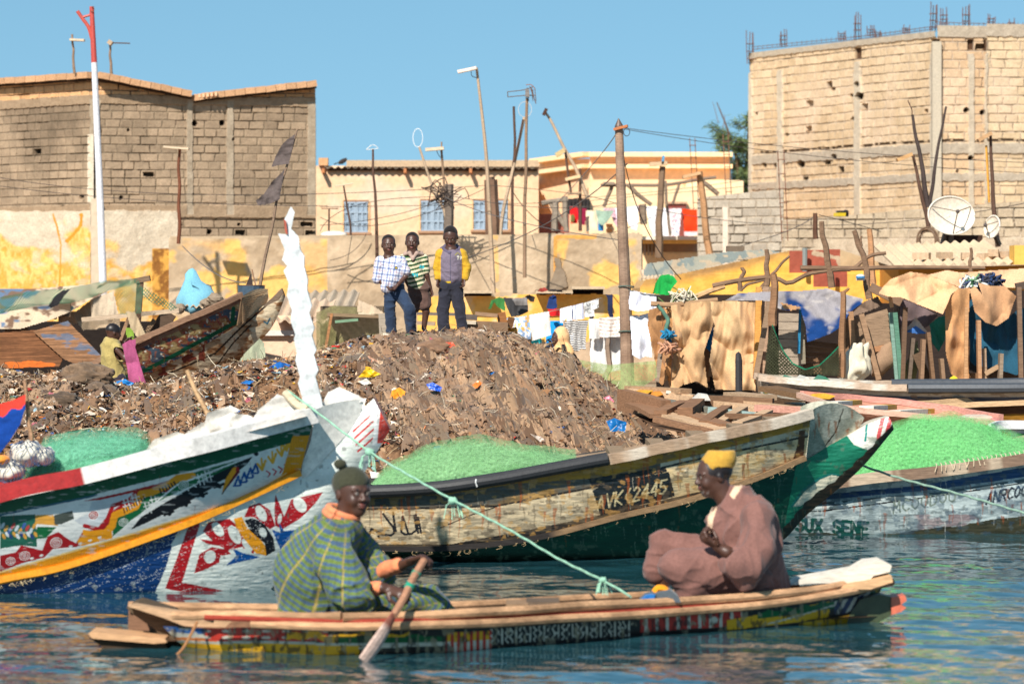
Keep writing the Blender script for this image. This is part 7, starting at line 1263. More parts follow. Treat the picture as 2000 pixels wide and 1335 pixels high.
    for i in range(9): y = 620 + i * 17; pkt(t, 'board', [(1521, y - 1, 43.7, 1564, y, 43.65, .03, .092, C(160, 144, 126))])
    for i in range(6): y = 636 + i * 18; pkt(t, 'board', [(1569, 668 + i * 11, 43.8, 1639, 676 + i * 10, 43.75, .03, .055, BRN if i % 2 else C(110, 84, 64))])
    for i in range(7): f = i / 6.; pkt(t, 'board', [(1646 + 18 * f * .7, 634 + 57 * f, 43.3, 1734 + 6 * f, 608 + 68 * f, 43.25, .03, .062, C(150, 124, 100) if i < 6 else C(176, 128, 92))])
    for i in range(5): pkt(t, 'board', [(1712 - i * 2, 738 - i * 17, 43.3, 1740, 712 - i * 14 - 5, 43.3, .03, .075, C(140, 112, 88))])
    pkt(t, 'post', [(1682, 614, 43.1, 1716, 742, 43.0, .06, .10, C(146, 116, 90)), (1740, 610, 43.2, 1752, 742, 43.2, .05, .07, C(128, 160, 146)), (1565, 600, 43.5, 1569, 710, 43.5, .05, .06, C(140, 130, 112)), (1563, 604, 43.4, 1560, 690, 43.4, .03, .02, C(50, 130, 170)), (1650, 660, 43.2, 1662, 738, 43.1, .05, .06, BRN), (1661, 608, 43.1, 1668, 700, 43.1, .06, .05, C(170, 130, 96))])
    sheet('canvas_flap', Zb((555, 560), (640, 580), (700, 595), (640, 612), (590, 610), (560, 600)), 43.1, C(196, 150, 106), parent=t, seed=231, fold=.05); sheet('hide_cover', Zb((940, 700), (1000, 620), (1060, 560), (1140, 530), (1170, 580), (1100, 610), (1010, 640)), 43.4, C(126, 104, 88), parent=t, seed=232, fold=.08)
    pkt(t, 'post', [(1475, 740, 43.6, 1508, 560, 43.6, .06, .06, C(150, 124, 100))])
    net = Zb((530, 690), (560, 770), (600, 850), (650, 915), (720, 948), (800, 925), (865, 865), (912, 815), (922, 990), (800, 985), (486, 982), (492, 860), (510, 740))
    o = net_sheet('hanging_net', net, 42.6, C(58, 60, 42), 6.5, None, 7, .5, rimcol=(C(28, 116, 84), Zb((535, 695), (600, 850), (650, 915), (720, 948), (800, 925), (865, 865), (912, 815)), 2.6)); tag(o, 'dark brown fishing net with green edge slung between two posts', 'net')
    b = MB(); b.ell(W(*Zb((1012, 940))[0], 42.9), (.13, .12, .24), C(216, 206, 182), nu=34, nv=24, jit=1.0, rot=np.array(Matrix.Rotation(R(14), 3, 'Y'))); o = b.build('white_sack', 'cloth', smooth=True); tag(o, 'full white sack leaning by the dark doorway of the plank shack', 'sack')
    b = MB(); b.ell(W(*Zb((1180, 890))[0], 43.3), (.12, .12, .22), C(160, 130, 104), nu=20, nv=14, jit=.4, rot=np.array(Matrix.Rotation(R(35), 3, 'Y'))); o = b.build('brown_sack', 'cloth', smooth=True); tag(o, 'brown slumped sack right of the dark doorway', 'sack')
    for pts, r0, r1, lab in ((Zb((930, 1000), (932, 800), (940, 600), (930, 500)), .045, .03, 'forked post holding the right end of the slung net'), (Zb((536, 700), (540, 560), (532, 400)), .05, .04, 'post holding the left end of the slung net')):
        b = MB(); stick(b, pts, 42.7, r0, r1, C(150, 112, 82), wob=.01); 
        if 'forked' in lab: stick(b, Zb((940, 515), (970, 482)), 42.7, .02, .015, C(150, 112, 82), n=4)
        o = b.build('net_post', 'wood'); tag(o, lab, 'post', 'posts of the slung net')
    t = T('branch_frame', 'crooked driftwood branches lashed into a frame above the shacks', 'frame', W(1560, 580, 44.5)); WD = C(132, 104, 82)
    for nm, pts, r in (('branch', Zb((195, 470), (340, 440), (500, 420), (560, 430), (620, 455), (720, 405), (800, 388), (900, 376), (985, 370), (1060, 312), (1110, 290), (1190, 280)), .05), ('crossbar', Zb((700, 366), (1000, 368), (1300, 362), (1760, 366)), .05), ('post', Zb((875, 480), (850, 350), (838, 250), (820, 95)), .07), ('post', Zb((1100, 545), (1078, 440), (1050, 300), (1030, 210), (1000, 148)), .07), ('post', Zb((492, 492), (488, 380), (494, 258)), .06), ('post', Zb((540, 560), (536, 480), (530, 400)), .04), ('branch', Zb((445, 500), (520, 420), (622, 296)), .035), ('branch', Zb((330, 500), (345, 430), (362, 362)), .05), ('branch', Zb((360, 490), (420, 450), (560, 425)), .03), ('post', Zb((1684, 385), (1684, 320), (1680, 248)), .04), ('branch', Zb((1030, 215), (1046, 240), (1046, 180)), .03)):
        b = MB(); stick(b, pts, 44.3, r * .62, r * .42, WD, n=26, wob=.012, k=7); b.build(nm, 'wood', t)
    b = MB(); stick(b, Zb((1108, 460), (1100, 300), (1090, 140)), 50, .05, .035, C(190, 140, 100)); o = b.build('thin_post', 'wood'); tag(o, 'thin orange brown post standing behind the driftwood frame', 'post')
    b = MB(); stick(b, Zb((780, 198), (780, 48)), 52, .035, .03, C(100, 70, 54)); o = b.build('charred_stake', 'wood'); tag(o, 'short dark stake in front of the low block wall', 'post')
    b = MB(); b.tube([W(*p_, 44.2) for p_ in Zb((1040, 402), (1040, 408), (1040, 438))], [.02, .05, .05], C(236, 232, 226), k=10); b.tube([W(*p_, 44.15) for p_ in Zb((1040, 414), (1040, 424))], .052, C(60, 130, 180), k=10); o = b.build('white_can', 'plastic'); tag(o, 'small white and blue can hanging from the driftwood frame', 'can')
    # right-hand shack of cloths
    t = T('rag_shack', 'ragged shack of peach canvas, denim and boards at the right edge', 'shack', W(1880, 770, 43.5))
    b = MB(); p, q = W(1760, 560, 44.6), W(2080, 560, 44.6); b.box(((p[0] + q[0]) / 2, 45.3, 1.05), (q[0] - p[0], 1.3, 1.7), C(54, 44, 40)); b.build('interior_shade_box', 'wood', t)  # dark-coloured solid box in place of the unlit inside
    ps = [('canvas_roof', Zb((1140, 512), (1175, 470), (1215, 430), (1330, 388), (1420, 400), (1520, 440), (1612, 482), (1560, 520), (1530, 580), (1502, 632), (1420, 600), (1330, 562), (1270, 536), (1200, 532)), C(232, 180, 134), 42.9, 2), ('canvas_roof', Zb((1430, 405), (1540, 378), (1620, 392), (1988, 368), (2300, 372), (2300, 470), (1990, 485), (1900, 480), (1620, 482), (1520, 440)), C(222, 176, 136), 43.6, 2), ('canvas_strip', Zb((1542, 505), (1600, 485), (1672, 480), (1664, 700), (1672, 1026), (1610, 1020), (1560, 970), (1532, 860), (1530, 600)), C(196, 146, 100), 42.9, 4),
          ('canvas_loop', Zb((1668, 490), (1700, 620), (1760, 680), (1830, 702), (1900, 655), (1946, 530), (1910, 500), (1880, 470), (1800, 470), (1720, 450), (1740, 520), (1700, 470)), C(196, 150, 110), 42.8, 4), ('denim_cloth', Zb((1672, 560), (1720, 520), (1760, 640), (1900, 650), (1960, 600), (2100, 590), (2100, 960), (1940, 985), (1860, 960), (1760, 940), (1700, 930), (1675, 900)), C(36, 82, 104), 43.1, 4), ('dark_cloth', Zb((1268, 545), (1330, 560), (1420, 600), (1490, 640), (1440, 700), (1400, 720), (1300, 730), (1270, 700)), C(118, 100, 100), 43.4, 3), ('white_rag', Zb((1280, 728), (1330, 690), (1360, 648), (1400, 700), (1435, 745), (1380, 735)), C(222, 200, 180), 43.2, 3), ('blue_rag', Zb((1300, 735), (1360, 700), (1432, 748), (1360, 745)), C(70, 120, 190), 43.15, 3), ('green_net', Zb((1440, 690), (1490, 650), (1535, 640), (1530, 780), (1490, 850), (1450, 800)), C(50, 130, 104), 43.3, 6), ('green_net', Zb((1280, 960), (1320, 880), (1370, 780), (1380, 900), (1360, 1020), (1280, 1020)), C(120, 124, 90), 43.3, 6), ('brown_cloth', Zb((1880, 880), (1988, 960), (2100, 960), (2100, 1040), (1760, 1030), (1780, 960)), C(96, 76, 64), 43.2, 4)]
    for i, (nm, poly, col, d_, ff) in enumerate(ps): sheet(nm, poly, d_, col, parent=t, fold=.15 if 'roof' in nm else .1, ffreq=(ff, 1.4 if ff < 3 else .9), res=1.3, seed=i + 260, colfn=dirtf, lean=(-.5 if 'roof' in nm else 0))
    pkt(t, 'board', [(1799, 745, 42.9, 1803, 662, 42.9, .04, .21, C(150, 118, 92)), (1822, 745, 42.85, 1812, 650, 42.9, .04, .2, C(128, 98, 74)), (1842, 746, 42.8, 1838, 700, 42.8, .04, .2, C(140, 112, 88)), (1762, 745, 43, 1768, 600, 43, .05, .10, C(110, 86, 68)), (1748, 610, 43, 1760, 745, 43, .05, .06, C(90, 130, 110)), (1888, 600, 42.7, 1886, 745, 42.7, .04, .04, C(196, 150, 108)), (1911, 625, 42.7, 1913, 746, 42.7, .04, .14, C(176, 134, 100)), (1955, 690, 42.7, 1953, 746, 42.7, .04, .17, C(150, 130, 110)), (1922, 680, 42.8, 1924, 748, 42.8, .04, .08, C(160, 134, 110)), (1924, 730, 42.75, 1950, 715, 42.75, .04, .05, C(170, 140, 110)), (1735, 560, 43, 1742, 600, 43, .04, .05, C(190, 150, 110)), (1775, 745, 43.1, 1783, 660, 43.1, .04, .14, C(120, 104, 90)), (1700, 560, 43.3, 1760, 590, 43.3, .1, .1, C(130, 104, 84)), (1812, 744, 43.0, 1790, 690, 43, .04, .1, C(104, 84, 66)), (1860, 735, 43, 1930, 738, 43, .05, .1, C(120, 90, 66)), (1994, 745, 42.8, 1990, 560, 42.8, .05, .07, C(130, 104, 84)), (1984, 560, 42.9, 2060, 545, 42.9, .1, .08, C(90, 76, 66))])
    b = MB(); b.ell(W(1862, 742, 42.6), (.05, .05, .04), C(230, 200, 40), jit=.6); o = b.build('yellow_scrap', 'cloth', smooth=True); tag(o, 'small yellow scrap at the foot of the peach canvas strip', 'scrap')
    rr = np.random.default_rng(8)
    for x, y, s, cols, lab in ((1905, 551, .16, (C(226, 226, 216), C(110, 160, 110), C(60, 70, 110)), 'pile of white and green rags on the ragged shack roof'), (1936, 549, .1, (C(40, 60, 100), C(60, 60, 70)), 'dark blue rags on the ragged shack roof')):
        b = MB()
        for k in range(46): c_ = W(x + rr.normal(0, s * 60), y + rr.normal(0, 3), 43.3); b.tube(smooth_pl(c_ + rr.normal(0, .06, (4, 3)) * [1, 1, .6], 8), .014, cols[k % len(cols)], k=4)
        o = b.build('rag_pile', 'cloth', smooth=True); tag(o, lab, 'rags')
    # grey tarp on the yellow house roof slope, corrugated awning
    o = sheet('roof_tarp', [(1256, 527), (1262, 515), (1330, 505), (1420, 492), (1500, 487), (1520, 492), (1440, 508), (1340, 532), (1256, 545)], 52.2, C(150, 146, 130), fold=.08, ffreq=(3, 4), seed=290, lean=-1.0, colfn=spots_fn([C(122, 128, 122), C(170, 150, 124)], .58, .06)); tag(o, 'grey weathered tarpaulin over the sloping roof of the yellow house', 'tarpaulin')
    b = MB(); corrug(b, W(1254, 543, 51.6), W(1318, 540, 51.6), 1, .12, C(216, 190, 160), lam=.05, amp=.008); o = b.build('corrugated_awning', 'block'); tag(o, 'short corrugated awning behind the green coat', 'awning')
    boxprop('grey_block', 'dark rough block lying on the yellow house roof', 'block', 1436, 486, 53, (.24, .3, .08), C(120, 104, 88))
    # left shacks
    t = T('net_shack', 'low shack with sloping patched roof covered in green netting, left shore', 'shack', W(150, 720, 44.5))
    b = MB(); p, q = W(-60, 640, 45), W(345, 640, 45); b.box(((p[0] + q[0]) / 2, 45.9, .95), (q[0] - p[0], 1.5, 1.15), C(40, 32, 28)); b.build('interior_shade_box', 'wood', t)  # shade under the roof painted as a solid dark box
    def rf(X, Y, c): n = fbm(X * .02, Y * .05, 4, 8); c = mix(c, np.broadcast_to(C(96, 116, 140), c.shape), sst(.5, .6, n) * (X < 110)); c = mix(c, np.broadcast_to(C(120, 92, 72), c.shape), sst(.55, .66, fbm(X * .05, Y * .08, 3, 18))); return c
    sheet('roof', Z7((-200, 560), (0, 545), (250, 545), (600, 515), (880, 482), (800, 530), (700, 570), (600, 620), (500, 690), (380, 745), (200, 800), (0, 800), (-200, 810)), 43.4, C(204, 180, 150), parent=t, fold=.10, ffreq=(2, 3), res=1.6, seed=300, lean=-1.6, colfn=rf)
    for poly, cell, sd in ((Z7((0, 600), (200, 560), (450, 540), (700, 490), (900, 478), (860, 520), (700, 560), (600, 600), (450, 640), (250, 650), (0, 710)), 5.0, 3), (Z7((740, 520), (900, 490), (930, 560), (915, 700), (860, 720), (780, 710), (750, 620)), 6.0, 4), (Z7((910, 520), (980, 560), (1080, 620), (1155, 665), (1120, 690), (1000, 640), (930, 600)), 7, 5)):
        net_sheet('green_netting', poly, 42.5 if sd > 3 else 42.75, C(52, 112, 84), cell, t, sd, .24 if sd > 3 else .3)
    sheet('canvas_wall', Z7((590, 610), (740, 560), (770, 700), (770, 725), (600, 725)), 43.2, C(206, 186, 160), parent=t, seed=301, fold=.05); sheet('canvas_wall', Z7((500, 760), (780, 738), (780, 800), (540, 815)), 43.1, C(196, 172, 142), parent=t, seed=302, fold=.05); sheet('canvas_wall', Z7((380, 700), (500, 690), (590, 620), (600, 730), (480, 780), (380, 760)), 43.25, C(176, 150, 124), parent=t, seed=303, fold=.08)
    pkt(t, 'beam', [(160, 624, 42.9, 350, 606, 42.9, .08, .05, C(190, 166, 140)), (262, 549, 42.9, 293, 543, 42.9, .12, .06, C(130, 106, 84)), (274, 550, 42.9, 268, 640, 42.9, .07, .09, C(120, 92, 72)), (255, 620, 42.8, 236, 668, 42.6, .05, .06, C(140, 108, 82)), (285, 650, 43, 302, 624, 43, .05, .05, C(150, 124, 98)), (305, 625, 43.3, 330, 640, 43.3, .1, .3, C(96, 78, 64)), (10, 642, 42.9, 55, 637, 42.9, .1, .09, C(120, 98, 80)), (62, 612, 42.9, 110, 620, 42.9, .14, .04, C(200, 160, 120)), (115, 604, 42.9, 138, 604, 42.9, .05, .16, C(130, 106, 84)), (190, 562, 42.8, 215, 548, 42.8, .05, .02, C(200, 150, 120))])
    sheet('black_rag', Z7((315, 665), (345, 610), (400, 560), (455, 550), (420, 590), (380, 650), (340, 668)), 42.3, C(44, 42, 44), parent=t, seed=305, fold=.03)
    sheet('hanging_netting', Z7((820, 690), (880, 700), (960, 860), (900, 870), (850, 800)), 42.4, C(190, 166, 132), parent=t, seed=306, fold=.06)
    sheet('green_cloth', Z7((820, 800), (870, 805), (872, 870), (825, 872)), 42.5, C(130, 160, 60), parent=t, seed=307, fold=.03)
    for nm, lab, poly, col, f2 in (('plywood_panel', 'large tilted plywood panel with scratched blue paint left of the child', Z7((218, 822), (440, 755), (676, 985), (675, 1005), (540, 1048), (428, 1000)), C(150, 108, 76), C(84, 104, 126)), ('plywood_panel', 'brown plywood sheet with orange lower edge at the left frame edge', Z7((-60, 832), (0, 830), (225, 815), (420, 1000), (400, 1050), (0, 1062), (-60, 1064)), C(128, 84, 54), C(196, 100, 40))):
        def pf(X, Y, c, f2=f2, lo='orange' in lab):
            n = fbm(X * .02 + Y * .3, Y * .25, 4, 7); c = mix(c, c * .6, sst(.4, .6, n)); m = sst(.52, .6, fbm(X * .03, Y * .09, 4, 9)) * (.75 if not lo else (Y > 700) * 1.); return mix(c, np.broadcast_to(f2, c.shape), m)
        o = sheet(nm, poly, 41.9, col, 'wood', fold=.005, res=1.2, seed=310, colfn=pf, thick=.03, lean=-.5); tag(o, lab, 'plywood', 'plywood panels on the left shore')
    b = MB(); cx = W(380, 580, 43.6); nn = 26
    P = np.array([[cx + np.array([math.cos(a) * rr_ * (1.05 if math.cos(a) > 0 else .95), math.sin(a) * rr_ * .8, z]) for a in np.linspace(0, 2 * math.pi, nn, endpoint=False)] for rr_, z in ((.02, .3), (.05, .27), (.1, .18), (.15, .08), (.19, 0), (.2, -.08), (.17, -.14), (.02, -.15))]); P += (.16 * (vn3(P[..., 0] * 7, P[..., 1] * 7, P[..., 2] * 7, 3) - .5) + .05 * (vn3(P[..., 0] * 25, P[..., 1] * 25, P[..., 2] * 12, 3) - .5))[..., None]; P = P + np.array([-.06, 0, 0]) * np.clip((P[..., 2:3] - cx[2]) / .3, 0, 1)
    b.grid(P.transpose(1, 0, 2), C(124, 184, 204), wrapu=True); o = b.build('blue_bag', 'cloth', smooth=True); tag(o, 'pale blue plastic bag tied to a peak on the shack roof', 'bag')
    t = T('rubble_roof', 'low corrugated roof edge piled with stones behind the derelict boat', 'roof', W(400, 640, 44)); b = MB(); corrug(b, W(330, 594, 43.6), W(420, 600, 43.2), 1.4, .1, C(206, 180, 150), lam=.09, amp=.015); b.build('roof_sheet', 'block', t); b = MB(); corrug(b, W(536, 624, 43.4), W(640, 632, 43.4), 2, .25, C(220, 190, 160), lam=.12, amp=.02); b.build('roof_sheet', 'block', t)
    b = MB(); corrug(b, W(560, 602, 46), W(690, 600, 46), 2, .2, C(190, 170, 146), lam=.12, amp=.02); b.build('roof_sheet', 'block', t)
    for x, y, s in ((420, 586, .09), (402, 592, .06), (350, 602, .07), (440, 590, .05)): b = MB(); b.ell(W(x, y, 43.2), (s, s, s * .8), C(150, 132, 112), jit=.7); b.build('stone', 'block', t)
    b = MB(); b.box(W(545, 680, 43.8), (.75, .3, .75), C(236, 200, 170)); b.build('pink_wall', 'plaster', t); b = MB(); b.box(W(545, 650, 43.6), (.6, .04, .06), C(226, 216, 206)); b.build('trim', 'plaster', t)
    o = sheet('grey_cloth', Z7((1520, 1062), (1600, 960), (1690, 870), (1722, 900), (1726, 985), (1690, 1030), (1580, 1050)), 41.2, C(176, 180, 150), fold=.06, seed=320); tag(o, 'grey green cloth hanging under the derelict boat stem', 'cloth')
    # clutter behind the boys
    t = T('net_covered_shelter', 'low shelter of boards and nets between the boys and the derelict boat', 'shelter', W(680, 690, 44))
    net_sheet('brown_netting', [(618, 610), (650, 596), (700, 600), (740, 612), (745, 690), (618, 700)], 43.4, C(130, 124, 84), 3.2, t, 9, .45); b = MB(); b.box(W(690, 640, 44.2), (.72, .8, .5), C(112, 96, 78)); b.build('boards', 'wood', t)
    pkt(t, 'board', [(640, 614, 43.3, 745, 618, 43.3, .2, .035, C(140, 116, 90)), (655, 628, 43.2, 700, 624, 43.2, .2, .03, C(120, 150, 120)), (700, 612, 43.3, 752, 620, 43.3, .1, .03, C(200, 186, 160)), (748, 612, 43.2, 750, 655, 43.2, .1, .10, C(170, 156, 138)), (636, 680, 43.2, 648, 612, 43.2, .03, .02, C(170, 120, 80))])
    sheet('net_flap', [(700, 585), (730, 598), (752, 612), (720, 614), (698, 608)], 43.3, C(206, 182, 154), parent=t, seed=330)
    t = T('plank_bench', 'stack of rough boards behind the tallest boy', 'boards', W(950, 650, 42))
    pkt(t, 'board', [(905, 638, 42, 992, 642, 42, .3, .14, C(136, 108, 84)), (895, 618, 42.2, 932, 620, 42.2, .3, .06, C(96, 86, 80)), (898, 628, 41.9, 930, 630, 41.9, .2, .04, C(206, 190, 166)), (928, 612, 42.2, 972, 616, 42.2, .2, .04, C(150, 120, 94)), (815, 612, 42.4, 900, 614, 42.4, .3, .03, C(110, 100, 92)), (812, 630, 42.3, 850, 632, 42.3, .3, .04, C(176, 150, 124)), (978, 610, 42.2, 984, 640, 42.2, .1, .08, C(150, 100, 60)), (990, 628, 42, 1003, 632, 42, .14, .12, C(110, 76, 50)), (1000, 640, 42.1, 1006, 668, 42.1, .1, .08, C(230, 160, 60))])
    o = net_sheet('thin_green_net', [(1118, 700), (1190, 712), (1280, 704), (1284, 735), (1240, 765), (1170, 768), (1130, 730)], 43.2, C(150, 170, 110), 1.9, None, 12, .42); tag(o, 'thin pale green net stretched between the mound and the burlap shack', 'net')
shacks()
def rubbish_items():
    It = [(540, 727, 38.2, [(520, 742), (527, 716), (545, 706), (567, 712), (556, 730), (546, 744)], C(30, 96, 170), 'crumpled blue plastic bag by the carved post'), (722, 728, 0, [(700, 736), (712, 722), (725, 720), (744, 730), (728, 736)], C(240, 190, 30), 'bright yellow plastic near the crest of the mound'), (776, 768, 0, [(762, 778), (766, 762), (780, 756), (792, 764), (788, 780)], C(240, 150, 40), 'orange plastic bag right of the bow tip'), (848, 755, 0, [(832, 750), (845, 746), (864, 756), (860, 764), (840, 760)], C(36, 84, 190), 'blue plastic container on the mound'), (660, 750, 0, [(648, 750), (655, 744), (672, 750), (668, 756)], C(210, 50, 44), 'red plastic scrap right of the carved post'),
          (935, 748, 0, [(922, 752), (934, 742), (942, 748), (930, 758)], C(240, 120, 50), 'small orange bag high on the mound'), (1205, 840, 0, [(1184, 822), (1200, 816), (1224, 824), (1220, 846), (1212, 870), (1202, 856), (1192, 840)], C(20, 104, 170), 'hanging blue plastic bag on the right flank of the mound'), (1316, 836, 0, [(1290, 828), (1312, 828), (1336, 838), (1330, 844)], C(222, 50, 50), 'red cloth strip at the foot of the mound'), (1188, 780, 0, [(1178, 776), (1190, 772), (1200, 784), (1186, 786)], C(236, 130, 150), 'pink scrap on the right flank of the mound'), (965, 733, 0, [(955, 730), (964, 726), (974, 736), (968, 738)], C(36, 120, 190), 'small blue scrap near the top of the mound'),
          (880, 674, 0, [(870, 668), (884, 668), (892, 678), (880, 680)], C(216, 90, 60), 'red orange scrap just below the boys'), (500, 740, 38, [(470, 748), (480, 742), (496, 744), (488, 750)], C(40, 110, 180), 'small blue scrap left of the blue bag'), (240, 748, 38.6, [(228, 744), (245, 740), (262, 748), (250, 756), (232, 752)], C(40, 130, 200), 'light blue plastic at the feet of the child'), (470, 736, 38.4, [(452, 738), (462, 726), (474, 724), (468, 740)], C(226, 176, 60), 'yellow crumpled wrap left of the blue bag'), (170, 730, 0, [(150, 732), (165, 720), (190, 730), (180, 738)], C(232, 226, 216), 'white plastic over the brown net bundle'), (640, 714, 0, [(700, 745), (716, 738), (726, 748), (712, 752)], C(224, 214, 200), 'pale bag between the yellow and red plastic'), (826, 704, 0, [(712, 706), (720, 694), (742, 706), (735, 712)], C(196, 150, 122), 'pinkish brown cloth ball near the crest'), (1060, 858, 0, [(1035, 846), (1056, 852), (1078, 868), (1060, 866)], C(206, 190, 176), 'clear crushed bottle low on the mound'), (730, 926, 0, [(722, 920), (740, 922), (744, 932), (726, 934)], C(236, 226, 214), 'white and red wrapper by the green net')]
    for i, (x, y, d, poly, col, lab) in enumerate(It):
        px, py = np.mean(poly, 0); ds = np.linspace(34, 40, 121); yy = HZ + (CH - heap((px - 1000) / FPX * ds, ds)) / ds * FPX; k = np.argmin(np.abs(yy - py - 4)); dd = ds[k] - .12
        o = sheet('plastic_bag' if 'bag' in lab else 'plastic_scrap', poly, dd, col, 'plastic', fold=.05, ffreq=(9, 9), res=.9, seed=400 + i, hang=False, lean=-.6); tag(o, lab, 'rubbish', 'coloured rubbish on the mound')
    r = np.random.default_rng(3)
    for i, (px, py, s, lab, cc) in enumerate(((165, 742, .28, 'big brown bundle of old netting below the plywood panel', C(128, 104, 82)), (122, 790, .2, 'dark slumped net bundle lower left on the mound', C(100, 82, 66)), (190, 775, .22, 'grey brown sacking bundle beside the big net bundle', C(118, 98, 80)), (860, 682, .2, 'flat brown cloth bundle just under the boys', C(140, 108, 84)), (690, 708, .14, 'grey folded sacking near the left end of the crest', C(120, 104, 90)))):
        ds = np.linspace(34, 40, 121); yy = HZ + (CH - heap((px - 1000) / FPX * ds, ds)) / ds * FPX; dd = ds[np.argmin(np.abs(yy - py))]
        b = MB(); nu, nv = 60, 36; u = np.linspace(0, 2 * math.pi, nu, endpoint=False); v = np.linspace(0, math.pi, nv); P = np.stack([np.outer(np.cos(u), np.sin(v)), np.outer(np.sin(u), np.sin(v)), np.outer(np.ones(nu), np.cos(v))], -1)
        n1 = vn3(P[..., 0] * 2 + i * 5, P[..., 1] * 2, P[..., 2] * 2, 3); n2 = np.abs(vn3(P[..., 0] * 6 + n1 * 6, P[..., 1] * 6, P[..., 2] * 9 + n1 * 5, 5) - .5) * 2; P = P * (.7 + .6 * n1 + .22 * n2)[..., None] * [s, s * .8, s * .55] + W(px, py, dd); b.grid(P, cc * (.6 + .8 * n2[..., None]), wrapu=True)
        o = b.build('net_bundle', 'cloth', smooth=True); tag(o, lab, 'bundle', 'bundles of old netting on the mound')
rubbish_items()
# ============================================================ PEOPLE
SK = C(84, 56, 44)
def frame(f, up=(0, 0, 1)):
    f = np.array(f, float); f /= np.linalg.norm(f); s_ = np.cross(f, up); s_ /= np.linalg.norm(s_); return np.stack([s_, f, np.cross(s_, f)], 1)
def head(S, c, H, M, k=.012):
    L = lambda *p: c + M @ (np.array(p) * H); E = lambda p, r, k=k, sub=False: S.ell(L(*p), np.array(r) * H, M, k, sub)
    E((0, -.07, .13), (.335, .42, .36)); E((0, .08, -.10), (.27, .29, .36), .03); E((0, .18, -.36), (.15, .16, .12), .03); E((0, -.05, -.22), (.23, .25, .2), .03)
    for s_ in (-1, 1):
        E((s_ * .155, .25, -.14), (.09, .10, .10), .02); E((s_ * .13, .40, .02), (.075, .07, .055), .01, True); E((s_ * .13, .315, .01), (.065, .055, .05), .004); E((s_ * .325, -.05, -.04), (.04, .075, .115), .006); S.cap(L(s_ * .06, .355, .085), L(s_ * .2, .31, .085), .035 * H, .03 * H, .01); E((s_ * .055, .40, -.115), (.04, .045, .03), .006)
    S.cap(L(0, .35, .04), L(0, .43, -.10), .03 * H, .05 * H, .008); E((0, .365, -.215), (.10, .055, .026), .006); E((0, .36, -.265), (.09, .05, .03), .006)
    P = [(L(0, .40, -.225), .07 * H, C(120, 70, 62))]
    for s_ in (-1, 1): P += [(L(s_ * .13, .375, .01), .04 * H, C(150, 138, 128)), (L(s_ * .13, .385, .01), .024 * H, C(20, 14, 12)), (L(s_ * .13, .375, .10), .035 * H, C(30, 22, 18))]
    return P
def hand(S, w_, dr, n, s=1.0, curl=.5, side=1):
    """palm, four fingers of unequal length and a thumb leaving the side of the palm"""
    d = np.array(dr, float); d /= np.linalg.norm(d); n = np.array(n, float); n -= d * n.dot(d); n /= np.linalg.norm(n); t = np.cross(d, n) * side; w_ = np.asarray(w_, float)
    S.cap(w_, w_ + d * .07 * s, .026 * s, .032 * s, .01, flat=(n, .55)); 
    for i, (o, L) in enumerate(((-.028, .066), (-.009, .076), (.010, .072), (.028, .056))):
        p = w_ + d * .085 * s + t * o * s; a = curl * .6
        for j in range(3): q = p + (d * math.cos(a) + n * math.sin(a)) * L * s * (.42, .33, .25)[j]; S.cap(p, q, .0092 * s * (1 - .1 * j), .0086 * s * (1 - .1 * j), .003); p = q; a += curl
    p = w_ + d * .02 * s - t * .026 * s; q = p + (d * .6 - t * .6 + n * .35 * curl) * .04 * s; S.cap(p, q, .013 * s, .010 * s, .006); S.cap(q, q + (d * .8 + n * .7 * curl + t * .2) * .034 * s, .010 * s, .008 * s, .004)
def spots(V, c, P):
    for p, r_, col in P: c[np.linalg.norm(V - p, axis=1) < r_] = col
    return c
def skinfn(P, extra=None):
    def f(V):
        n = vn3(V[:, 0] * 30, V[:, 1] * 30, V[:, 2] * 30, 3); c = SK * (.8 + .35 * n)[:, None]; c = spots(V, c, P); return extra(V, c) if extra else c
    return f
def bounds(pts, m=.2): p = np.array(pts); return p.min(0) - m, p.max(0) + m
def polyfn(base, items=(), fn=None):
    def f(V):
        X, Y = PX(V); c = np.broadcast_to(base, V.shape).copy() * (.88 + .24 * vn3(V[:, 0] * 14, V[:, 1] * 14, V[:, 2] * 14, 2))[:, None]
        if fn: c = fn(V, X, Y, c)
        return strokes(X, Y, c, items)
    return f
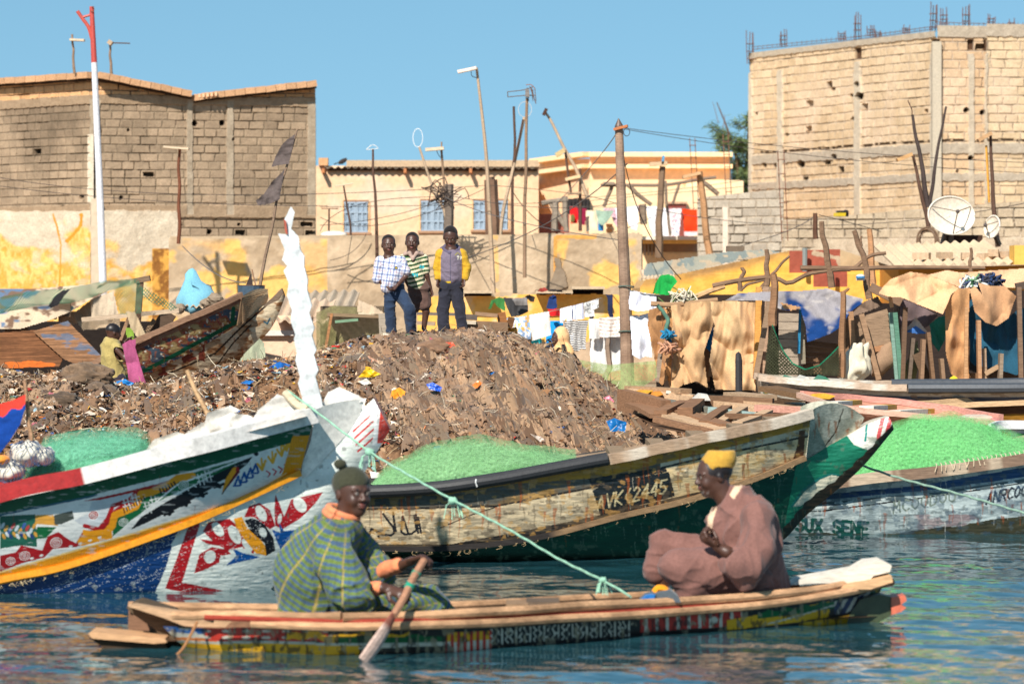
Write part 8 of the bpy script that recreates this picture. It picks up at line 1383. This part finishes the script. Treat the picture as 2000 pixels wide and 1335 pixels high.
def rower():
    w_ = lambda x, y, d=20.5: W(x, y, d)
    t = T('person', 'seated man in a green and blue plaid robe and olive beanie holding a paddle', 'person', w_(640, 1215, 20.55))
    M = frame((.58, -.81, -.04)); hc = w_(689, 962, 20.5); lo, hi = bounds([w_(560, 900, 20.1), w_(900, 1235, 20.9)], .06); S = SDF(lo, hi, .0048); P = head(S, hc, .262, M)
    S.chain([w_(682, 985), w_(668, 1015), w_(648, 1045)], [.055, .055, .09], .02); S.chain([w_(650, 1050), w_(615, 1110), w_(610, 1180)], [.13, .13, .14], .03)
    S.chain([w_(650, 1060, 20.35), w_(690, 1152, 20.22), w_(745, 1148, 20.18), w_(760, 1150, 20.18)], [.055, .04, .027, .024]); hand(S, w_(758, 1149, 20.18), w_(790, 1160, 20.12) - w_(758, 1149, 20.18), (0, .6, -.6), 1.1, 1.0)
    S.chain([w_(690, 1060, 20.75), w_(730, 1118, 20.7), w_(785, 1103, 20.5), w_(806, 1094, 20.42)], [.05, .04, .027, .024]); hand(S, w_(803, 1094, 20.42), w_(840, 1086, 20.34) - w_(803, 1094, 20.42), (.2, -.5, -.8), 1.1, 1.15, -1)
    S.chain([w_(625, 1185), w_(735, 1180, 20.5), w_(760, 1222, 20.5)], [.08, .05, .04]); S.chain([w_(625, 1185, 20.7), w_(838, 1172, 20.7), w_(880, 1222, 20.7)], [.08, .05, .04])
    body(S, 'body', 'skin', t, skinfn(P, lambda V, c: spots(V, c, [(w_(695, 1012, 20.4), .03, C(50, 40, 36))])))
    def plaid(V, X, Y, c):
        r = np.hypot(X - 668, (Y - 985) * 1.0) + 3 * np.sin(X * .07) + (V[:, 1] - 20.5) * 60; a = np.arctan2(Y - 985, X - 668) * 62 + (V[:, 1] - 20.5) * 30; g, bl, ye = C(104, 122, 58), C(70, 92, 118), C(170, 150, 84)
        leg = X > 712; r = np.where(leg, a * 0 + X + 12 * np.sin(Y * .1), r); a = np.where(leg, Y * 1.2 + X * .3, a); k = (r / 13 + .25 * vn(X * .06, Y * .06, 2)) % 1; c = c * np.where((k < .52)[:, None], g / .5, bl / .5) * 1.0; c[np.abs((a / 24) % 1 - .5) < .035] = ye; c[((a / 6) % 1) < .3] *= .8; c[np.abs(k - .25) < .05] *= .75; return c
    S = SDF(*bounds([w_(560, 1000, 20.1), w_(800, 1220, 20.9)], .13), .0075)
    S.chain([w_(658, 1040), w_(624, 1080), w_(603, 1125), w_(608, 1185)], [.125, .17, .185, .17], .03); S.cap(w_(650, 1105), w_(652, 1190), .11, .11, .04); S.chain([w_(640, 1050, 20.36), w_(656, 1100, 20.24), w_(682, 1146, 20.16), w_(697, 1162, 20.14)], [.095, .10, .108, .10], .010); S.cap(w_(712, 1160, 20.16), w_(748, 1150, 20.14), .046, .066, .004, sub=True); S.chain([w_(685, 1055, 20.72), w_(715, 1100, 20.7), w_(738, 1118, 20.66)], [.10, .09, .085], .03)
    S.cap(w_(676, 990), w_(668, 1030), .062, .062, .004, sub=True)
    body(S, 'robe', 'cloth', t, polyfn(C(188, 188, 188), fn=plaid), folds=.036, ff=(7, 7, 3), seed=5)
    S = SDF(*bounds([w_(600, 1100, 20.2), w_(900, 1240, 20.9)], .06), .0075); S.chain([w_(640, 1188, 20.5), w_(748, 1172, 20.45), w_(768, 1215, 20.45)], [.10, .078, .07], .02); S.chain([w_(650, 1190, 20.7), w_(838, 1168, 20.68), w_(876, 1212, 20.68)], [.10, .072, .068], .02)
    body(S, 'trousers', 'cloth', t, polyfn(C(188, 188, 188), fn=plaid), folds=.014, ff=(9, 9, 9), seed=6)
    O_ = C(234, 140, 96)
    for a, b_, r0, r1 in (((696, 1153, 20.22), (738, 1148, 20.19), .043, .040), ((742, 1115, 20.62), (777, 1104, 20.52), .044, .042)): S = SDF(*bounds([w_(*a), w_(*b_)], .09), .006); S.cap(w_(*a), w_(*b_), r0, r1, .01); body(S, 'cuff', 'cloth', t, polyfn(O_), folds=.01, ff=(12, 12, 12), seed=7)
    b = MB(); cc = w_(670, 1000, 20.5); ax = frame((.35, -.15, .93)); b.tube([cc + ax @ np.array([math.cos(a) * .082, 0, math.sin(a) * .082]) for a in np.linspace(0, 6.283, 30)], .020, O_, k=8); b.tube([cc + [-.01, 0, -.025] + ax @ np.array([math.cos(a) * .092, 0, math.sin(a) * .092]) for a in np.linspace(0, 6.283, 30)], .018, O_ * .9, k=8); b.build('collar', 'cloth', t, smooth=True)
    S = SDF(*bounds([hc], .22), .005); L = lambda *p: hc + M @ (np.array(p) * .25); S.ell(L(0, -.09, .20), np.array([.375, .45, .36]) * .25, M, .01); S.cap(L(-.5, .25, -.13), L(.5, .25, -.13), .3 * .25, .3 * .25, .01, sub=True); S.cap(L(-.5, -.3, -.42), L(.5, -.3, -.42), .33 * .25, .33 * .25, .01, sub=True); S.cap(L(-.5, .1, -.32), L(.5, .1, -.32), .30 * .25, .30 * .25, .01, sub=True); S.ell(w_(664, 906, 20.5), (.034, .034, .028), None, .006)
    body(S, 'beanie', 'cloth', t, polyfn(C(62, 62, 46)), folds=.004, ff=(20, 20, 20))
    t2 = T('paddle', 'worn wooden paddle with green binding held by the man in plaid', 'paddle', w_(715, 1285, 19.7)); b = MB(); pt = smooth_pl([w_(828, 1094, 20.3), w_(805, 1132, 20.14), w_(790, 1165, 20.0), w_(768, 1202, 19.86)], 14); b.tube(pt, .02, C(176, 128, 100), k=8); b.build('shaft', 'wood', t2)
    b = MB(); b.tube(smooth_pl([w_(770, 1198, 19.87), w_(748, 1235, 19.8), w_(728, 1265, 19.74), w_(708, 1292, 19.7)], 10), [.022, .038, .045, .04], np.array([C(150, 92, 76)] * 3 + [C(206, 176, 160)] * 7), k=10, sq=.35); b.build('blade', 'wood', t2)
    for x, y, d in ((800, 1143, 20.08), (812, 1120, 20.2)): b = MB(); b.tube([w_(x - 3, y + 7, d), w_(x + 3, y - 5, d)], .025, C(40, 150, 120), k=10); b.build('binding', 'cloth', t2)
rower()
def robed_man():
    w_ = lambda x, y, d=21.3: W(x, y, d + .42)
    t = T('person', 'seated man in a brown robe and mustard kufi cap with his knees drawn up', 'person', w_(1450, 1170, 21.45))
    M = frame((-.95, -.30, -.16)); hc = w_(1393, 928, 21.3); S = SDF(*bounds([w_(1270, 890, 21.0), w_(1500, 1190, 21.7)], .07), .005); P = head(S, hc, .245, M)
    S.chain([w_(1404, 950), w_(1424, 985), w_(1446, 1010)], [.062, .058, .09], .02); S.chain([w_(1450, 1010), w_(1470, 1080), w_(1485, 1140)], [.13, .13, .14], .03)
    S.chain([w_(1478, 1015, 21.12), w_(1475, 1105, 21.05), w_(1420, 1078, 21.0), w_(1402, 1068, 21.0)], [.055, .045, .033, .027]); hand(S, w_(1404, 1069, 21.0), (-.8, -.1, .5), (.3, .5, .9), 1.1, 1.1)
    S.chain([w_(1440, 1015, 21.5), w_(1430, 1100, 21.5), w_(1398, 1070, 21.25)], [.05, .04, .027]); hand(S, w_(1400, 1066, 21.2), (-.7, -.2, .6), (.4, -.3, .8), 1.05, 1.1, -1)
    S.chain([w_(1470, 1135, 21.2), w_(1325, 1105, 21.15), w_(1375, 1168, 21.2)], [.09, .06, .04]); S.chain([w_(1455, 1120, 21.55), w_(1295, 1060, 21.6), w_(1292, 1125, 21.6), w_(1300, 1170, 21.6), w_(1275, 1178, 21.55)], [.09, .06, .042, .034, .03])
    def ex(V, c): X, Y = PX(V); c[(X < 1384) & (Y > 958) & (Y < 976) & (V[:, 1] < 21.82) & (vn3(V[:, 0] * 90, V[:, 1] * 90, V[:, 2] * 90, 3) > .45)] = C(110, 96, 88); hr = ((V - hc) @ M / .245); m = (hr[:, 2] > -.02 + .45 * np.clip(hr[:, 1] - .02, -1, 1)) & (hr[:, 1] < .2) & (hr[:, 1] > -.6); c[m] = C(36, 28, 26) * (.7 + .6 * vn3(V[m, 0] * 60, V[m, 1] * 60, V[m, 2] * 60, 9))[:, None]; return c
    body(S, 'body', 'skin', t, skinfn(P, ex))
    RB = C(130, 92, 83); it = [('p', [(1424, 966), (1441, 938), (1452, 944), (1434, 974)], C(226, 192, 160)), ('p', [(1388, 992), (1396, 984), (1402, 988), (1394, 1010), (1390, 1040), (1382, 1040), (1382, 1010)], C(226, 192, 160)), ('p', [(1396, 966), (1420, 964), (1402, 986), (1390, 1000)], C(70, 46, 38))]
    S = SDF(*bounds([w_(1380, 940, 20.9), w_(1530, 1170, 21.7)], .13), .0075)
    S.chain([w_(1440, 986), w_(1456, 1030), w_(1470, 1090), w_(1484, 1145)], [.11, .17, .16, .15], .04); S.cap(w_(1474, 1000, 21.2), w_(1486, 1060, 21.2), .085, .10, .04); S.cap(w_(1412, 1020), w_(1415, 1060), .085, .08, .04); S.chain([w_(1478, 1010, 21.12), w_(1478, 1070, 21.03), w_(1462, 1100, 20.98), w_(1440, 1100, 20.95)], [.085, .10, .092, .088], .010); S.cap(w_(1440, 1100, 20.95), w_(1452, 1128, 21.0), .055, .06, .02); S.cap(w_(1432, 1086, 20.95), w_(1404, 1072, 20.93), .036, .05, .004, sub=True); S.cap(w_(1505, 1100), w_(1510, 1152), .05, .07, .03); S.cap(w_(1470, 1160, 21.2), w_(1512, 1150, 21.3), .06, .05, .02)
    S.cap(w_(1404, 958), w_(1424, 984), .060, .056, .004, sub=True)
    body(S, 'robe', 'cloth', t, polyfn(RB, it), folds=.036, ff=(7, 7, 2.5), seed=15)
    S = SDF(*bounds([w_(1265, 1040, 21.0), w_(1500, 1190, 21.7)], .09), .0075); S.chain([w_(1470, 1130, 21.2), w_(1400, 1112, 21.15), w_(1324, 1104, 21.12), w_(1348, 1145, 21.15), w_(1385, 1172, 21.2)], [.12, .115, .095, .085, .075], .03); S.chain([w_(1460, 1110, 21.5), w_(1380, 1082, 21.55), w_(1296, 1062, 21.58), w_(1288, 1092, 21.6), w_(1282, 1118, 21.6)], [.10, .09, .078, .075, .07], .02); S.cap(w_(1400, 1160, 21.3), w_(1480, 1160, 21.35), .09, .09, .03)
    body(S, 'trousers', 'cloth', t, polyfn(RB), folds=.024, ff=(4, 5, 11), seed=16)
    L = lambda *p: hc + M @ (np.array(p) * .245); S = SDF(*bounds([hc + [0, 0, .08]], .2), .005); a, b_ = L(0, -.10, .20), L(0, -.26, .37); S.cap(a, b_, .090, .086, .005); S.cap(L(0, .06, -.13), L(0, -.06, -.1), .098, .11, .004, sub=True); S.ell(L(0, -.42, .70), (.12, .12, .055), M, .004, sub=True)
    S.ell(L(0, .02, -.16), (.2, .2, .07), frame((0, 1, 0)), .002, sub=True); body(S, 'kufi_cap', 'cloth', t, polyfn(C(196, 150, 60)), folds=.003, ff=(20, 20, 30))
    # fishing line
robed_man()
def boy(lab, hx, hy, d, yawf, J, H, clothes, seed):
    w_ = lambda x, y, o=0: W(x, y, d + o); t = T('person', lab, 'person', w_(J['fl'][-1][0], 650), 'boys on the mound'); M = frame(yawf); hc = w_(hx, hy); allp = [w_(*p) for k in ('sp', 'al', 'ar', 'll', 'lr') for p in J[k]] + [hc]
    S = SDF(*bounds(allp, .15), .005); P = head(S, hc, H, M, .01); S.cap(w_(hx + (J['sp'][0][0] - hx) * .3, hy + H * 60), w_(*J['sp'][0]), .036, .045, .015); S.chain([w_(*p) for p in J['sp']], [.07, .075, .07], .03)
    for k, sd in (('al', 1), ('ar', -1)):
        p = [w_(*q) for q in J[k]]; S.chain(p, [.034, .026, .018], .012); hand(S, p[-1], p[-1] - p[-2] + np.array([0, 0, -.02]), (.5 * sd, -.4, 0), .72, .6, sd)
    for k in ('ll', 'lr'):
        p = [w_(*q) for q in J[k]]; S.chain(p, [.055, .038, .026], .012); f = p[-1]; S.cap(f + [0, .02, -.01], f + [J.get('toe', .02), -.11, -.035], .024, .02, .01, flat=((0, 0, 1), .7))
        for i in range(5): S.cap(f + [J.get('toe', .02) + (i - 2) * .011, -.11, -.036], f + [J.get('toe', .02) + (i - 2) * .012, -.135, -.038], .0085, .007, .003)
    body(S, 'body', 'skin', t, skinfn(P)); L = lambda *p: hc + M @ (np.array(p) * H)
    S = SDF(*bounds([hc], H * .8), .005); S.ell(L(0, -.09, .17), np.array([.335, .41, .345]) * H, M, .005); S.cap(L(-.6, .42, -.02), L(.6, .42, -.02), .30 * H, .30 * H, .006, sub=True); S.cap(L(-.6, -.1, -.38), L(.6, -.1, -.38), .36 * H, .36 * H, .006, sub=True); body(S, 'hair', 'cloth', t, polyfn(C(30, 24, 22)))
    for nm, chains, base, fn, it, fo in clothes:
        pts = [w_(*p) for ch in chains for p in ch[0]]; S = SDF(*bounds(pts, .14), .006)
        for ch in chains: S.chain([w_(*p) for p in ch[0]], ch[1], .018 if len(ch) < 3 else ch[2])
        if nm in ('shirt', 'polo', 'hoodie'): S.cap(w_(hx, hy + 10), w_(J['sp'][0][0], J['sp'][0][1] + 2), .04, .04, .003, sub=True)
        body(S, nm, 'cloth', t, polyfn(base, it, fn), folds=fo, ff=(9, 9, 14), seed=seed)
    return t
def boys():
    def plaid(V, X, Y, c): u = X + .15 * Y; v = Y - .12 * X; c[(u / 11 % 1) < .24] *= [.35, .42, .6]; c[(v / 12 % 1) < .24] *= [.38, .45, .62]; c[(u / 11 % 1 - .6) ** 2 < .002] *= [.8, .5, .5]; c[(v / 12 % 1 - .6) ** 2 < .002] *= [.8, .55, .55]; return c
    def stripe(V, X, Y, c): c[((Y + .12 * X + 2 * np.sin(X * .1)) / 8.6 % 1) < .48] = C(44, 84, 48); return c
    jean = lambda V, X, Y, c: c * (.8 + .5 * vn(X * .1, Y * .06, 3))[:, None]
    boy('barefoot boy in a white and blue plaid shirt and jeans, leftmost on the mound', 759, 478, 40.0, (.12, -1, -.05), dict(sp=[(760, 506), (763, 530), (772, 562)], al=[(740, 512), (737, 545), (757, 560, -.1)], ar=[(784, 512, -.03), (792, 540, -.04), (776, 557, -.12)], ll=[(763, 568), (762, 606), (766, 643)], lr=[(780, 568), (800, 600, -.1), (802, 641, -.02)], fl=[(780, 650)], toe=.02), .212,
        [('shirt', [([(744, 510), (782, 510)], [.055, .055]), ([(762, 514), (764, 545, -.03), (757, 560, -.04)], [.088, .10, .07]), ([(778, 520), (776, 545)], [.07, .08]), ([(742, 511), (738, 536), (737, 545)], [.052, .05, .05]), ([(784, 511, -.03), (792, 530, -.04)], [.052, .05])], C(226, 226, 232), plaid, [('p', [(776, 510), (786, 513), (785, 524), (775, 522)], C(170, 176, 200)), ('e', (774, 523, 3, 3, 0), C(30, 30, 34)), ('e', (774, 523, 1.6, 1.6, 0), C(230, 200, 60)), ('s', [(758, 512), (763, 532), (757, 560)], C(120, 130, 160), .7)], .014),
         ('jeans', [([(765, 564), (777, 564)], [.076, .076]), ([(763, 572), (761, 606), (765, 646)], [.068, .054, .056]), ([(780, 572), (800, 604, -.1), (803, 646, -.02)], [.07, .058, .054])], C(44, 58, 80), jean, [], .014)], 51)
    boy('boy in a green and cream striped polo and brown shorts, middle of the three', 805, 473, 40.3, (-.05, -1, -.08), dict(sp=[(806, 498), (810, 530), (818, 558)], al=[(788, 506), (790, 540), (800, 562)], ar=[(828, 506), (834, 538), (841, 562)], ll=[(808, 566), (806, 610), (806, 642)], lr=[(828, 566), (832, 608), (828, 640)], fl=[(815, 648)], toe=.02), .212,
        [('polo', [([(790, 506), (826, 506)], [.05, .05]), ([(808, 510), (812, 540), (815, 556)], [.085, .09, .09]), ([(788, 507), (789, 530)], [.05, .046]), ([(828, 507), (832, 528)], [.046, .042])], C(226, 214, 180), stripe, text_items('GN', 804, 540, 4, 6, 3, C(50, 180, 190), 1) + text_items('MA', 820, 524, 3, 6, 2, C(50, 180, 190), .9), .012),
         ('polo_collar', [([(790, 497, -.03), (800, 494, -.07), (806, 506, -.1), (814, 494, -.07), (825, 497, -.03)], [.018, .018, .014, .018, .018]), ([(792, 494, .05), (822, 494, .05)], [.022, .022])], C(176, 150, 136), None, [], .004),
         ('shorts', [([(811, 562), (825, 562)], [.076, .076]), ([(810, 568), (808, 598)], [.068, .066]), ([(827, 568), (830, 596)], [.068, .064])], C(102, 78, 70), None, [], .014)], 53)
    def hood(V, X, Y, c): m = (X < 858 + np.clip(500 - Y, 0, 30) * .35 + 3) | (X > 902 - np.clip(500 - Y, 0, 30) * .25); c[m & (Y < 552)] = C(206, 160, 46) * .95; return c
    boy('tallest boy in a grey hoodie with mustard sleeves and dark trousers, on the right', 880, 463, 40.0, (-.08, -1, -.42), dict(sp=[(881, 490), (881, 520), (880, 552)], al=[(860, 494), (856, 526), (855, 546, -.04)], ar=[(902, 494), (911, 524), (907, 546, -.04)], ll=[(869, 560), (866, 604), (868, 644)], lr=[(892, 560), (898, 604), (904, 641)], fl=[(885, 650)], toe=.03), .222,
        [('hoodie', [([(862, 494), (900, 494)], [.05, .05]), ([(881, 502), (881, 530), (881, 542)], [.10, .105, .10]), ([(871, 502), (868, 540)], [.07, .07]), ([(891, 502), (893, 540)], [.07, .07]), ([(860, 495), (854, 524), (855, 542, -.03)], [.05, .042, .034], .006), ([(902, 495), (912, 522), (909, 541, -.03)], [.05, .042, .034], .006)], C(120, 108, 122), hood, text_items('79', 893, 506, 3, 5.5, 2, C(226, 220, 200), .9) + [('s', [(880, 494), (880, 549)], C(70, 70, 90), .8), ('s', [(889, 498), (894, 493), (899, 498)], C(150, 140, 70), .9), ('p', [(862, 549), (880, 549), (880, 553), (864, 553)], C(236, 196, 40))], .013),
         ('hood', [([(864, 486, .03), (872, 482, .06), (890, 482, .06), (898, 487, .03)], [.026, .03, .03, .026]), ([(866, 487, -.02), (878, 494, -.08), (896, 488, -.02)], [.02, .014, .02])], C(96, 88, 108), None, [], .003),
         ('trousers', [([(873, 556), (888, 556)], [.078, .078]), ([(871, 566), (865, 606), (867, 642)], [.07, .058, .06]), ([(891, 566), (898, 606), (903, 638)], [.07, .058, .054])], C(48, 48, 58), None, [], .013)], 57)
boys()
def small_people():
    d = 40.2; w_ = lambda x, y, o=0: W(x, y, d + o); t = T('person', 'child in a khaki t shirt holding up a pink cloth by the derelict boat', 'person', w_(226, 760)); M = frame((.86, .40, -.22)); hc = w_(222, 649)
    S = SDF(*bounds([hc, w_(200, 780), w_(262, 660)], .16), .006); P = head(S, hc, .19, M, .01); S.chain([w_(219, 660), w_(216, 672), w_(220, 700), w_(226, 740)], [.04, .045, .08, .08]); S.chain([w_(228, 682, -.08), w_(246, 702, -.1), w_(253, 672, -.1)], [.036, .026, .018]); hand(S, w_(253, 672, -.1), (.1, 0, 1), (.9, -.2, 0), .7, .9)
    S.chain([w_(224, 682, .1), w_(244, 690, .1), w_(243, 668, .08)], [.034, .026, .018]); hand(S, w_(243, 668, .08), (.6, 0, .6), (.6, 0, -.4), .7, .9, -1)
    for x, o in ((220, .05), (232, -.05)): S.chain([w_(x, 742, o), w_(x + 2, 775, o), w_(x, 800, o)], [.055, .04, .03])
    def hairp(V, c): q = (V - hc) @ M / .19; m = (q[:, 2] > .02) & (q[:, 1] < .24) & (q[:, 2] > q[:, 1] * .7 - .1); c[m] = C(34, 28, 26); return c
    body(S, 'body', 'skin', t, skinfn(P, hairp)); S = SDF(*bounds([w_(200, 660), w_(250, 750)], .12), .006); S.chain([w_(216, 676), w_(218, 700), w_(224, 736)], [.10, .105, .11], .03); S.cap(w_(226, 680, -.06), w_(238, 694, -.1), .058, .056, .02); body(S, 'tshirt', 'cloth', t, polyfn(C(176, 156, 96)), folds=.02, ff=(8, 8, 8), seed=4); S = SDF(*bounds([w_(210, 735), w_(240, 770)], .14), .007); S.cap(w_(222, 742, .04), w_(222, 768, .04), .085, .08); S.cap(w_(232, 742, -.04), w_(233, 768, -.04), .085, .08); body(S, 'shorts', 'cloth', t, polyfn(C(50, 44, 56)), folds=.01)
    o = sheet('pink_cloth', Z7((798, 905), (840, 880), (886, 875), (882, 930), (905, 1010), (950, 1158), (900, 1150), (840, 1166), (832, 1080), (815, 1000)), 39.95, C(172, 84, 122), fold=.07, ffreq=(6, .8), res=1, seed=500); tag(o, 'pink cloth held up by the child beside the derelict boat', 'cloth')
    d = 43.6; w_ = lambda x, y, o=0: W(x, y, d + o); t = T('person', 'woman in a peach headscarf walking past the hanging laundry with a black shoulder bag', 'person', w_(1100, 740)); M = frame((-.97, -.2, -.05)); hc = w_(1091, 660)
    S = SDF(*bounds([hc, w_(1060, 790), w_(1140, 720)], .14), .006); P = head(S, hc, .2, M, .01); S.chain([w_(1096, 672), w_(1100, 690), w_(1104, 740)], [.045, .09, .1]); S.chain([w_(1092, 684, -.12), w_(1084, 696, -.14), w_(1076, 676, -.14)], [.035, .028, .02]); hand(S, w_(1077, 678, -.14), (-.2, 0, 1), (-.6, -.3, 0), .8, 1); S.chain([w_(1108, 684, -.1), w_(1120, 696, -.12), w_(1130, 708, -.12)], [.038, .03, .022]); hand(S, w_(1130, 708, -.12), (.6, 0, -.8), (0, -1, 0), .8, .3, -1); body(S, 'body', 'skin', t, skinfn(P))
    S = SDF(*bounds([w_(1080, 640), w_(1120, 705)], .12), .006); S.ell(w_(1096, 656), (.088, .1, .108), None, .01); S.chain([w_(1097, 664), w_(1098, 676), w_(1094, 690, -.05)], [.09, .085, .06], .03); S.ell(w_(1079, 661), (.075, .16, .085), None, .006, sub=True); body(S, 'headscarf', 'cloth', t, polyfn(C(240, 190, 136)), folds=.012, ff=(8, 8, 16), seed=9)
    S = SDF(*bounds([w_(1085, 670), w_(1115, 790)], .2), .009); S.chain([w_(1099, 684), w_(1100, 705), w_(1102, 750), w_(1104, 800)], [.11, .12, .15, .18], .03); S.cap(w_(1106, 680, -.08), w_(1112, 690, -.1), .06, .055, .02)
    body(S, 'dress', 'cloth', t, polyfn(C(236, 232, 226), [('p', [(1070, 660), (1125, 660), (1125, 692), (1070, 696)], C(238, 188, 130))]), folds=.016, seed=11)
    b = MB(); b.tube(smooth_pl([w_(1100, 672, -.15), w_(1102, 684, -.17), w_(1107, 698, -.17), w_(1112, 706, -.15)], 10), .022, C(34, 32, 38), k=6, sq=.5); b.build('bag_strap', 'cloth', t); b = MB(); b.ell(w_(1110, 702, -.13), (.07, .06, .07), C(32, 30, 36)); o = b.build('shoulder_bag', 'cloth', smooth=True); tag(o, 'black shoulder bag carried by the woman in the peach headscarf', 'bag')
small_people()
for o in bpy.data.objects:
    if '_o' in o: del o['_o']
